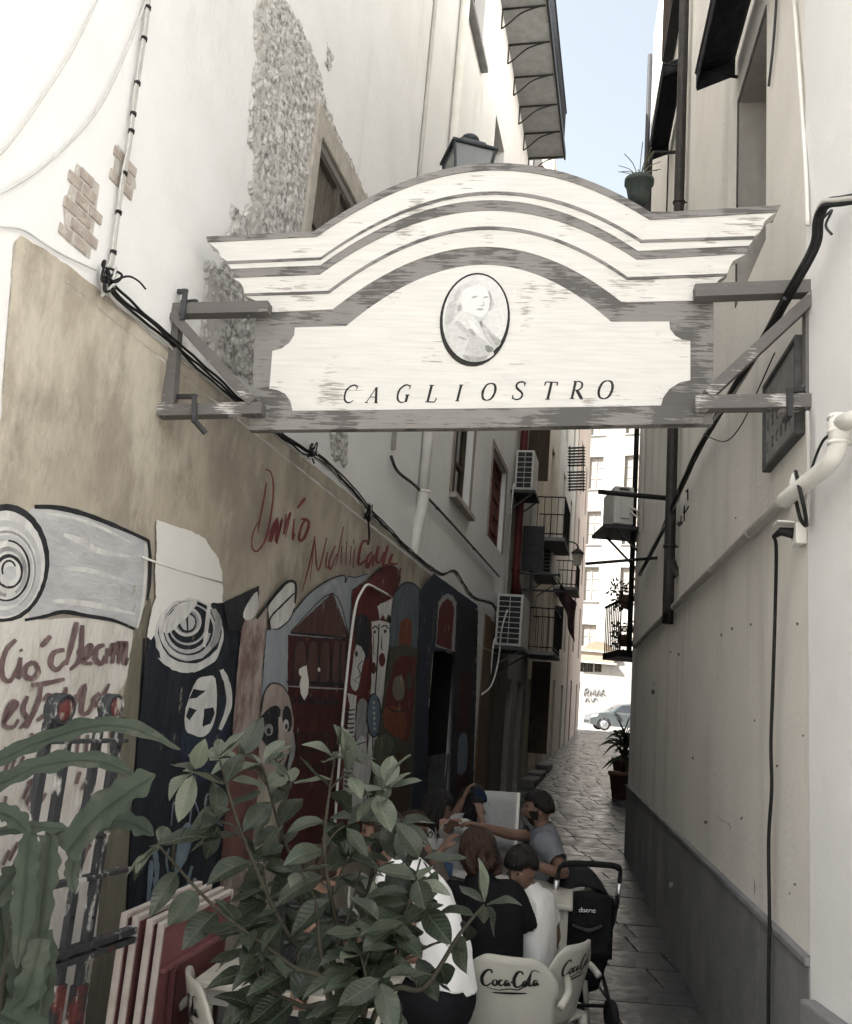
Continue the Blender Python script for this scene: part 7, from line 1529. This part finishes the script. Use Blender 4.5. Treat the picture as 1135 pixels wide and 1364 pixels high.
    def region(fn, off, amp, name, m_, fr=7.0):
        ok_ = [fn(c, v.co+base_) for c, v in zip(cls, bm.verts)]; idx = {}; q = MB(); vs_ = []; fs_ = []
        for f in bm.faces:
            if all(ok_[v.index] for v in f.verts):
                ids = []
                for v in f.verts:
                    if v.index not in idx:
                        p = v.co+base_; fold = noise.noise(Vector((p.x*fr, p.y*fr, p.z*fr*.6)))+.5*noise.noise(Vector((p.x*fr*2.3, p.y*fr*2.3, p.z*fr*1.6+4)))
                        ridge = abs(noise.noise(Vector((p.x*11+p.z*6, p.y*11+p.z*5, p.z*3)))); idx[v.index] = len(vs_); vs_.append(p+v.normal*(off+amp*fold+amp*.9*(.5-ridge)))
                    ids.append(idx[v.index])
                fs_.append(tuple(ids))
        q.add(vs_, fs_, m_, True); o_ = q.build(name, parent=root, recalc=False, solid=.004)
        sm = o_.modifiers.new('smooth', 'SMOOTH'); sm.factor = .5; sm.iterations = 3
    bm.verts.ensure_lookup_table(); bm.verts.index_update()
    hz_ = hip.z-.02
    region(lambda c, p: (c[1] == 'torso' and p.z > hip.z+.03) or (c[1] == 'upper' and c[2] < (sleeve if sleeve < .7 else 2)) or (c[1] == 'fore' and sleeve > .7 and c[2] < .85) or (c[1] == 'hipleg' and p.z > hip.z+.05), .020*k, .011*k, 'shirt', shirt)
    region(lambda c, p: c[1] in ('thigh', 'hipleg') or (c[1] == 'shin' and c[2] < .92) or (c[1] == 'torso' and p.z < hip.z+.13), .013*k, .006*k, 'trousers', trousers)
    bm.free()
    for h0, kn, an, toe in leg:
        q = MB(); q.tube([an-F*.03*k-U*.03, an+F*.04*k-U*.03, toe+F*.02-U*.012, toe+F*.06-U*.018], [.04*k, .045*k, .042*k, .03*k], M_tyre, 10); q.build('shoe', parent=root)
    # ---- hair
    hb = MB()
    def cap(front, low, thick, rough=.007, sides=-.02):
        nu, nv = 36, 22; vs_ = []; keep = []
        for j in range(nv+1):
            ph = math.pi*j/nv
            for i in range(nu):
                th = 2*math.pi*i/nu; x, y, z = math.sin(ph)*math.sin(th), math.sin(ph)*math.cos(th), math.cos(ph); p_ = Vector((x*(.078+thick), y*(.097+thick)-.006, z*(.116+thick)+.004))
                p_ += Vector((x, y, z))*rough*(noise.noise(Vector((th*6, ph*1.5, front*9)))+.6*noise.noise(Vector((th*14, ph*3, 3)))); vs_.append(hc+HM @ (p_*k)); lim = front if y > .25 else (sides+(low-sides)*max(0, min(1, (.25-y)/.7))); keep.append(z*.116 > lim+.008*noise.noise(Vector((th*5, 1, 2))))
        fs_ = []
        for j in range(nv):
            for i in range(nu):
                q_ = (j*nu+i, j*nu+(i+1) % nu, (j+1)*nu+(i+1) % nu, (j+1)*nu+i)
                if all(keep[a] for a in q_): fs_.append(q_)
        hb.add(vs_, fs_, hair, True)
        for q_ in range(170):
            th = rnd(0, 6.283); y0 = math.cos(th); lim = front if y0 > .25 else (sides+(low-sides)*max(0, min(1, (.25-y0)/.7))); pe = math.acos(max(-1, min(1, (lim-.006)/.116))); P_ = []; p0_ = rnd(.05, .5)*pe; sw = rnd(-.35, .35)
            for a_ in range(5):
                ph = p0_+(pe+.04-p0_)*a_/4; t_ = th+sw*(1-a_/4); x, y, z = math.sin(ph)*math.sin(t_), math.sin(ph)*math.cos(t_), math.cos(ph); e_ = thick+.004+rnd(-.002, .003)
                P_.append(hc+HM @ (Vector((x*(.078+e_), y*(.097+e_)-.006, z*(.116+e_)+.004))*k))
            hb.tube(P_, [.0022*k, .0045*k, .0045*k, .004*k, .0015*k], hair, 5)
    H = lambda x, y, z: hc+HM @ (Vector((x, y, z))*k)
    if hairstyle == 'short': cap(.066, -.012, .004, .007, .032)
    if hairstyle == 'boy': cap(.046, -.012, .009, .014, .028)
    if hairstyle in ('long', 'bob', 'bun', 'tied'): cap(.062, -.085, .013, .008, -.03)
    if hairstyle == 'long':
        for a in range(-7, 8):
            t = a/7*2.5; x, y = .083*math.sin(t), -.09*math.cos(t)*1.0
            if y > .045: continue
            hb.tube([H(x*.9, y*.9, .06), H(x*1.12, y*1.1, -.02), H(x*1.2, y*1.15, -.12), H(x*1.1+rnd(-.01, .01), y*1.1, -.20-rnd(0, .05))], [.022*k, .026*k, .024*k, .008*k], hair, 8)
    if hairstyle == 'bun':
        for a in range(15):
            t = a*2.4; hb.tube([H(.05*math.cos(t), -.085+.02*math.sin(t), .03*math.sin(t)), H(.035*math.cos(t+.8), -.125, -.02+.045*math.sin(t+.8)), H(.02*math.cos(t+1.6), -.105, -.06+.03*math.sin(t+1.6))], [.016*k, .02*k, .01*k], hair, 8)
        for a in (-1, 1):
            for q_ in range(4): hb.tube([H(a*(.06+.006*q_), .02-.02*q_, .03), H(a*.086, -.02-.015*q_, -.03), H(a*.075, -.06-.01*q_, -.085), H(a*.05, -.08, -.10)], [.014*k, .02*k, .016*k, .008*k], hair, 8)
    if hairstyle == 'tied':
        hb.tube([H(0, -.09, .02), H(0, -.14, .0), H(0, -.145, -.06), H(0, -.12, -.12)], [.035*k, .035*k, .028*k, .01*k], hair, 10)
    o = hb.build('hair', parent=root, solid=.006)
    for ex in extras:
        if ex == 'glasses':
            q = MB()
            for sx in (-1, 1): q.tube([H(sx*.033+.024*math.cos(a), .105, .008+.020*math.sin(a)) for a in [j*math.pi/8 for j in range(17)]], .0032*k, M_black, 6); q.tube([H(sx*.056, .103, .012), H(sx*.080, .03, .012), H(sx*.080, -.01, .004)], .0025, M_black, 6)
            q.tube([H(-.010, .108, .010), H(.010, .108, .010)], .003, M_black, 6); q.build('glasses', parent=root)
        if ex == 'cap':
            q = MB(); bl = fabric('blue', (.016, .024, .055)); q.grid(lambda u, v: H(.092*math.sin(2*math.pi*u)*math.cos(v*1.5), .11*math.cos(2*math.pi*u)*math.cos(v*1.5), .045+.085*math.sin(v*1.5)), 24, 8, bl); q.grid(lambda u, v: H((u-.5)*.15, .10+.075*v*(1-(2*u-1)**2*.6), .047-.02*v), 10, 4, bl); q.build('cap', parent=root, solid=.005)
        if ex == 'clip':
            q = MB(); 
            for a in range(5): q.tube([H(.015+.006*a, -.145, .045-.02*a), H(.035+.006*a, -.155, .03-.02*a), H(.05, -.13, .02-.02*a)], .004, M_black, 6)
            q.build('hair_clip', parent=root)
    if scarf:
        q = MB(); q.tube([neck+ul*.02+Rt*.085*k*math.cos(a)+fl*(.085*k*math.sin(a)+.01) for a in [j*math.pi/8 for j in range(17)]], .030*k, scarf, 10); q.tube([neck+fl*.09*k+Rt*.03, chest+fl*.165*k+Rt*.05, waist+fl*.16*k+Rt*.06], [.03*k, .04*k, .035*k], scarf, 8); q.tube([neck+fl*.09*k-Rt*.03, chest+fl*.165*k-Rt*.05, waist+fl*.16*k-Rt*.05], [.03*k, .038*k, .03*k], scarf, 8); q.build('scarf', parent=root)
    return root
def PX(x, y, Y): return at(x, y, Y)
def hipat(x, Y, z=.52, y=1200): p = at(x, y, Y); return Vector((p.x, Y, z))
# bearded man in grey T-shirt reaching over the table, seen from his side
person('bearded man in grey T-shirt reaching his arm across the table', hipat(734, 6.35, .55), 1.35, .12, .12, -.12, (PX(704, 1150, 6.0), PX(612, 1096, 6.25)), M_skin2, fabric('grey', (.17, .18, .20)), fabric('dark trousers', (.03, .03, .035)), M_hairk, 'short', 1.0, beard=True, elbow=(0, -.3, -.6), curl=.8)
# woman in black, back to us
person('woman in black top with brown hair pinned up, seen from behind', hipat(652, 4.62, .50, 1250), .10, .16, .25, -.25, (PX(600, 1215, 4.95), PX(690, 1225, 4.95)), M_skin, fabric('black', (.010, .010, .011)), fabric('black2', (.012, .012, .013)), M_hairc, 'bun', .97, .60, extras=('clip',), side_lean=-.10)
# boy in white T-shirt looking down
person('boy in white T-shirt looking down beside the woman in black', hipat(716, 4.80, .50, 1250), .95, .14, 1.5, -.36, (PX(672, 1240, 4.9), PX(690, 1230, 5.1)), M_skin2, fabric('white tee', (.62, .61, .58)), fabric('dark shorts', (.03, .03, .034)), M_hairk, 'boy', .88, .58, side_lean=.0)
# woman with glasses
person('woman with round dark glasses half hidden behind the shrub leaves', hipat(530, 5.85, .44), -2.3, .05, .2, -.10, (PX(575, 1140, 5.8), PX(590, 1130, 5.9)), M_skin, fabric('grey brown', (.12, .10, .09)), fabric('dark', (.03, .03, .03)), M_hairb, 'tied', .95, .9, extras=('glasses',))
# woman with pink scarf
person('dark haired woman with pink scarf looking down at the table', hipat(552, 6.6, .50), -1.7, .08, .15, -.35, (PX(600, 1100, 6.3), PX(590, 1112, 6.4)), M_skin, fabric('pale grey', (.36, .35, .33)), fabric('dark', (.03, .03, .03)), M_hairk, 'long', .97, .9, scarf=fabric('pink', (.26, .06, .085)))
# person in pale shirt and blue cap with hand to the face
person('person in pale shirt and blue cap resting the head on a hand', hipat(590, 7.3, .50), -1.45, .22, .0, -.35, (PX(618, 1062, 7.2), PX(640, 1085, 7.1)), M_skin2, fabric('pale shirt', (.52, .52, .50)), fabric('dark', (.03, .03, .03)), M_hairk, 'long', .98, .6, extras=('cap',))
# man in bright white shirt behind the shrub
person('man in bright white shirt bent forward behind the shrub', hipat(588, 4.2, .64, 1300), 1.35, .52, .0, -.1, (PX(480, 1265, 4.05), PX(490, 1255, 4.3)), M_skin2, fabric('bright white', (.80, .79, .77), (.74, .73, .71)), fabric('black trousers', (.014, .014, .016)), M_hairb, 'short', 1.02, .6)
# person at the left, mostly behind the shrub
person('person in dark clothes with hand on the table behind the shrub', hipat(372, 3.85, .50, 1300), -1.2, .15, .2, -.2, (PX(398, 1262, 3.8), PX(410, 1250, 3.6)), M_skin, fabric('charcoal', (.03, .03, .034)), fabric('striped blue white', (.30, .31, .36), (.03, .035, .07)), M_hairb, 'short', .95, .6)
